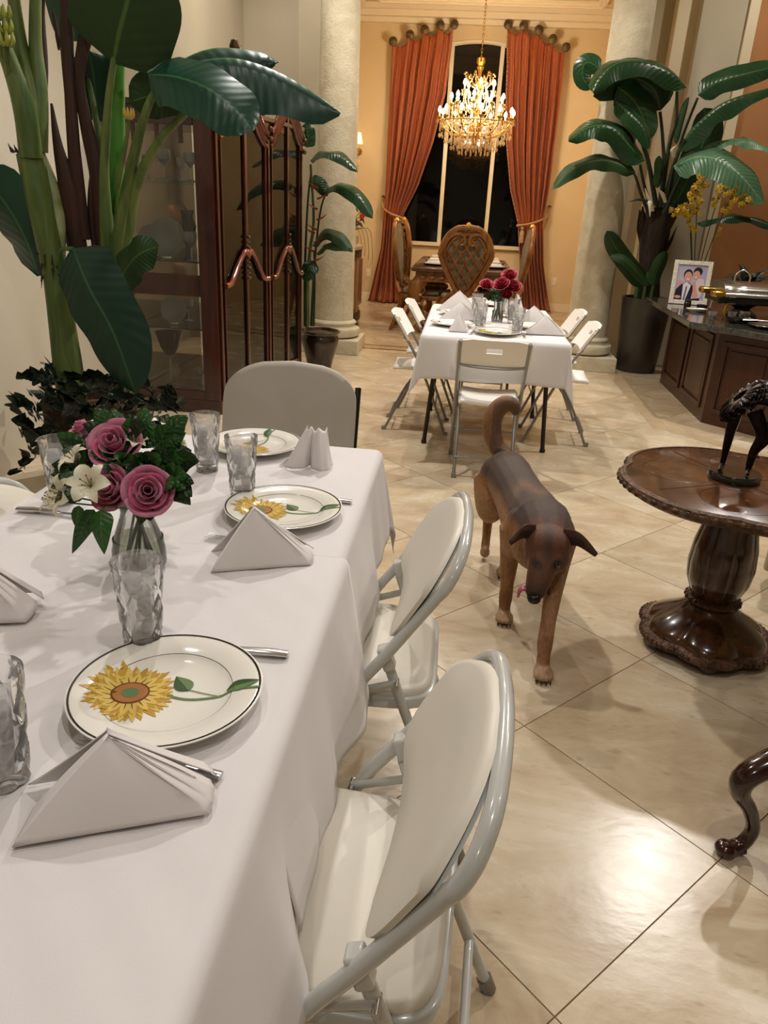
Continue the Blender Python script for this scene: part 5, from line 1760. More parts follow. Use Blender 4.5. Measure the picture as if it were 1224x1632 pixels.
for z in SHZ:
    MB().prism([(-2.22, 4.95), (-1.66, 4.95), (CB.x - 0.06, CB.y - 0.04), (-2.22, CB.y - 0.04)], z - 0.008, z).obj('glass_shelf', M_PANE if False else glassmat('shelf_glass', 'cfdcd3', 0.95, 0.02) if 'shelf_glass' not in MATS else MATS['shelf_glass'], t, smooth=False)

# crystal in the cabinet
def stem_prof(h, r):
    return [(r * .8, 0), (r * .75, 0.003), (0.006, 0.008), (0.004, h * .2), (0.004, h * .45), (0.012, h * .52), (r * .85, h * .66), (r, h * .82), (r * .9, h), (r * .87, h), (r * .95, h * .82), (r * .8, h * .67), (0.002, h * .54)]
M_CR2 = glassmat('cut_crystal', 'ffffff', 0.5, 0.02, 0.35, 1.8)
def goblet():
    t = thing('crystal_goblet', 'x', 'glass')
    MB().lathe(stem_prof(0.15, 0.036), 20, wob=lambda a, s, z: 1 + (0.04 * math.sin(12 * a) if z > 0.07 else 0)).obj('goblet_body', M_CR2, t, world=False, sharp=20)
    return t
g0 = goblet()
gl = []
R = random.Random(8)
for z, spots in ((SHZ[2], [(-2.08, 5.05), (-1.96, 5.02), (-1.86, 5.06), (-1.78, 5.00), (-1.74, 5.25), (-1.66, 5.6)]),
                 (SHZ[1], [(-1.80, 5.00), (-1.73, 5.05), (-1.70, 5.3), (-1.66, 5.52), (-1.58, 5.85)]),
                 (SHZ[0], [(-1.95, 5.3), (-1.75, 5.35), (-1.68, 5.6), (-1.56, 6.0)]),
                 (0.125, [(-2.0, 5.1), (-1.85, 5.2), (-1.72, 5.4)])):
    nm = {SHZ[2]: 'top', SHZ[1]: 'upper middle', SHZ[0]: 'lower middle', 0.125: 'bottom'}[z]
    for i, (x, y) in enumerate(spots):
        place_first(g0, gl, (x, y, z + 0.001), 0, '%s crystal goblet from the left on the %s shelf of the display cabinet' % (('first', 'second', 'third', 'fourth', 'fifth', 'sixth')[i], nm), 'crystal goblets on the %s cabinet shelf' % nm, R.uniform(0.85, 1.2))
M_FROST = glassmat('frosted_glass', 'f2f6f2', 0.7, 0.1, 0.45, 1.5)
for i, (x, y, z, r, lab) in enumerate(((-2.10, 5.10, SHZ[1], 0.10, 'frosted glass plate standing at the left of the cabinet middle shelf'), (-2.03, 5.14, SHZ[1], 0.11, 'frosted glass plate standing behind two others in the cabinet'),
                                       (-1.98, 5.05, SHZ[1], 0.125, 'largest frosted glass plate standing in the cabinet middle shelf'), (-1.97, 5.08, SHZ[0], 0.09, 'small clear glass plate standing on the lower cabinet shelf'))):
    t = thing('glass_plate', lab, 'plate', (x, y, z))
    M_ = Matrix.Translation((x, y, z + r + 0.012)) @ Matrix.Rotation(math.radians(78), 4, 'X') @ Matrix.Rotation(0, 4, 'Z')
    MB().lathe([(0, 0.0), (r * .6, 0.002), (r, 0.014), (r, 0.018), (r * .6, 0.006), (0, 0.004)], 36).xf(M_).obj('plate_body', M_FROST, t)
    MB().box((x, y + 0.01, z + 0.012), (0.06, 0.05, 0.02)).obj('stand', M_STEEL, t, bevel=0.003)
t = thing('crystal_swan_vase', 'dark ornate glass vase with gold trim on the cabinet middle shelf', 'vase', (-1.87, 5.14, SHZ[1]))
MB().lathe([(0.035, 0), (0.02, 0.03), (0.016, 0.08), (0.04, 0.15), (0.055, 0.21), (0.035, 0.27), (0.045, 0.31)], 24, (-1.87, 5.14, SHZ[1]), wob=lambda a, s, z: 1 + .08 * math.sin(7 * a)).obj('vase_body', mat('smoke_glass', '1c1712', 0.08, coat=1.0), t)
MB().tube([(-1.87, 5.14, SHZ[1] + 0.31), (-1.90, 5.11, SHZ[1] + 0.36), (-1.93, 5.10, SHZ[1] + 0.31)], 0.008, 8, 10).obj('gold_trim', M_BRASS, t)
t = thing('red_glass_bowl', 'deep red glass bowl on the lower left shelf of the cabinet', 'bowl', (-2.02, 5.08, 0.36))
MB().lathe([(0.03, 0.0), (0.035, 0.01), (0.06, 0.05), (0.085, 0.13), (0.095, 0.16), (0.088, 0.16), (0.055, 0.055), (0, 0.02)], 28, (-2.02, 5.08, 0.36)).obj('bowl_body', mat('ruby_glass', '3a0d0c', 0.1, coat=1.0), t)
MB().lathe([(0.05, -0.235), (0.05, -0.225), (0.01, -0.2), (0.01, -0.02), (0.03, 0.0)], 20, (-2.02, 5.08, 0.36)).obj('bowl_stand', M_CR2, t)
for i, (x, y, z, lab) in enumerate(((-1.70, 5.75, SHZ[1], 'dried red and yellow flowers inside the cabinet, far side'), (-1.74, 5.35, SHZ[1], 'brown dried flowers inside the cabinet behind the first door'))):
    t = thing('dried_flowers', lab, 'flowers', (x, y, z))
    MB().lathe([(0.03, 0), (0.04, 0.05), (0.025, 0.10)], 16, (x, y, z)).obj('vase', M_CR2, t)
    mb = MB()
    for k in range(40):
        mb.cm = k % 3
        a, rr = R.uniform(0, 6.28), R.uniform(0, 0.09)
        mb.ball((x + rr * math.cos(a), y + rr * math.sin(a), z + 0.14 + R.uniform(0, 0.14)), 0.02, 6, 4, (1, 1, .7))
    mb.obj('blossoms', [mat('dried_red', '7a2a1c', .8), mat('dried_tan', '9c7a4a', .8), mat('dried_brown', '52281a', .8)], t)['kind'] = 'stuff'

# ================================================================ LEFT BANANA PLANTS
def plant_tube(t, nm, pts, r, m, seg=14, n=12, flat=1.0):
    return MB().tube(pts, r, n, seg, flat=flat).obj(nm, m, t)
t = thing('bark_planter', 'dark rough bark planter holding the banana plants at the left', 'planter', (-1.75, 3.42, 0))
MB().lathe([(0.22, 0.0), (0.24, 0.03), (0.245, 0.25), (0.25, 0.44), (0.22, 0.44), (0.21, 0.40), (0, 0.40)], 40, (-1.75, 3.42, 0), wob=lambda a, s, z: 1 + .02 * math.sin(13 * a) + .012 * math.sin(29 * a + z * 20)).obj('planter_body', M_BARK, t)
MB().lathe([(0.21, 0.405), (0.1, 0.42), (0, 0.425)], 24, (-1.75, 3.42, 0)).obj('soil', M_SOIL, t)
t = thing('banana_plant', 'tall green banana plant with a thick stem at the left edge', 'plant', (-1.80, 3.38, 0.42))
plant_tube(t, 'trunk', [(-1.874,3.420,0.388), (-1.881,3.420,0.683), (-1.889,3.420,0.946), (-1.901,3.420,1.140), (-1.920,3.420,1.352), (-1.941,3.420,1.542)], [0.072, 0.068, 0.058, 0.050, 0.056, 0.062, 0.058], M_STEMG, 26, 18)
plant_tube(t, 'trunk_sheath', [(-1.873,3.450,1.057), (-1.863,3.450,1.276), (-1.879,3.450,1.433), (-1.902,3.450,1.568)], [0.018, 0.034, 0.030, 0.006], mat('pale_sheath', '9aa37a', 0.5, col2='6f7d4c', nscale=6), 14)
mb = MB()
for k in range(26):
    a = R.uniform(0, 6.28)
    zz = R.uniform(0, 1)
    c = V((-1.901,3.420,1.140)).lerp(V((-1.897,3.420,1.030)), zz)
    p = c + V((0.052 * math.cos(a), 0.052 * math.sin(a), 0))
    mb.tube([p, p + V((0.01 * math.cos(a), 0.01 * math.sin(a), R.uniform(-.07, .05)))], [0.005, 0.001], 4)
mb.obj('fibre_scar', M_STEMB, t)['kind'] = 'stuff'
mb = MB()
for k in range(14):
    a = k * 0.45
    c = V((-1.956,3.420,1.554))
    p = c + V((0.058 * math.cos(a), 0.058 * math.sin(a), -0.01))
    mb.tube([p, p + V((0.012 * math.cos(a), 0.012 * math.sin(a), R.uniform(0.01, .04)))], [0.008, 0.001], 4)
mb.obj('cut_rim', M_STEMB, t)
for pts, r in (([(-1.925,3.400,1.529), (-1.920,3.380,1.721), (-1.954,3.360,1.901), (-1.980,3.300,2.042)], [0.050, 0.046, 0.034, 0.026]),
               ([(-1.927,3.420,1.555), (-1.919,3.440,1.776), (-1.951,3.460,1.986), (-1.951,3.460,2.206)], [0.05, 0.040, 0.030, 0.022]),
               ([(-1.921,3.440,1.557), (-1.890,3.460,1.779), (-1.889,3.480,1.991), (-1.861,3.500,2.240)], [0.048, 0.036, 0.026, 0.022]),
               ([(-1.934,3.480,1.584), (-1.880,3.500,1.856), (-1.871,3.520,2.090), (-1.831,3.500,2.219)], [0.02, 0.018, 0.014, 0.014])):
    plant_tube(t, 'leaf_stalk', pts, r, M_STEMG if r[0] > 0.03 else M_STEMB)
plant_tube(t, 'fruit_stalk', [(-1.957,3.360,1.810), (-1.921,3.300,1.914), (-1.894,3.280,2.040)], [0.014, 0.012, 0.012], M_STEMG)
M_BAN = mat('green_banana', '9aa042', 0.45, col2='7c8a34', nscale=12)
for k in range(18):
    a, row = k * 1.05, k // 6
    c = V((-1.908,3.290,1.973)) + V((0, 0, -0.045 + 0.045 * row))
    d = V((math.cos(a), math.sin(a) * 0.8, 0))
    MB().tube([c + d * 0.010, c + d * 0.026 + V((0, 0, 0.015)), c + d * 0.027 + V((0, 0, 0.05))], [0.007, 0.010, 0.009, 0.003], 8, 8).obj('banana', M_BAN, t)
MB().leaf([(-2.017,3.500,1.017), (-2.026,3.440,1.187), (-2.072,3.380,1.345), (-2.159,3.320,1.465)], 0.30, (-0.3, -1, 0.3), 14, wav=0.008).obj('leaf', M_LEAF, t, sharp=180)
MB().leaf([(-1.685,3.220,1.175), (-1.594,3.140,1.031), (-1.472,3.080,0.850), (-1.394,3.080,0.588)], 0.30, (-0.15, -1, 0.25), 20, wav=0.010, cup=0.25).obj('leaf', M_LEAF, t, sharp=180)
plant_tube(t, 'leaf_stalk', [(-1.829,3.380,1.065), (-1.792,3.320,1.151), (-1.686,3.220,1.172)], [0.014, 0.010, 0.008], M_STEMD)
MB().leaf([(-1.968,3.900,2.289), (-1.944,3.900,2.167), (-1.914,3.900,2.052)], 0.20, (0, -1, 0.2), 10).obj('leaf', M_LEAF, t, sharp=180)

t = thing('banana_plant', 'second banana plant with brown sheaths and arching leaves before the cabinet', 'plant', (-1.62, 3.52, 0.42))
plant_tube(t, 'trunk', [(-1.700,3.600,0.405), (-1.690,3.600,0.664), (-1.693,3.600,0.909), (-1.689,3.600,1.086), (-1.674,3.600,1.311)], [0.05, 0.048, 0.046, 0.055, 0.05], M_STEMG, 20, 14)
for pts, r in (([(-1.709,3.450,2.209), (-1.735,3.450,1.990), (-1.744,3.450,1.783), (-1.757,3.460,1.565), (-1.784,3.500,1.198)], [0.022, 0.03, 0.026, 0.030, 0.045]),
               ([(-1.587,3.440,2.210), (-1.633,3.440,2.036), (-1.696,3.450,1.855), (-1.694,3.470,1.667), (-1.671,3.500,1.418), (-1.709,3.550,1.031)], [0.038, 0.034, 0.022, 0.03, 0.045, 0.05]),
               ([(-1.849,3.480,1.747), (-1.830,3.460,1.587), (-1.810,3.470,1.410), (-1.809,3.500,1.141)], [0.006, 0.022, 0.045, 0.05]),
               ([(-1.661,3.500,1.572), (-1.690,3.500,1.515), (-1.725,3.520,1.336), (-1.738,3.550,1.058)], [0.004, 0.016, 0.035, 0.03]),
               ([(-1.808,3.500,2.088), (-1.800,3.500,1.998), (-1.800,3.500,1.952)], [0.006, 0.010, 0.005])):
    plant_tube(t, 'brown_sheath', pts, r, M_STEMB, 20, 12, 0.6)
for pts, r in (([(-1.671,3.520,1.148), (-1.638,3.480,1.470), (-1.576,3.440,1.741), (-1.521,3.420,1.924)], [0.036, 0.022, 0.016, 0.012]),
               ([(-1.677,3.560,1.338), (-1.703,3.600,1.628), (-1.739,3.620,1.878), (-1.730,3.600,1.971)], [0.024, 0.016, 0.012, 0.01]),
               ([(-1.630,3.500,1.095), (-1.518,3.460,1.449), (-1.411,3.440,1.723), (-1.326,3.460,1.864)], [0.038, 0.026, 0.018, 0.014]),
               ([(-1.605,3.520,1.067), (-1.505,3.480,1.399), (-1.361,3.420,1.603), (-1.208,3.400,1.735)], [0.036, 0.026, 0.018, 0.014]),
               ([(-1.684,3.600,1.143), (-1.629,3.600,1.528), (-1.591,3.600,1.880), (-1.580,3.600,1.933)], [0.034, 0.034, 0.030, 0.028])):
    plant_tube(t, 'leaf_stalk', pts, r, M_STEMG if r[-1] < 0.02 else mat('bright_stem', '4f8a35', 0.5), 20)
plant_tube(t, 'fruit_stalk', [(-1.557,3.420,1.421), (-1.484,3.380,1.595), (-1.451,3.360,1.685)], [0.012, 0.009, 0.007], M_STEMG)
for k in range(9):
    a = k * 0.7
    c = V((-1.450,3.360,1.690))
    d = V((math.cos(a), math.sin(a), 0))
    MB().tube([c + d * 0.006, c + d * 0.018 + V((0, 0, 0.014)), c + d * 0.020 + V((0, 0, 0.042))], [0.004, 0.007, 0.006, 0.002], 8, 6).obj('banana', mat('yellow_banana', 'b9a64a', .45), t)
MB().leaf([(-1.529,3.420,1.901), (-1.465,3.360,2.003), (-1.387,3.300,2.119), (-1.315,3.250,2.248)], 0.42, (0.12, -1, -0.25), 18, cup=0.12).obj('leaf', M_LEAFU, t, sharp=180)
MB().leaf([(-1.724,3.640,1.694), (-1.712,3.620,1.855), (-1.713,3.600,1.972)], 0.20, (0.5, -1, 0.1), 12, wav=0.01).obj('leaf', M_LEAF, t, sharp=180)
MB().leaf([(-1.410,3.500,1.843), (-1.262,3.500,1.913), (-1.070,3.500,1.947), (-0.910,3.500,1.922), (-0.749,3.500,1.859), (-0.579,3.500,1.760)], 0.27, (0.1, -0.55, 0.85), 26, wav=0.014, cup=0.9).obj('leaf', M_LEAF, t, sharp=180)
MB().leaf([(-1.446,3.620,1.868), (-1.289,3.660,1.971), (-1.159,3.700,2.015), (-0.980,3.720,2.005), (-0.910,3.720,1.968)], 0.30, (0.1, -0.5, 0.9), 20, wav=0.014, cup=0.7).obj('leaf', M_LEAF, t, sharp=180)
MB().leaf([(-1.364,3.380,1.860), (-1.225,3.320,1.847), (-1.077,3.260,1.804), (-0.953,3.220,1.728), (-0.881,3.220,1.657)], 0.235, (0.25, -1, 0.45), 22, wav=0.010, cup=0.3).obj('leaf', M_LEAF, t, sharp=180)
MB().leaf([(-1.245,3.500,1.826), (-1.379,3.500,1.802), (-1.505,3.500,1.769)], 0.19, (0, -1, -0.3), 12, wav=0.006).obj('leaf', M_LEAFU, t, sharp=180)
MB().leaf([(-1.637,3.500,0.959), (-1.547,3.420,1.078), (-1.459,3.380,1.153), (-1.363,3.380,1.192)], 0.17, (-.2, -1, .3), 14, wav=0.014).obj('leaf', M_LEAFU, t, sharp=180)
MB().leaf([(-1.656,3.600,0.571), (-1.587,3.550,0.741), (-1.617,3.500,0.866)], 0.12, (-.2, -1, .3), 10, wav=0.006).obj('leaf', M_LEAF, t, sharp=180)

t = thing('dark_lotus_flower', 'dark purple lotus bloom on a stem above the cabinet', 'flower', (-1.564,3.800,1.833))
plant_tube(t, 'stem', [(-1.580,3.780,1.753), (-1.560,3.800,1.890), (-1.519,3.800,1.952)], 0.007, M_STEMG, 8)
for k in range(11):
    a = k * 2.4
    c = V((-1.516,3.800,1.952))
    rr = 0.018 + 0.018 * (k / 11)
    d = V((math.cos(a), math.sin(a), 0))
    MB().leaf([c, c + d * rr * 1.3 + V((0, 0, 0.035)), c + d * rr * (0.9 + k * .08) + V((0, 0, 0.105 - k * 0.004))], 0.04, (d.x, d.y, 0.1), 8, nw=2, kind='oval', cup=0.5).obj('petal', mat('plum_petal', '241c30', 0.4), t, solid=0.001, sharp=180)

# ivy round the planter: every leaf its own piece
t = thing('ivy_plant', 'dark trailing ivy spilling over the bark planter rim', 'plant', (-1.75, 3.42, 0.43))
lm = []
for k in range(3):
    m_ = MB()
    m_.leaf([(0, 0, 0), (0, 0.02, 0.006), (0, 0.055, -0.004)], 0.052 + 0.006 * k, (0, 0, 1), 6, cup=0.2, nw=2, kind='oval')
    lm.append(m_.mesh('ivy_leaf', M_IVY, True, 180))
def ivy(p, rot, s):
    o = bpy.data.objects.new('ivy_leaf', R.choice(lm))
    COL.objects.link(o)
    o.parent = t
    o.location = V(p) - V(t.location)
    o.rotation_euler = rot
    o.scale = (s,) * 3
cnt = 0
for k in range(150):
    a = R.uniform(-3.6, 0.3)
    rr = R.uniform(0.10, 0.33)
    z = 0.50 + R.uniform(-0.10, 0.10) - max(0, rr - 0.24) * 1.6
    if rr > 0.2 and z < 0.47:
        rr = max(rr, 0.27)
    ivy((-1.75 + rr * math.cos(a), 3.42 + rr * math.sin(a), z), (R.uniform(0.3, 1.6), R.uniform(-.6, .6), a + PI / 2 + PI + R.uniform(-.6, .6)), R.uniform(0.9, 1.5))
vines = [([(-1.799,3.100,0.342), (-1.844,3.050,0.471), (-1.877,3.020,0.533), (-1.922,3.000,0.501)], 8), ([(-1.805,3.150,0.388), (-1.826,3.120,0.570), (-1.863,3.120,0.625), (-1.905,3.100,0.620)], 8),
         ([(-1.820,3.100,0.371), (-1.855,3.050,0.353), (-1.870,3.020,0.271), (-1.941,3.000,0.218)], 9), ([(-1.695,3.100,0.469), (-1.593,3.100,0.592), (-1.452,3.100,0.545), (-1.338,3.100,0.525), (-1.188,3.100,0.531)], 16),
         ([(-1.815,3.100,0.341), (-1.905,3.080,0.370), (-1.925,3.050,0.400)], 5), ([(-1.394,3.300,0.471), (-1.329,3.300,0.530), (-1.433,3.300,0.564)], 6)]
for pts, n in vines:
    MB().tube(pts, 0.0022, 5, 14).obj('vine', M_STEMK, t)
    P = spline(pts, n)
    for i, p in enumerate(P):
        for q in range(2):
            ivy(p + V((R.uniform(-.02, .02), R.uniform(-.03, .01), R.uniform(-.02, .02))), (R.uniform(0.6, 1.7), R.uniform(-.6, .6), R.uniform(2, 4.3)), R.uniform(0.8, 1.3))

# ================================================================ HELICONIA BY THE COLUMN
hx, hy = -1.235, 6.62
t = thing('glazed_pot', 'dark bronze glazed pot beside the left column', 'pot', (hx, hy, 0))
MB().lathe([(0.10, 0.0), (0.105, 0.02), (0.13, 0.12), (0.165, 0.24), (0.168, 0.29), (0.155, 0.315), (0.178, 0.335), (0.182, 0.35), (0.165, 0.355), (0.155, 0.33), (0, 0.32)], 44, (hx, hy, 0)).obj('pot_body', M_POTB, t)
MB().lathe([(0.155, 0.322), (0.08, 0.34), (0, 0.345)], 24, (hx, hy, 0), wob=lambda a, s, z: 1 + .03 * math.sin(9 * a)).obj('mulch', M_SOIL, t)
t = thing('heliconia_plant', 'slender heliconia with red pointed flowers beside the left column', 'plant', (hx, hy, 0.35))
st = [([(-1.346,6.600,0.372), (-1.349,6.600,0.757), (-1.325,6.580,1.017), (-1.290,6.550,1.268), (-1.311,6.500,1.683)], 0.014),
      ([(-1.312,6.600,0.385), (-1.294,6.600,0.812), (-1.271,6.600,1.120), (-1.228,6.550,1.368), (-1.164,6.500,1.513)], 0.009),
      ([(-1.368,6.600,0.381), (-1.372,6.600,0.860), (-1.354,6.600,1.362), (-1.326,6.600,1.650)], 0.010),
      ([(-1.289,6.600,0.386), (-1.283,6.600,0.761), (-1.297,6.600,1.018)], 0.007)]
for p, r in st:
    plant_tube(t, 'stem', p, [r * 1.3, r, r * .7], M_STEMG if r > 0.012 else M_STEMK, 16, 8)
for pts, wd, fc, m in (([(-1.316,6.500,1.711), (-1.231,6.450,1.766), (-1.057,6.350,1.754), (-0.897,6.300,1.638)], 0.13, (0.1, -.6, .8), M_LEAFB),
                      ([(-1.164,6.500,1.518), (-1.060,6.400,1.539), (-0.891,6.300,1.467), (-0.758,6.250,1.308)], 0.15, (0.2, -.7, .7), M_LEAFB),
                      ([(-1.340,6.600,1.565), (-1.252,6.550,1.548), (-1.168,6.500,1.457)], 0.11, (0.1, -1, .2), M_LEAFB),
                      ([(-1.298,6.550,1.060), (-1.185,6.450,1.173), (-1.050,6.400,1.148), (-0.925,6.350,1.040)], 0.13, (0.1, -.7, .7), M_LEAFU),
                      ([(-1.255,6.500,1.005), (-1.132,6.400,1.085), (-0.936,6.350,1.059)], 0.09, (0.1, -.7, .7), M_LEAFU),
                      ([(-1.245,6.450,0.938), (-1.298,6.400,0.888), (-1.340,6.400,0.785)], 0.14, (-0.1, -1, .3), M_LEAFB),
                      ([(-1.384,6.700,1.817), (-1.375,6.700,1.911), (-1.396,6.700,1.997)], 0.13, (0.3, -1, .1), M_LEAFB)):
    MB().leaf(pts, wd, fc, 14, wav=0.006, cup=0.3).obj('leaf', m, t, sharp=180)
M_HEL = mat('heliconia_red', 'a01a2e', 0.4, col2='7c1020', nscale=14)
for x, y0, y1 in ((494, 292, 350), (492, 355, 408)):
    for k in range(5):
        sg = 1 if k % 2 else -1
        fy = y0 + (y1 - y0) * k / 4
        base = V((-1.26 + (0.02 if y0 < 300 else 0.0), 6.45, 0)) + V((0, 0, 1.51 - (fy - 292) * 0.00545))
        MB().tube([base, base + V((sg * 0.035, -0.01, 0.012)), base + V((sg * 0.085, -0.02, 0.045))], [0.018, 0.014, 0.002], 8, 8, flat=0.5).obj('flower_bract', M_HEL, t)

# ================================================================ CURTAINS
def curtain(lab, knobs, outer, inner, side, tie_z, nf):
    """knobs: world points from outer to inner; outer/inner: lists of (x, z) edges from top to floor"""
    k0 = V(knobs[0])
    t = thing('curtain', lab, 'curtain', ((outer[-1][0] + inner[-1][0]) / 2, 11.9, 0))
    def edge(L, z):
        if z >= L[0][1]:
            return L[0][0]
        for (xa, za), (xb, zb) in zip(L, L[1:]):
            if z >= zb:
                k = (za - z) / (za - zb)
                return xa + (xb - xa) * k
        return L[-1][0]
    K = [V(k) for k in knobs]
    def top(u):
        x = u * (len(K) - 1)
        i = min(int(x), len(K) - 2)
        f = x - i
        sag = 0.085 * math.sin(PI * f)
        p = K[i].lerp(K[i + 1], f)
        return p.x, p.z - 0.02 - sag
    Rr = random.Random(int(nf * 10) + side)
    ph = [Rr.uniform(0, 6) for _ in range(5)]
    def fn(u, v):
        tx, tz = top(u)
        vv = v
        z = tz + (0.015 - tz) * vv
        e0, e1 = edge(outer, z), edge(inner, z)
        x = e0 + (e1 - e0) * u
        blend = max(0, 1 - v / 0.12)
        x = x * (1 - blend) + tx * blend
        width = abs(e1 - e0)
        amp = 0.055 if z > tie_z else 0.06
        nearT = math.exp(-((z - tie_z) / 0.18) ** 2)
        amp *= (1 - 0.6 * nearT)
        amp *= min(1, 0.35 + v * 3)
        yy = 11.93 - amp * (math.sin(u * nf * 2 * PI + ph[0] + 0.9 * math.sin(u * 5 + ph[3])) + 0.45 * math.sin(u * nf * 3.3 * PI + ph[1] + z * 0.9) + 0.2 * math.sin(u * nf * 7.1 * PI + ph[4]))
        yy -= 0.03 * nearT
        x += 0.010 * math.cos(u * nf * 2 * PI + ph[0]) * (1 if side > 0 else -1)
        if z < 0.3:
            k = (0.3 - z) / 0.3
            yy -= 0.10 * k * k * (1 + 0.5 * math.sin(u * 13 + ph[2]))
        return (x, yy, max(z, 0.012 + 0.01 * abs(math.sin(u * 21))))
    MB().grid(fn, 170, 80).obj('drape', M_CURT, t, solid=0.004, sharp=180)
    fr = MB()
    n = 130
    for i in range(n):
        v = 0.02 + 0.95 * i / n
        p = V(fn(1.0, v))
        fr.ball(p + V((-side * 0.012, -0.012, 0)), 0.0125 if i % 2 else 0.009, 6, 4)
    fr.obj('bead_fringe', M_FRINGE, t)['kind'] = 'stuff'
    for k in K:
        c = (k.x, 11.965, k.z)
        Mt = Matrix.Translation(c) @ Matrix.Rotation(PI / 2, 4, 'X')
        kn = MB().lathe([(0.0, 0.075), (0.03, 0.072), (0.042, 0.062), (0.056, 0.058), (0.060, 0.045), (0.052, 0.036), (0.03, 0.03), (0.014, 0.02), (0.014, -0.13)], 24, wob=lambda a, s, z: 1 + (0.04 * math.sin(12 * a) if s > .3 and s < .7 else 0)).xf(Mt).obj('curtain_knob', M_OLDBR, t)
    # tie-back rope with tassel
    ti0, ti1 = edge(outer, tie_z), edge(inner, tie_z)
    hook = V((outer[2][0] - side * 0.05, 12.08, tie_z + 0.22))
    MB().tube([hook, (ti0 - side * 0.02, 11.93, tie_z + 0.07), ((ti0 + ti1) / 2, 11.80, tie_z - 0.02), (ti1 + side * 0.01, 11.84, tie_z - 0.06)], 0.016, 8, 24).obj('tie_rope', M_FRINGE, t)
    MB().ball(hook, 0.025, 10, 8).obj('tie_hook', M_OLDBR, t)
    c = V(((ti1 * 0.8 + ti0 * 0.2), 11.78, tie_z - 0.07))
    MB().lathe([(0.012, 0.0), (0.026, -0.02), (0.016, -0.05), (0.030, -0.07), (0.034, -0.22), (0, -0.22)], 14, tuple(c), wob=lambda a, s, z: 1 + .08 * math.sin(9 * a)).obj('tassel', M_FRINGE, t)
    return t
curtain('copper silk curtain tied back at the left of the tall window',
        [(-1.26, 12, 3.51), (-1.03, 12, 3.595), (-0.83, 12, 3.66), (-0.62, 12, 3.72), (-0.43, 12, 3.73)],
        [(-1.26, 3.6), (-1.27, 2.49), (-1.27, 1.40), (-1.30, 0.8), (-1.46, 0.0)],
        [(-0.42, 3.7), (-0.47, 2.9), (-0.60, 2.28), (-0.78, 1.70), (-0.97, 1.30), (-0.95, 0.8), (-0.74, 0.0)], 1, 1.30, 8)
curtain('copper silk curtain tied back at the right of the tall window',
        [(1.11, 12, 3.51), (0.92, 12, 3.60), (0.72, 12, 3.70), (0.51, 12, 3.745), (0.30, 12, 3.75)],
        [(1.12, 3.6), (1.13, 2.6), (1.12, 1.75), (1.09, 1.28), (1.17, 0.7), (1.36, 0.0)],
        [(0.31, 3.7), (0.36, 2.9), (0.44, 2.28), (0.56, 1.70), (0.72, 1.25), (0.80, 0.8), (0.92, 0.0)], -1, 1.28, 8)

# ================================================================ CHANDELIER
CX, CY = -0.02, 10.0
t = thing('chandelier', 'gold crystal chandelier with lit candle bulbs hanging before the window', 'chandelier', (CX, CY, 2.0))
for i in range(26):
    z = 3.04 + i * 0.036
    Mt = Matrix.Translation((CX, CY, z)) @ Matrix.Rotation(PI / 2 * (i % 2), 4, 'Z')
    if z < 3.94:
        MB().tube([(0.010 * math.cos(a), 0, 0.024 * math.sin(a)) for a in [2 * PI * k / 10 for k in range(10)]], 0.003, 5, closed=True).xf(Mt).obj('chain_link', M_BRASS, t)
MB().lathe([(0.0, 3.96), (0.07, 3.955), (0.06, 3.925), (0.015, 3.91), (0, 3.91)], 20, (CX, CY, 0)).obj('ceiling_rose', M_BRASS, t)
MB().lathe([(0.0, 3.04), (0.045, 3.035), (0.052, 2.99), (0.03, 2.955), (0.045, 2.94), (0.024, 2.90), (0.018, 2.82), (0.04, 2.79), (0.018, 2.74), (0.02, 2.62), (0.05, 2.57), (0.03, 2.52), (0.022, 2.40), (0.06, 2.34), (0.075, 2.28), (0.04, 2.2), (0.015, 2.12), (0.022, 2.09), (0, 2.07)], 24, (CX, CY, 0)).obj('central_stem', M_BRASS, t)
for k in range(6):      # crown scrolls with bead swags
    a = k * PI / 3 + 0.2
    d = V((math.cos(a), math.sin(a), 0))
    c = V((CX, CY, 0))
    MB().tube([c + V((0, 0, 2.72)), c + d * 0.10 + V((0, 0, 2.76)), c + d * 0.15 + V((0, 0, 2.88)), c + d * 0.19 + V((0, 0, 2.86))], 0.008, 6, 14).obj('crown_scroll', M_BRASS, t)
    a2 = a + PI / 3
    d2 = V((math.cos(a2), math.sin(a2), 0))
    p, q = c + d * 0.17 + V((0, 0, 2.87)), c + d2 * 0.17 + V((0, 0, 2.87))
    bs = MB()
    for i in range(14):
        f = i / 13
        bs.ball(p.lerp(q, f) - V((0, 0, 0.10 * math.sin(PI * f))), 0.0085, 6, 4)
    bs.obj('crystal_swag', M_CRYST, t)
arms = []
RC = random.Random(12)
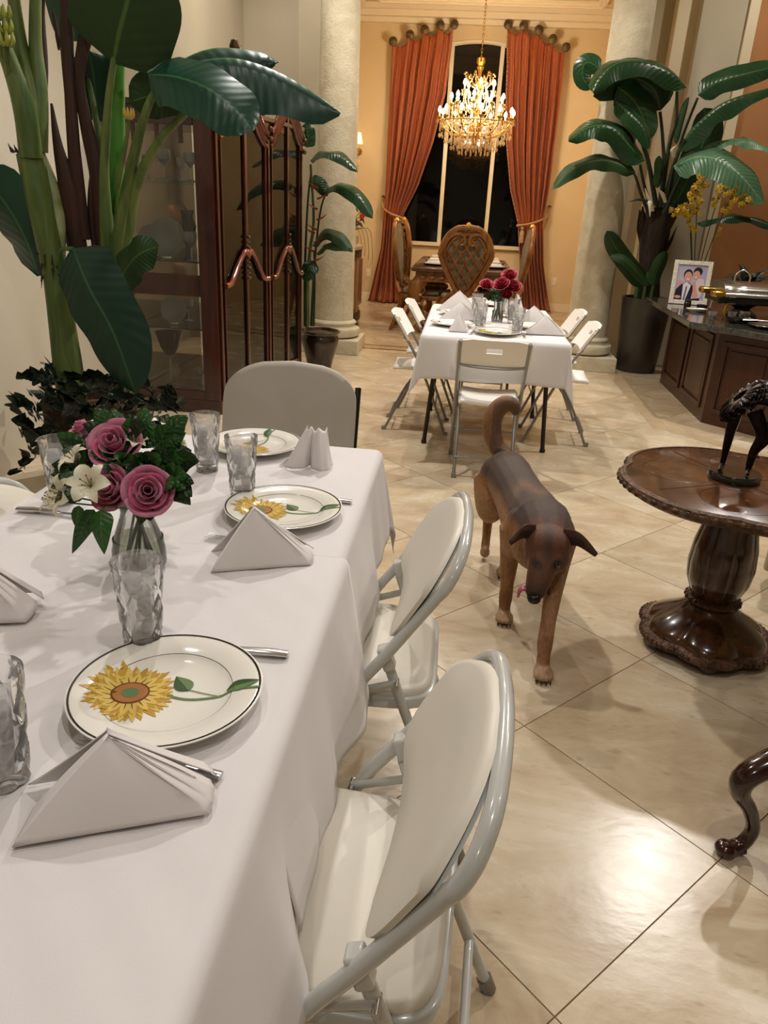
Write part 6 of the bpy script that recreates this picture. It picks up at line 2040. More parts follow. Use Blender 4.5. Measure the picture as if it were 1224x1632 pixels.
for tier, (n, r, zb, z0) in enumerate(((12, 0.44, 2.42, 2.28), (9, 0.31, 2.57, 2.42), (5, 0.18, 2.71, 2.56))):
    proto = None
    for k in range(n):
        a = 2 * PI * (k + 0.37 * tier) / n + 0.12
        if proto is None:
            arm = MB().tube([(0.03, 0, z0), (r * 0.35, 0, z0 - 0.07), (r * 0.75, 0, z0 - 0.02), (r * 0.98, 0, zb - 0.07), (r, 0, zb - 0.035)], [0.010, 0.008, 0.008, 0.007], 8, 18).xf(Matrix.Translation((0, 0, -2.0))).obj('arm', M_BRASS, t, world=False)
            cup = MB().lathe([(0.008, -0.04), (0.026, -0.025), (0.036, -0.012), (0.036, -0.008), (0.01, -0.010)], 14, (r, 0, zb - 2.0)).obj('drip_cup', M_BRASS, arm, world=False)
            can = MB().lathe([(0.010, -0.01), (0.010, 0.040), (0.006, 0.042)], 10, (r, 0, zb - 2.0)).obj('candle_sleeve', M_CANDLE, arm, world=False)
            bul = MB().lathe([(0.008, 0.040), (0.020, 0.056), (0.020, 0.072), (0.010, 0.096), (0, 0.108)], 10, (r, 0, zb - 2.0)).obj('bulb', M_BULB, arm, world=False)
            cr = MB()
            for q in range(5):
                b_ = q * 2 * PI / 5
                cr.lathe([(0, -0.075), (0.006, -0.062), (0.004, -0.045), (0, -0.038)], 5, (r + 0.032 * math.cos(b_), 0.032 * math.sin(b_), zb - 2.0))
                cr.ball((r + 0.034 * math.cos(b_), 0.034 * math.sin(b_), zb - 2.0 - 0.03), 0.005, 5, 4)
            crp = cr.obj('cup_crystals', M_CRYST, arm, world=False, smooth=False)
            crp['kind'] = 'stuff'
            arm.rotation_euler = (0, 0, a)
            proto = arm
        else:
            c = proto.copy()
            COL.objects.link(c)
            c.parent = t
            c.rotation_euler = (0, 0, a)
            for ch in proto.children:
                d_ = ch.copy()
                COL.objects.link(d_)
                d_.parent = c
# hanging strings and drops
for nm, ring in (('outer', (30, 0.43, 2.38, 2.24)), ('outer', (28, 0.36, 2.36, 2.18)), ('middle', (24, 0.28, 2.32, 2.11)), ('inner', (18, 0.18, 2.28, 2.06)), ('upper', (22, 0.30, 2.52, 2.40)), ('upper', (14, 0.17, 2.68, 2.54))):
    n, r, za, zb = ring
    mb = MB()
    for k in range(n):
        a = 2 * PI * k / n
        x, y = CX + r * math.cos(a), CY + r * math.sin(a)
        m = int((za - zb) / 0.016)
        for i in range(m):
            mb.ball((x, y, za - i * 0.016), 0.0065, 5, 4)
        mb.lathe([(0, zb - 0.05), (0.011, zb - 0.030), (0.007, zb - 0.008), (0, zb)], 6, (x, y, 0))
    o = mb.obj('crystal_strings', M_CRYST, t, smooth=False)
    o['kind'] = 'stuff'
mb = MB()
for k in range(12):      # swags between arms
    a, b = 2 * PI * k / 12 + 0.12, 2 * PI * (k + 1) / 12 + 0.12
    p = V((CX + 0.43 * math.cos(a), CY + 0.43 * math.sin(a), 2.38))
    q = V((CX + 0.43 * math.cos(b), CY + 0.43 * math.sin(b), 2.38))
    p2 = V((CX + 0.08 * math.cos(a), CY + 0.08 * math.sin(a), 2.55))
    for i in range(14):
        f = i / 13
        mb.ball(p.lerp(q, f) - V((0, 0, 0.07 * math.sin(PI * f))), 0.0065, 5, 4)
        mb.ball(p.lerp(p2, f) - V((0, 0, 0.10 * math.sin(PI * f))), 0.0065, 5, 4)
mb.obj('crystal_swags', M_CRYST, t, smooth=False)['kind'] = 'stuff'
MB().tube([(CX + 0.42 * math.cos(a), CY + 0.42 * math.sin(a), 2.37) for a in [2 * PI * k / 48 for k in range(48)]], 0.007, 6, closed=True).obj('ring', M_BRASS, t)
MB().tube([(CX + 0.20 * math.cos(a), CY + 0.20 * math.sin(a), 2.24) for a in [2 * PI * k / 36 for k in range(36)]], 0.007, 6, closed=True).obj('ring', M_BRASS, t)
mb = MB()
for k in range(90):
    a, rr = RC.uniform(0, 6.28), RC.uniform(0.02, 0.27)
    z = 2.10 + 0.55 * rr * rr + RC.uniform(-0.02, 0.04)
    mb.lathe([(0, -0.028), (0.010, -0.012), (0.006, 0.006), (0, 0.012)], 6, (CX + rr * math.cos(a), CY + rr * math.sin(a), z))
mb.obj('crystal_drops', M_CRYST, t, smooth=False)['kind'] = 'stuff'

# ================================================================ SCONCE, SIDEBOARD
t = thing('wall_sconce', 'brass wall sconce with a small lit shade left of the curtains', 'lamp', (-1.72, 12.08, 2.15))
MB().lathe([(0.0, 0.02), (0.05, 0.016), (0.055, 0.0)], 20).xf(Matrix.Translation((-1.72, 12.1, 2.12)) @ Matrix.Rotation(PI / 2, 4, 'X')).obj('wall_plate', M_BRASS, t)
MB().tube([(-1.72, 12.08, 2.12), (-1.72, 11.99, 2.03), (-1.71, 11.93, 2.08), (-1.71, 11.92, 2.17)], 0.008, 8, 14).obj('arm', M_BRASS, t)
MB().tube([(-1.72, 12.07, 2.10), (-1.73, 12.0, 1.98), (-1.70, 11.96, 1.92), (-1.69, 11.97, 1.99)], 0.006, 8, 14).obj('arm', M_BRASS, t)
MB().lathe([(0.012, 2.16), (0.012, 2.24)], 10, (-1.71, 11.92, 0)).obj('candle_sleeve', M_CANDLE, t)
MB().lathe([(0.075, 2.215), (0.045, 2.36)], 24, (-1.71, 11.92, 0)).obj('lamp_shade', M_SHADE, t, solid=0.002)
lamp('sconce_light', 'POINT', (-1.71, 11.92, 2.30), 14, (1.0, 0.80, 0.52), 0.03)
t = thing('sideboard', 'carved walnut sideboard with cream stone top beyond the left column', 'sideboard', (-1.6, 9.4, 0))
def bow(off, n=16):
    q = [(-1.89, 8.75 - off)]
    for i in range(n + 1):
        f = i / n
        y = 8.75 - off + (1.2 + 2 * off) * f
        q.append((-1.42 + off + 0.14 * math.sin(PI * f), y))
    q.append((-1.89, 9.95 + off))
    return q
MB().prism(bow(0), 0.10, 0.90).obj('carcass', M_WOODD, t, bevel=0.004, sharp=30)
MB().prism(bow(0.03), 0.90, 0.945).obj('stone_top', mat('cream_marble', 'c9b896', 0.2, col2='b09a76', nscale=8), t, bevel=0.008)
MB().prism(bow(0.02), 0.82, 0.90).obj('frieze', M_CARVE, t, bevel=0.004)
MB().prism(bow(0.025), 0.08, 0.16).obj('base_moulding', M_CARVE, t, bevel=0.004)
for y in (8.80, 9.90):
    MB().tube([(-1.40, y, 0.84), (-1.37, y, 0.74), (-1.385, y, 0.6), (-1.40, y, 0.35), (-1.375, y, 0.16), (-1.36, y, 0.08)], [0.05, 0.055, 0.035, 0.028, 0.035, 0.05], 12, 18).obj('carved_corner', M_WOODD, t)
    MB().ball((-1.37, y, 0.05), 0.05, 12, 8, (1, 1, .95)).obj('scroll_foot', M_WOODD, t)
    for z in (0.30, 0.50, 0.70):
        MB().tube([(-1.37, y + 0.03 * math.cos(a), z + 0.05 * math.sin(a)) for a in [2 * PI * k / 12 for k in range(12)]], 0.008, 6, closed=True).obj('carved_scroll', M_WOODD, t)
for y0, y1 in ((8.9, 9.33), (9.37, 9.8)):
    f = ((y0 + y1) / 2 - 8.75) / 1.2
    x = -1.42 + 0.14 * math.sin(PI * f)
    MB().b2((x - 0.02, y0, 0.22), (x + 0.012, y1, 0.78)).obj('door', M_WOODD, t, bevel=0.01)
t = thing('flower_arrangement', 'tall red flower arrangement on the sideboard beyond the left column', 'flowers', (-1.50, 9.75, 0.946))
MB().lathe([(0.05, 0), (0.07, 0.04), (0.06, 0.12), (0.045, 0.16)], 20, (-1.50, 9.75, 0.946)).obj('urn', M_POTB, t)
RF = random.Random(9)
M_RF = mat('vermilion_petal', 'c4281c', 0.5, col2='9c1a18', nscale=20)
for k in range(26):
    a, rr, z = RF.uniform(-1.9, 1.9), RF.uniform(0.02, 0.20), RF.uniform(0.18, 0.52)
    p = V((-1.50 + rr * math.cos(a) * 1.0, 9.75 + rr * math.sin(a), 0.946 + z))
    MB().tube([(-1.50, 9.75, 1.09), V((-1.50, 9.75, 1.09)).lerp(p, .6) + V((0, 0, .03)), p], 0.004, 5, 6).obj('stem', M_STEMK, t)
    if z > 0.3 and k % 4:
        mb = MB()
        for q in range(5):
            b = q * 1.257
            mb.ball(p + V((0.018 * math.cos(b), -0.006, 0.018 * math.sin(b))), 0.018, 6, 5, (1, .6, 1))
        mb.obj('blossom', M_RF, t)
    else:
        MB().leaf([p, p + V((0.05 * math.cos(a), -0.02, 0.03)), p + V((0.10 * math.cos(a), -0.03, -0.03))], 0.035, (0, -1, .5), 6, nw=1, kind='lance').obj('leaf', M_IVY, t, sharp=180)
for k in range(4):
    y = 9.95
    x = -1.40 + 0.05 * k
    MB().tube([(-1.46, 9.8, 1.09), (x, 9.95, 1.12), (x + 0.05, 10.0, 0.98 - 0.04 * k), (x + 0.05, 10.0, 0.84 - 0.05 * k)], 0.003, 5, 10).obj('trailing_vine', M_STEMK, t)
t = thing('candle_glass', 'small clear glass beside the red flowers on the sideboard', 'glass', (-1.37, 9.62, 0.946))
MB().lathe([(0.03, 0), (0.035, 0.10), (0.033, 0.10), (0.027, 0.005), (0, 0.005)], 20, (-1.37, 9.62, 0.946)).obj('glass_body', M_GLASS, t)
MB().lathe([(0.02, 0.006), (0.02, 0.03), (0, 0.03)], 14, (-1.37, 9.62, 0.946)).obj('candle', M_CANDLE, t)

# ================================================================ DINING TABLE AND CARVED CHAIRS
t = thing('dining_table', 'carved walnut dining table under the chandelier', 'table', (-0.03, 10.1, 0))
MB().b2((-0.62, 9.0, 0.715), (0.56, 11.2, 0.765)).obj('tabletop', M_WOODT, t, bevel=0.014)
MB().b2((-0.57, 9.06, 0.60), (0.51, 11.14, 0.715)).obj('apron', M_WOODD, t, bevel=0.008)
for k in range(9):
    MB().ball((-0.48 + k * 0.11, 9.055, 0.655), 0.03, 10, 6, (1.2, .4, .9)).obj('apron_carving', M_WOODD, t)
for sx, sy in ((-0.5, 9.15), (0.44, 9.15), (-0.5, 11.05), (0.44, 11.05)):
    d = 1 if sx > 0 else -1
    MB().tube([(sx, sy, 0.62), (sx + d * 0.05, sy - 0.02, 0.52), (sx + d * 0.06, sy - 0.02, 0.42), (sx, sy, 0.25), (sx - d * 0.03, sy, 0.12), (sx + d * 0.02, sy, 0.03)], [0.085, 0.10, 0.085, 0.055, 0.045, 0.06], 14, 20).obj('leg', M_WOODD, t)
    for q in range(3):
        MB().tube([(sx + d * 0.02 + 0.07 * math.cos(a), sy - 0.085, 0.5 - q * 0.1 + 0.05 * math.sin(a)) for a in [2 * PI * k / 12 for k in range(12)]], 0.010, 6, closed=True).obj('leg_scroll', M_WOODD, t)
M_CHF = mat('damask_fabric', '8a7f6a', 0.8, col2='6b5f4c', nscale=26, bump=(90, .3))
def make_carved_chair():
    t = thing('carved_dining_chair', 'x', 'chair')
    def outl(a, k=1.0):
        # spade: wide shoulders, narrow waist
        z = 0.87 + 0.36 * math.sin(a) * k
        s = (math.sin(a) + 1) / 2
        wd = 0.10 + 0.185 * min(1, s / 0.62) ** 1.1
        x = wd * math.cos(a) / max(0.35, abs(math.cos(a)) ** 0.35) * k
        x = wd * (abs(math.cos(a)) ** 0.75) * (1 if math.cos(a) > 0 else -1) * k
        return V((x, -0.26 - 0.10 * (z - 0.5), z))
    n = 56
    for k, r, nm in ((1.0, 0.030, 'outer_frame'), (0.80, 0.018, 'inner_frame')):
        MB().tube([outl(2 * PI * i / n, k) for i in range(n)], r, 8, closed=True).obj(nm, M_WOODD, t, world=False)
    mb = MB()
    vs = [V((0, -0.26 - 0.037, 0.87))] + [outl(2 * PI * i / n, 0.95) for i in range(n)]
    mb.add(vs, [(0, 1 + i, 1 + (i + 1) % n) for i in range(n)])
    mb.obj('back_upholstery', M_CHF, t, world=False, solid=0.03, smooth=False)
    def inside(x, z):
        s = ((z - 0.87) / 0.29)
        if abs(s) > 1:
            return False
        a = math.asin(s)
        return abs(x) < abs(outl(a, 0.82).x) + 0.004
    for sg in (-1, 1):      # lattice bars, each its own
        for c in [i * 0.11 for i in range(-4, 5)]:
            pts = []
            for i in range(40):
                z = 0.59 + 0.56 * i / 39
                x = c + sg * (z - 0.87) * 0.72
                if inside(x, z):
                    pts.append(V((x, -0.285 - 0.10 * (z - 0.5), z)))
            if len(pts) > 5:
                MB().tube([pts[0], pts[len(pts) // 2] + V((0, -.004, 0)), pts[-1]], 0.0095, 6, 6).obj('lattice_bar', M_WOODD, t, world=False)
    for sg in (-1, 1):      # scrolls meeting under the crest
        P = [(sg * 0.235, -0.31, 0.93), (sg * 0.23, -0.325, 1.06), (sg * 0.15, -0.335, 1.155), (sg * 0.05, -0.335, 1.15), (sg * 0.02, -0.335, 1.08), (sg * 0.065, -0.335, 1.055), (sg * 0.08, -0.335, 1.10)]
        MB().tube(P, [0.012, 0.020, 0.022, 0.020, 0.018, 0.014, 0.010], 8, 28).obj('crest_scroll', M_WOODD, t, world=False)
        MB().tube([(sg * 0.02, -0.33, 1.20), (sg * 0.10, -0.325, 1.235), (sg * 0.19, -0.32, 1.19)], [0.02, 0.018, 0.008], 8, 10).obj('crest_scroll', M_WOODD, t, world=False)
        MB().tube([(sg * 0.10, -0.28, 0.56), (sg * 0.17, -0.26, 0.50), (sg * 0.22, -0.22, 0.44)], [0.026, 0.024, 0.03], 8, 10).obj('back_support', M_WOODD, t, world=False)
        MB().tube([(sg * 0.20, -0.20, 0.44), (sg * 0.20, -0.24, 0.22), (sg * 0.22, -0.32, 0.0)], [0.03, 0.022, 0.02], 8, 10).obj('leg', M_WOODD, t, world=False)
        MB().tube([(sg * 0.24, 0.24, 0.42), (sg * 0.28, 0.28, 0.33), (sg * 0.25, 0.25, 0.15), (sg * 0.27, 0.28, 0.02)], [0.035, 0.035, 0.02, 0.028], 8, 14).obj('leg', M_WOODD, t, world=False)
    MB().lathe([(0, 0.0), (0.035, 0.01), (0.04, 0.03), (0.02, 0.06), (0, 0.07)], 10, (0, -0.335, 1.215), wob=lambda a, s, z: 1 + .2 * math.sin(5 * a)).obj('crest_shell', M_BRASS if False else mat('gilt_crest', 'b98a3c', 0.3, 0.5), t, world=False)
    MB().prism([(-0.22, -0.22), (0.22, -0.22), (0.28, 0.27), (-0.28, 0.27)], 0.38, 0.43).obj('seat_rail', M_WOODD, t, world=False, bevel=0.012)
    MB().prism([(-0.20, -0.20), (0.20, -0.20), (0.26, 0.25), (-0.26, 0.25)], 0.43, 0.50).obj('seat_cushion', M_CHF, t, world=False, bevel=0.03)
    return t
dc = make_carved_chair()
dc.location = (0.0, 8.80, 0)
dc['label'] = 'carved walnut dining chair with lattice back at the near end of the dining table'
dup(dc, (-0.52, 9.42, 0), math.radians(-93), 'carved dining chair seen edge-on at the near left of the dining table')
dup(dc, (-0.50, 10.25, 0), math.radians(-74), 'carved dining chair at the far left of the dining table')
dup(dc, (0.44, 9.75, 0), math.radians(93), 'carved dining chair seen edge-on at the right of the dining table')
cp0 = thing('charger_setting', 'x', 'plate')
MB().lathe([(0, 0), (0.12, 0.0), (0.16, 0.012), (0.16, 0.016), (0.12, 0.006), (0, 0.005)], 32).obj('charger', M_BLACK, cp0, world=False)
MB().lathe([(0, 0.006), (0.09, 0.006), (0.135, 0.022), (0.135, 0.026), (0.09, 0.012), (0, 0.012)], 32).obj('dinner_plate', M_PLATE, cp0, world=False)
MB().box((0, 0, 0.034), (0.2, 0.1, 0.03)).obj('folded_napkin', M_NAP, cp0, world=False, bevel=0.01)
cf = []
for x, y, lab in ((-0.36, 9.45, 'near left'), (-0.36, 10.05, 'middle left'), (-0.36, 10.7, 'far left'), (0.34, 9.5, 'near right'), (0.34, 10.15, 'middle right'), (0.34, 10.75, 'far right')):
    place_first(cp0, cf, (x, y, 0.766), 0, 'dark charger with white plate and napkin at the %s of the dining table' % lab, 'place settings on the dining table')

# ================================================================ BIRD OF PARADISE
px_, py_ = 1.78, 7.66
t = thing('tall_planter', 'tall tapered charcoal planter beside the buffet', 'planter', (px_, py_, 0))
MB().lathe([(0.0, 0), (0.185, 0.0), (0.19, 0.01), (0.235, 0.70), (0.235, 0.705), (0.218, 0.705), (0.215, 0.66), (0, 0.66)], 48, (px_, py_, 0)).obj('planter_body', M_POTG, t)
MB().lathe([(0.215, 0.662), (0, 0.67)], 24, (px_, py_, 0)).obj('soil', M_SOIL, t)
t = thing('bird_of_paradise_plant', 'large bird of paradise plant with arching leaves in the charcoal planter', 'plant', (px_, py_, 0.67))
M_TRK = mat('fibrous_trunk', '3a2e22', 0.8, col2='221a14', nscale=12, stretch=(4, 4, .6), bump=(50, .8))
MB().tube([(1.796,7.600,0.620), (1.745,7.600,0.964), (1.717,7.600,1.242), (1.697,7.600,1.539)], [0.10, 0.095, 0.11, 0.12, 0.08], 16, 20).obj('trunk', M_TRK, t)
mb = MB()
RB = random.Random(21)
for k in range(9):
    a = k * 0.7
    b = V((1.737,7.600,1.132)) + V((0.06 * math.cos(a), 0.05 * math.sin(a), -0.1 + 0.03 * k))
    MB().tube([b, b + V((0.08 * math.cos(a), 0.05 * math.sin(a), 0.17)), b + V((0.12 * math.cos(a), 0.08 * math.sin(a), 0.33))], [0.05, 0.04, 0.006], 8, 8, flat=.4).obj('leaf_sheath', M_TRK if k % 2 else M_STEMB, t)
def pet(pts, r):
    MB().tube(pts, [r * 1.5, r, r * .8], 8, 14).obj('leaf_stalk', M_STEMK, t)
def lf(pts, wd, fc, m, **k):
    MB().leaf(pts, wd, fc, 18, **k).obj('leaf', m, t, sharp=180)
pet([(1.724,7.550,1.514), (1.697,7.500,2.000), (1.707,7.450,2.193), (1.661,7.400,2.419)], 0.016)
lf([(1.733,7.400,2.449), (1.576,7.350,2.552), (1.348,7.300,2.614), (1.113,7.250,2.590), (0.985,7.200,2.479), (0.930,7.150,2.352)], 0.22, (-.1, -.75, .65), M_LEAFB, cup=.6, wav=.012)
lf([(1.018,7.500,2.570), (0.925,7.500,2.623), (0.864,7.500,2.603), (0.880,7.500,2.500), (0.966,7.500,2.426)], 0.16, (0, -1, .1), M_LEAFB, cup=.3)
pet([(1.712,7.500,1.513), (1.687,7.500,1.823), (1.630,7.500,2.072), (1.570,7.500,2.275)], 0.016)
lf([(1.573,7.500,2.285), (1.481,7.480,2.441), (1.293,7.450,2.516), (1.108,7.400,2.465), (0.964,7.350,2.360)], 0.30, (-.1, -.9, -.1), M_LEAFU, cup=.3, wav=.02)
lf([(1.165,7.400,2.439), (1.314,7.400,2.340), (1.423,7.400,2.201), (1.486,7.400,2.029)], 0.27, (0, -1, .2), M_LEAFB, cup=.3, wav=.01)
pet([(1.679,7.500,1.512), (1.492,7.400,1.935), (1.313,7.380,2.171), (1.148,7.350,2.328)], 0.015)
lf([(1.159,7.340,2.318), (1.288,7.300,2.224), (1.416,7.300,2.119), (1.487,7.300,1.963)], 0.17, (.4, -.9, .4), M_LEAFB, cup=.4)
pet([(1.656,7.500,1.457), (1.541,7.450,1.661), (1.454,7.400,1.848)], 0.014)
lf([(1.481,7.350,1.877), (1.331,7.300,1.976), (1.140,7.250,2.114), (0.949,7.200,2.106), (0.775,7.100,1.987)], 0.22, (-.2, -.85, .6), M_LEAFB, cup=.5, wav=.014)
pet([(1.638,7.500,1.430), (1.517,7.450,1.608), (1.412,7.400,1.776), (1.283,7.350,1.839)], 0.012)
lf([(1.413,7.350,1.774), (1.218,7.300,1.853), (1.022,7.250,1.852), (0.850,7.200,1.773), (0.691,7.100,1.603)], 0.15, (0, -.8, .5), M_LEAFU, cup=.5, wav=.018)
pet([(1.746,7.500,1.567), (1.776,7.500,1.928), (1.808,7.500,2.148), (1.865,7.500,2.391)], 0.014)
lf([(1.849,7.450,2.403), (1.984,7.400,2.504), (2.169,7.300,2.555), (2.395,7.200,2.605)], 0.20, (-.1, -.95, .3), M_LEAFB, cup=.3, wav=.008)
pet([(1.745,7.500,1.515), (1.746,7.400,1.871), (1.775,7.300,2.052)], 0.018)
lf([(1.731,7.350,1.966), (1.841,7.250,2.174), (2.020,7.150,2.336), (2.338,7.000,2.434)], 0.20, (-.3, -.6, .75), M_LEAFB, cup=.9, wav=.02)
lf([(1.925,7.500,1.783), (1.975,7.500,2.011), (1.998,7.500,2.160), (1.933,7.500,2.317)], 0.28, (-.1, -1, .1), M_LEAFB, cup=.3)
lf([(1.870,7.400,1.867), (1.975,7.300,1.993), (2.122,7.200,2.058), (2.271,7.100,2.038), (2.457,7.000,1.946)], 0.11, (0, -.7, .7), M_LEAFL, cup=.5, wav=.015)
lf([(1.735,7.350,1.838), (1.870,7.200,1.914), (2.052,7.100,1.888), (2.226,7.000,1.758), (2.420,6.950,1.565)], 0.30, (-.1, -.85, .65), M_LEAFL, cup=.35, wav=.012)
lf([(2.031,7.400,1.393), (2.167,7.200,1.448), (2.352,7.100,1.464), (2.592,7.000,1.388)], 0.10, (0, -.7, .7), M_LEAFB, cup=.5, wav=.012)
lf([(1.714,7.500,0.822), (1.545,7.420,0.966), (1.367,7.350,1.135), (1.238,7.300,1.291)], 0.17, (-.2, -1, .3), M_LEAFU, cup=.3)
lf([(1.714,7.400,0.831), (1.553,7.350,0.971), (1.415,7.300,1.065), (1.300,7.300,1.080)], 0.10, (-.2, -.8, .6), M_LEAFU, cup=.3)
lf([(1.747,7.400,0.839), (1.761,7.380,0.981), (1.804,7.360,1.148)], 0.13, (.2, -1, .3), M_LEAFU, cup=.3)
lf([(1.639,7.400,1.664), (1.628,7.380,1.815), (1.593,7.360,1.922)], 0.09, (.4, -1, .1), M_LEAFU, cup=.5)
lf([(1.745,7.450,2.023), (1.753,7.420,2.216), (1.766,7.400,2.385)], 0.06, (.2, -1, .1), M_LEAFU, cup=1.0)
lf([(1.811,7.500,1.518), (1.886,7.480,1.678), (1.920,7.450,1.871), (1.945,7.450,1.932)], 0.26, (.1, -1, .0), M_LEAFB, cup=.3)
pet([(1.755,7.500,1.462), (1.797,7.450,1.673), (1.854,7.400,1.866)], 0.02)
M_BRCT = mat('white_bract', 'd9d2bc', 0.5)
for pts in ([(1.613,7.300,1.508), (1.548,7.250,1.566), (1.494,7.220,1.653)], [(1.608,7.300,1.477), (1.552,7.200,1.545), (1.568,7.180,1.429)], [(1.702,7.300,1.553), (1.658,7.250,1.611), (1.612,7.220,1.649)], [(1.708,7.300,1.913), (1.676,7.250,1.958), (1.693,7.220,1.995)]):
    MB().tube(pts, [0.016, 0.022, 0.003], 8, 8, flat=.5).obj('flower_bract', M_BRCT, t)
MB().tube([(1.607,7.300,1.538), (1.463,7.200,1.561), (1.361,7.150,1.536)], [0.014, 0.01, 0.002], 8, 8).obj('flower_beak', M_STEMK, t)
for k in range(7):
    a = k * .9
    b = V((1.724,7.550,0.824))
    MB().tube([b + V((0.08 * math.cos(a), 0.05 * math.sin(a), -.12)), b + V((0.10 * math.cos(a), 0.06 * math.sin(a), .12))], [0.02, 0.01], 8).obj('young_stalk', M_STEMD, t)

# yellow orchids in a bowl on the buffet
M_YEL = mat('yellow_orchid_petal', 'c9a52c', 0.5, col2='a8861c', nscale=20, rnd=0.15)
t = thing('yellow_orchid', 'spray of small yellow orchids behind the photo frame', 'flowers', (2.02, 7.05, CZ))
MB().lathe([(0.05, 0), (0.09, 0.03), (0.10, 0.10), (0.09, 0.10), (0, 0.07)], 24, (2.02, 7.05, CZ)).obj('orchid_pot', M_POTB, t)
bl = MB()
for q in range(5):
    b = q * 1.257
    d = V((math.cos(b), 0, math.sin(b)))
    bl.leaf([(0, 0, 0), d * 0.014 + V((0, -.006, 0)), d * 0.028], 0.022, (0, -1, 0), 4, nw=1, kind='oval', cup=.2)
bl.ball((0, -0.006, 0), 0.007, 6, 4)
blm = bl.mesh('blossom', M_YEL, True, 180)
def spray(pts, n, spread):
    MB().tube(pts, 0.004, 6, 14).obj('stem', M_STEMK, t)
    P = spline(pts, n)
    for i in range(n):
        if i < n * 0.25:
            continue
        for q in range(2):
            o = bpy.data.objects.new('blossom', blm)
            COL.objects.link(o)
            o.parent = t
            o.location = P[i] - V(t.location) + V((RB.uniform(-spread, spread), RB.uniform(-.03, .01), RB.uniform(-spread, spread)))
            o.rotation_euler = (RB.uniform(-.5, .5), RB.uniform(0, 6), RB.uniform(-.8, .8))
            o.scale = (RB.uniform(.7, 1.15),) * 3
spray([(2.02, 7.05, CZ + .08), (1.844,7.000,1.518), (1.881,7.000,1.642), (1.929,7.000,1.754)], 18, .05)
spray([(2.02, 7.05, CZ + .08), (1.859,7.000,1.445), (1.783,6.980,1.491), (1.705,6.950,1.482)], 16, .04)
spray([(2.02, 7.05, CZ + .08), (1.915,7.000,1.423), (1.882,6.980,1.559), (1.807,6.950,1.637)], 14, .04)
spray([(2.02, 7.05, CZ + .08), (2.048,7.000,1.528), (2.113,7.000,1.652), (2.222,6.950,1.594), (2.274,6.900,1.558)], 20, .045)
spray([(2.02, 7.05, CZ + .08), (2.115,7.000,1.458), (2.144,7.000,1.557), (2.178,6.950,1.678)], 12, .04)
for k in range(6):
    a = k * 1.05
    MB().leaf([(2.02, 7.05, CZ + .08), (2.02 + .10 * math.cos(a), 7.05 + .08 * math.sin(a), CZ + .18), (2.02 + .20 * math.cos(a), 7.05 + .12 * math.sin(a), CZ + .12)], 0.05, (0, -.5, 1), 8, kind='lance', nw=2).obj('leaf', M_IVY, t, sharp=180)
t = thing('fern_bowl', 'dark fern in a black bowl behind the chafing dish', 'plant', (2.36, 6.75, CZ))
MB().lathe([(0.06, 0), (0.12, 0.04), (0.15, 0.13), (0.14, 0.13), (0, 0.09)], 28, (2.36, 6.75, CZ)).obj('bowl', M_POTB, t)
for k in range(34):
    a = RB.uniform(0, 6.28)
    rr = RB.uniform(.08, .22)
    z = RB.uniform(.05, .26)
    b = V((2.36, 6.75, CZ + .11))
    e = b + V((rr * math.cos(a), rr * math.sin(a), z))
    MB().leaf([b, b.lerp(e, .55) + V((0, 0, .06)), e], 0.035, (0, -.6, 1), 8, kind='lance', nw=1, cup=.2).obj('frond', M_IVY, t, sharp=180)
for k in range(8):
    a = k * .8 + .2
    b = V((2.36 + .145 * math.cos(a), 6.75 + .145 * math.sin(a), CZ + .135))
    MB().ball(b, .012, 6, 4).obj('pebble', M_WHITE, t)

# ================================================================ DOG
t = thing('dog', 'brown and tan shepherd dog walking with head lowered and tongue out', 'dog', (0.31, 2.6, 0))
b = MB()
def limb(pts, rs, n=12, seg=16):
    b.tube(pts, rs, n, seg)
# trunk: pelvis, loin, deep chest, shoulders, neck
limb([(0.232, 3.04, 0.400), (0.245, 2.95, 0.400), (0.275, 2.82, 0.385), (0.305, 2.70, 0.365), (0.33, 2.58, 0.355), (0.345, 2.47, 0.362), (0.350, 2.40, 0.375)],
     [0.060, 0.100, 0.098, 0.100, 0.112, 0.118, 0.108, 0.085], 18, 24)
b.ball((0.335, 2.55, 0.325), 0.112, 18, 14, (0.88, 1.2, 1.05))
b.ball((0.342, 2.42, 0.335), 0.100, 18, 14, (0.98, 0.75, 1.05))
b.ball((0.190, 2.95, 0.365), 0.080, 16, 12, (0.75, 1.15, 1.3))
b.ball((0.300, 2.95, 0.365), 0.080, 16, 12, (0.75, 1.15, 1.3))
b.ball((0.425, 2.45, 0.335), 0.066, 16, 12, (0.72, 1, 1.45))
b.ball((0.262, 2.49, 0.335), 0.066, 16, 12, (0.72, 1, 1.45))
# neck
limb([(0.348, 2.47, 0.385), (0.350, 2.39, 0.388), (0.350, 2.31, 0.378)], [0.108, 0.092, 0.070], 16, 8)
# skull, cheeks, muzzle pointing down and forward
b.ball((0.350, 2.285, 0.392), 0.080, 20, 16, (1.0, 0.95, 0.86))
b.ball((0.352, 2.268, 0.360), 0.070, 18, 14, (1.10, 0.85, 1.0))
limb([(0.345, 2.255, 0.365), (0.332, 2.212, 0.325), (0.320, 2.180, 0.285), (0.314, 2.165, 0.262)], [0.060, 0.046, 0.037, 0.031], 16, 12)
limb([(0.342, 2.27, 0.335), (0.328, 2.232, 0.298), (0.318, 2.200, 0.262)], [0.044, 0.032, 0.022], 12, 8)
b.ball((0.313, 2.155, 0.262), 0.020, 12, 8, (1.25, 1, .9))
b.ball((0.322, 2.226, 0.382), 0.020, 12, 8)
b.ball((0.377, 2.224, 0.378), 0.020, 12, 8)
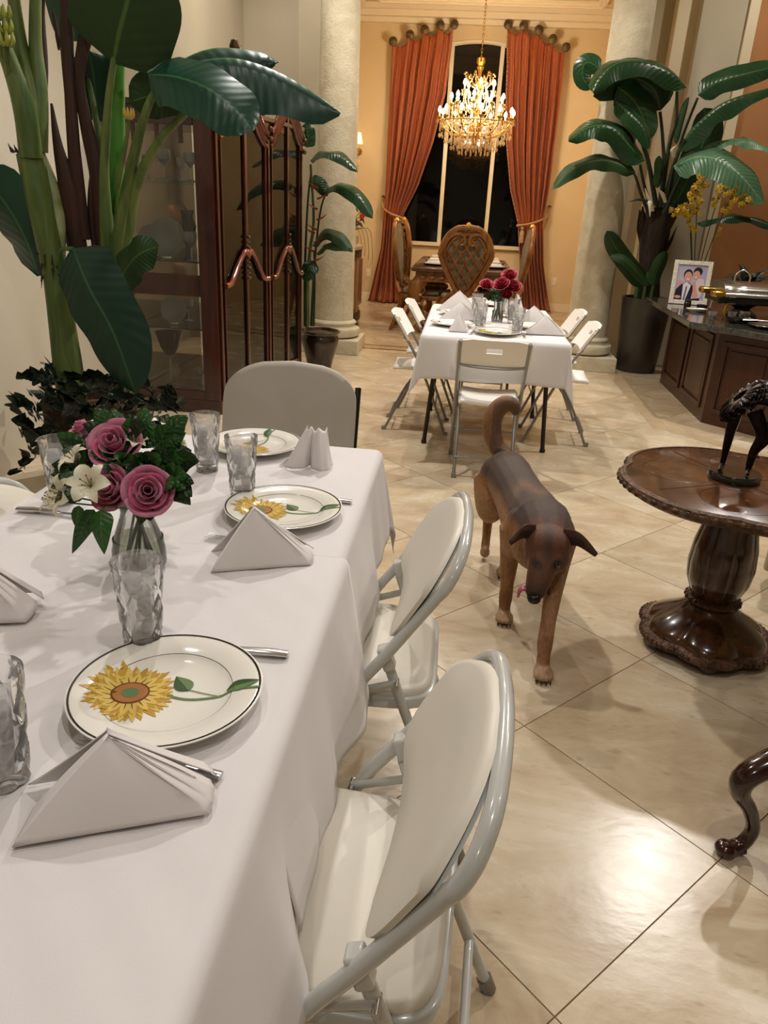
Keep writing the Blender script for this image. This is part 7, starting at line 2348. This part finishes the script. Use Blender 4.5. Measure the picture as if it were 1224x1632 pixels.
# forelegs
limb([(0.420, 2.45, 0.35), (0.412, 2.39, 0.255), (0.392, 2.28, 0.17), (0.374, 2.18, 0.108), (0.369, 2.14, 0.065), (0.367, 2.118, 0.036)], [0.060, 0.044, 0.032, 0.026, 0.027, 0.022, 0.024], 14, 22)
b.ball((0.367, 2.098, 0.024), 0.031, 14, 10, (0.95, 1.3, 0.72))
limb([(0.262, 2.50, 0.35), (0.256, 2.51, 0.26), (0.255, 2.485, 0.17), (0.255, 2.47, 0.10), (0.255, 2.465, 0.055), (0.255, 2.455, 0.034)], [0.060, 0.043, 0.032, 0.025, 0.026, 0.022, 0.023], 14, 20)
b.ball((0.255, 2.440, 0.024), 0.030, 14, 10, (0.95, 1.3, 0.72))
# hind legs: knee forward, hock back
limb([(0.195, 2.97, 0.36), (0.192, 2.895, 0.285), (0.193, 2.93, 0.235), (0.195, 3.025, 0.180), (0.195, 3.03, 0.145), (0.194, 3.00, 0.085), (0.192, 2.975, 0.048)], [0.085, 0.072, 0.056, 0.040, 0.026, 0.021, 0.019, 0.020], 14, 26)
b.ball((0.192, 2.955, 0.034), 0.025, 12, 10, (0.9, 1.2, 1.0))
limb([(0.300, 2.97, 0.36), (0.302, 2.87, 0.285), (0.296, 2.88, 0.23), (0.285, 2.96, 0.170), (0.281, 2.96, 0.135), (0.276, 2.89, 0.065), (0.272, 2.842, 0.036)], [0.085, 0.070, 0.052, 0.036, 0.025, 0.021, 0.020, 0.021], 14, 26)
b.ball((0.270, 2.818, 0.023), 0.028, 12, 10, (0.95, 1.3, 0.72))
PAWS = ((0.367, 2.098, 0.020), (0.255, 2.440, 0.020), (0.270, 2.818, 0.019))
for (px, py, pz_) in PAWS:
    for k in range(4):
        x = px + (k - 1.5) * 0.0150
        yy = py - 0.032 - (0.008 if k in (1, 2) else 0)
        b.tube([(x, py - 0.005, pz_ + 0.006), (x, yy, pz_), (x, yy - 0.007, pz_ - 0.007)], [0.0115, 0.0115, 0.008], 8, 6)
# upturned, curled tail
tail = [(0.238, 3.03, 0.43), (0.205, 3.075, 0.47), (0.180, 3.10, 0.52), (0.172, 3.115, 0.575), (0.188, 3.125, 0.625), (0.220, 3.13, 0.652), (0.255, 3.13, 0.645), (0.275, 3.13, 0.61)]
limb(tail, [0.030, 0.036, 0.040, 0.042, 0.042, 0.040, 0.038, 0.032, 0.014], 12, 30)
M_FUR = bpy.data.materials.new('dog_fur')
M_FUR.use_nodes = True
nt = M_FUR.node_tree
pb = nt.nodes['Principled BSDF']
pb.inputs['Roughness'].default_value = 0.62
pb.inputs['Sheen Weight'].default_value = 0.04
va = nt.nodes.new('ShaderNodeVertexColor')
va.layer_name = 'coat'
n_ = nt.nodes.new('ShaderNodeTexNoise')
n_.inputs['Scale'].default_value = 60
n_.inputs['Detail'].default_value = 6
tcn = nt.nodes.new('ShaderNodeTexCoord')
mpn = nt.nodes.new('ShaderNodeMapping')
mpn.inputs['Scale'].default_value = (3, 0.8, 1.4)
nt.links.new(tcn.outputs['Object'], mpn.inputs[0])
nt.links.new(mpn.outputs[0], n_.inputs['Vector'])
hs_ = nt.nodes.new('ShaderNodeHueSaturation')
mr_ = nt.nodes.new('ShaderNodeMapRange')
mr_.inputs[1].default_value = .3
mr_.inputs[2].default_value = .7
mr_.inputs[3].default_value = .75
mr_.inputs[4].default_value = 1.25
nt.links.new(n_.outputs[0], mr_.inputs[0])
nt.links.new(mr_.outputs[0], hs_.inputs['Value'])
nt.links.new(va.outputs[0], hs_.inputs['Color'])
nt.links.new(hs_.outputs[0], pb.inputs['Base Color'])
bpn = nt.nodes.new('ShaderNodeBump')
bpn.inputs['Strength'].default_value = .5
bpn.inputs['Distance'].default_value = .004
n2_ = nt.nodes.new('ShaderNodeTexNoise')
n2_.inputs['Scale'].default_value = 240
n2_.inputs['Detail'].default_value = 4
nt.links.new(mpn.outputs[0], n2_.inputs['Vector'])
nt.links.new(n2_.outputs[0], bpn.inputs['Height'])
nt.links.new(bpn.outputs[0], pb.inputs['Normal'])
body = remesh_obj(b, 'body', M_FUR, t, 0.0052, 5)
me = body.data
ca = me.color_attributes.new('coat', 'FLOAT_COLOR', 'POINT')
TAN, RUST, SAD, DARK, PALE, BLK = [V(lin(c)[:3]) for c in ('8c6036', '5c351c', '3e281a', '24160f', 'b39672', '17100e')]
ori = origin(body)
def sm(a, b_, x):
    k = min(1, max(0, (x - a) / (b_ - a)))
    return k * k * (3 - 2 * k)
for i, v in enumerate(me.vertices):
    p = v.co + ori
    c = TAN.copy()
    nz = v.normal.z
    if p.y > 2.30:
        k = sm(0.375, 0.425, p.z)
        if p.y > 3.04 and p.z > 0.44:
            k = 0.65 * sm(3.14, 3.09, p.y) if p.x > 0.17 else 0.2
            if p.x > 0.24 and p.z > 0.59:
                k = 0.7
        c = c.lerp(SAD, k)
        c = c.lerp(TAN, 0.30 * sm(0.085, 0.0, abs(p.y - 2.62 + 0.04 * math.sin(p.x * 60))) * sm(0.41, 0.46, p.z))
        c = c.lerp(PALE, 0.35 * sm(0.36, 0.28, p.z) * sm(0.2, 0.28, p.z))
    leg_ = p.x > 0.385 and p.z < 0.315 and p.y > 2.25
    if p.y < 2.385 and p.z > 0.205 and not leg_ and abs(p.x - 0.345) < 0.115:
        hd = sm(2.385, 2.33, p.y)
        c0 = c.copy()
        c = RUST.copy()
        c = c.lerp(TAN, 0.5 * sm(0.05, 0.09, abs(p.x - 0.35)) * sm(0.40, 0.33, p.z))
        mid = sm(0.022, 0.006, abs(p.x - 0.345)) * sm(0.36, 0.40, p.z)
        c = c.lerp(DARK, 0.55 * mid)
        c = c.lerp(DARK, 0.75 * sm(0.345, 0.27, p.z))
        for ex in (0.314, 0.376):
            d = math.sqrt((p.x - ex) ** 2 + ((p.z - 0.362) * 1.3) ** 2)
            c = c.lerp(DARK, 0.8 * sm(0.026, 0.012, d))
        d = (p - V((0.313, 2.148, 0.262))).length
        c = c.lerp(BLK, sm(0.030, 0.020, d))
        c = c0.lerp(c, hd)
    if p.z < 0.12:
        c = c.lerp(RUST, 0.25)
    if p.z < 0.045:
        c = c.lerp(PALE, 0.6)
    if p.z < 0.010:
        c = BLK.copy()
    ca.data[i].color = (c.x, c.y, c.z, 1)
M_EAR = mat('ear_fur', '4c2d1a', 0.65, col2='3c2216', nscale=30)
M_EARI = mat('inner_ear', '2c1a16', 0.7)
for s, base, mid, tip in ((-1, (0.302, 2.295, 0.432), (0.262, 2.268, 0.448), (0.222, 2.240, 0.418)), (1, (0.398, 2.295, 0.428), (0.448, 2.270, 0.436), (0.503, 2.245, 0.402))):
    m_ = MB()
    P = spline([base, mid, tip], 10)
    def ear(u, v, P=P, s=s):
        x = v * 10
        k = min(int(x), 9)
        q = P[k].lerp(P[k + 1], x - k)
        wd = 0.029 * (1 - v ** 1.8) + 0.003
        return q + V((0, -0.004 - 0.010 * math.cos((u - .5) * 2.6), (u - 0.5) * 2 * wd * (0.9) - 0.008 * v))
    m_.grid(ear, 10, 12)
    m_.obj('ear', M_EAR, t, solid=0.006, sharp=180)
    MB().grid(lambda u, v, ear=ear: V(ear(0.15 + 0.5 * u, 0.05 + 0.6 * v)) + V((0, -0.0075, 0)), 6, 6).obj('inner_ear', M_EARI, t, sharp=180)
M_EYE = mat('dog_eye', '120a08', 0.08, coat=1.0)
for x, yy in ((0.315, 2.2005), (0.3775, 2.2025)):
    MB().ball((x, yy, 0.362), 0.0105, 12, 8).obj('eye', M_EYE, t)
MB().ball((0.312, 2.139, 0.262), 0.0175, 14, 10, (1.25, .8, .95)).obj('nose', mat('dog_nose', '0d0a0a', 0.3), t)
M_TNG = mat('tongue_pink', 'a84a62', 0.35)
MB().tube([(0.312, 2.19, 0.262), (0.283, 2.178, 0.278), (0.268, 2.176, 0.272), (0.264, 2.176, 0.246)], [0.014, 0.016, 0.014, 0.008], 10, 12, flat=.5).obj('tongue', M_TNG, t)
M_CLAW = mat('dark_claw', '15100e', 0.3)
for (px, py, pz_) in PAWS:
    for k in range(4):
        x = px + (k - 1.5) * 0.0150
        yy = py - 0.046 - (0.008 if k in (1, 2) else 0)
        MB().tube([(x, yy + 0.004, 0.010), (x, yy - 0.004, 0.004)], [0.003, 0.001], 6).obj('claw', M_CLAW, t)
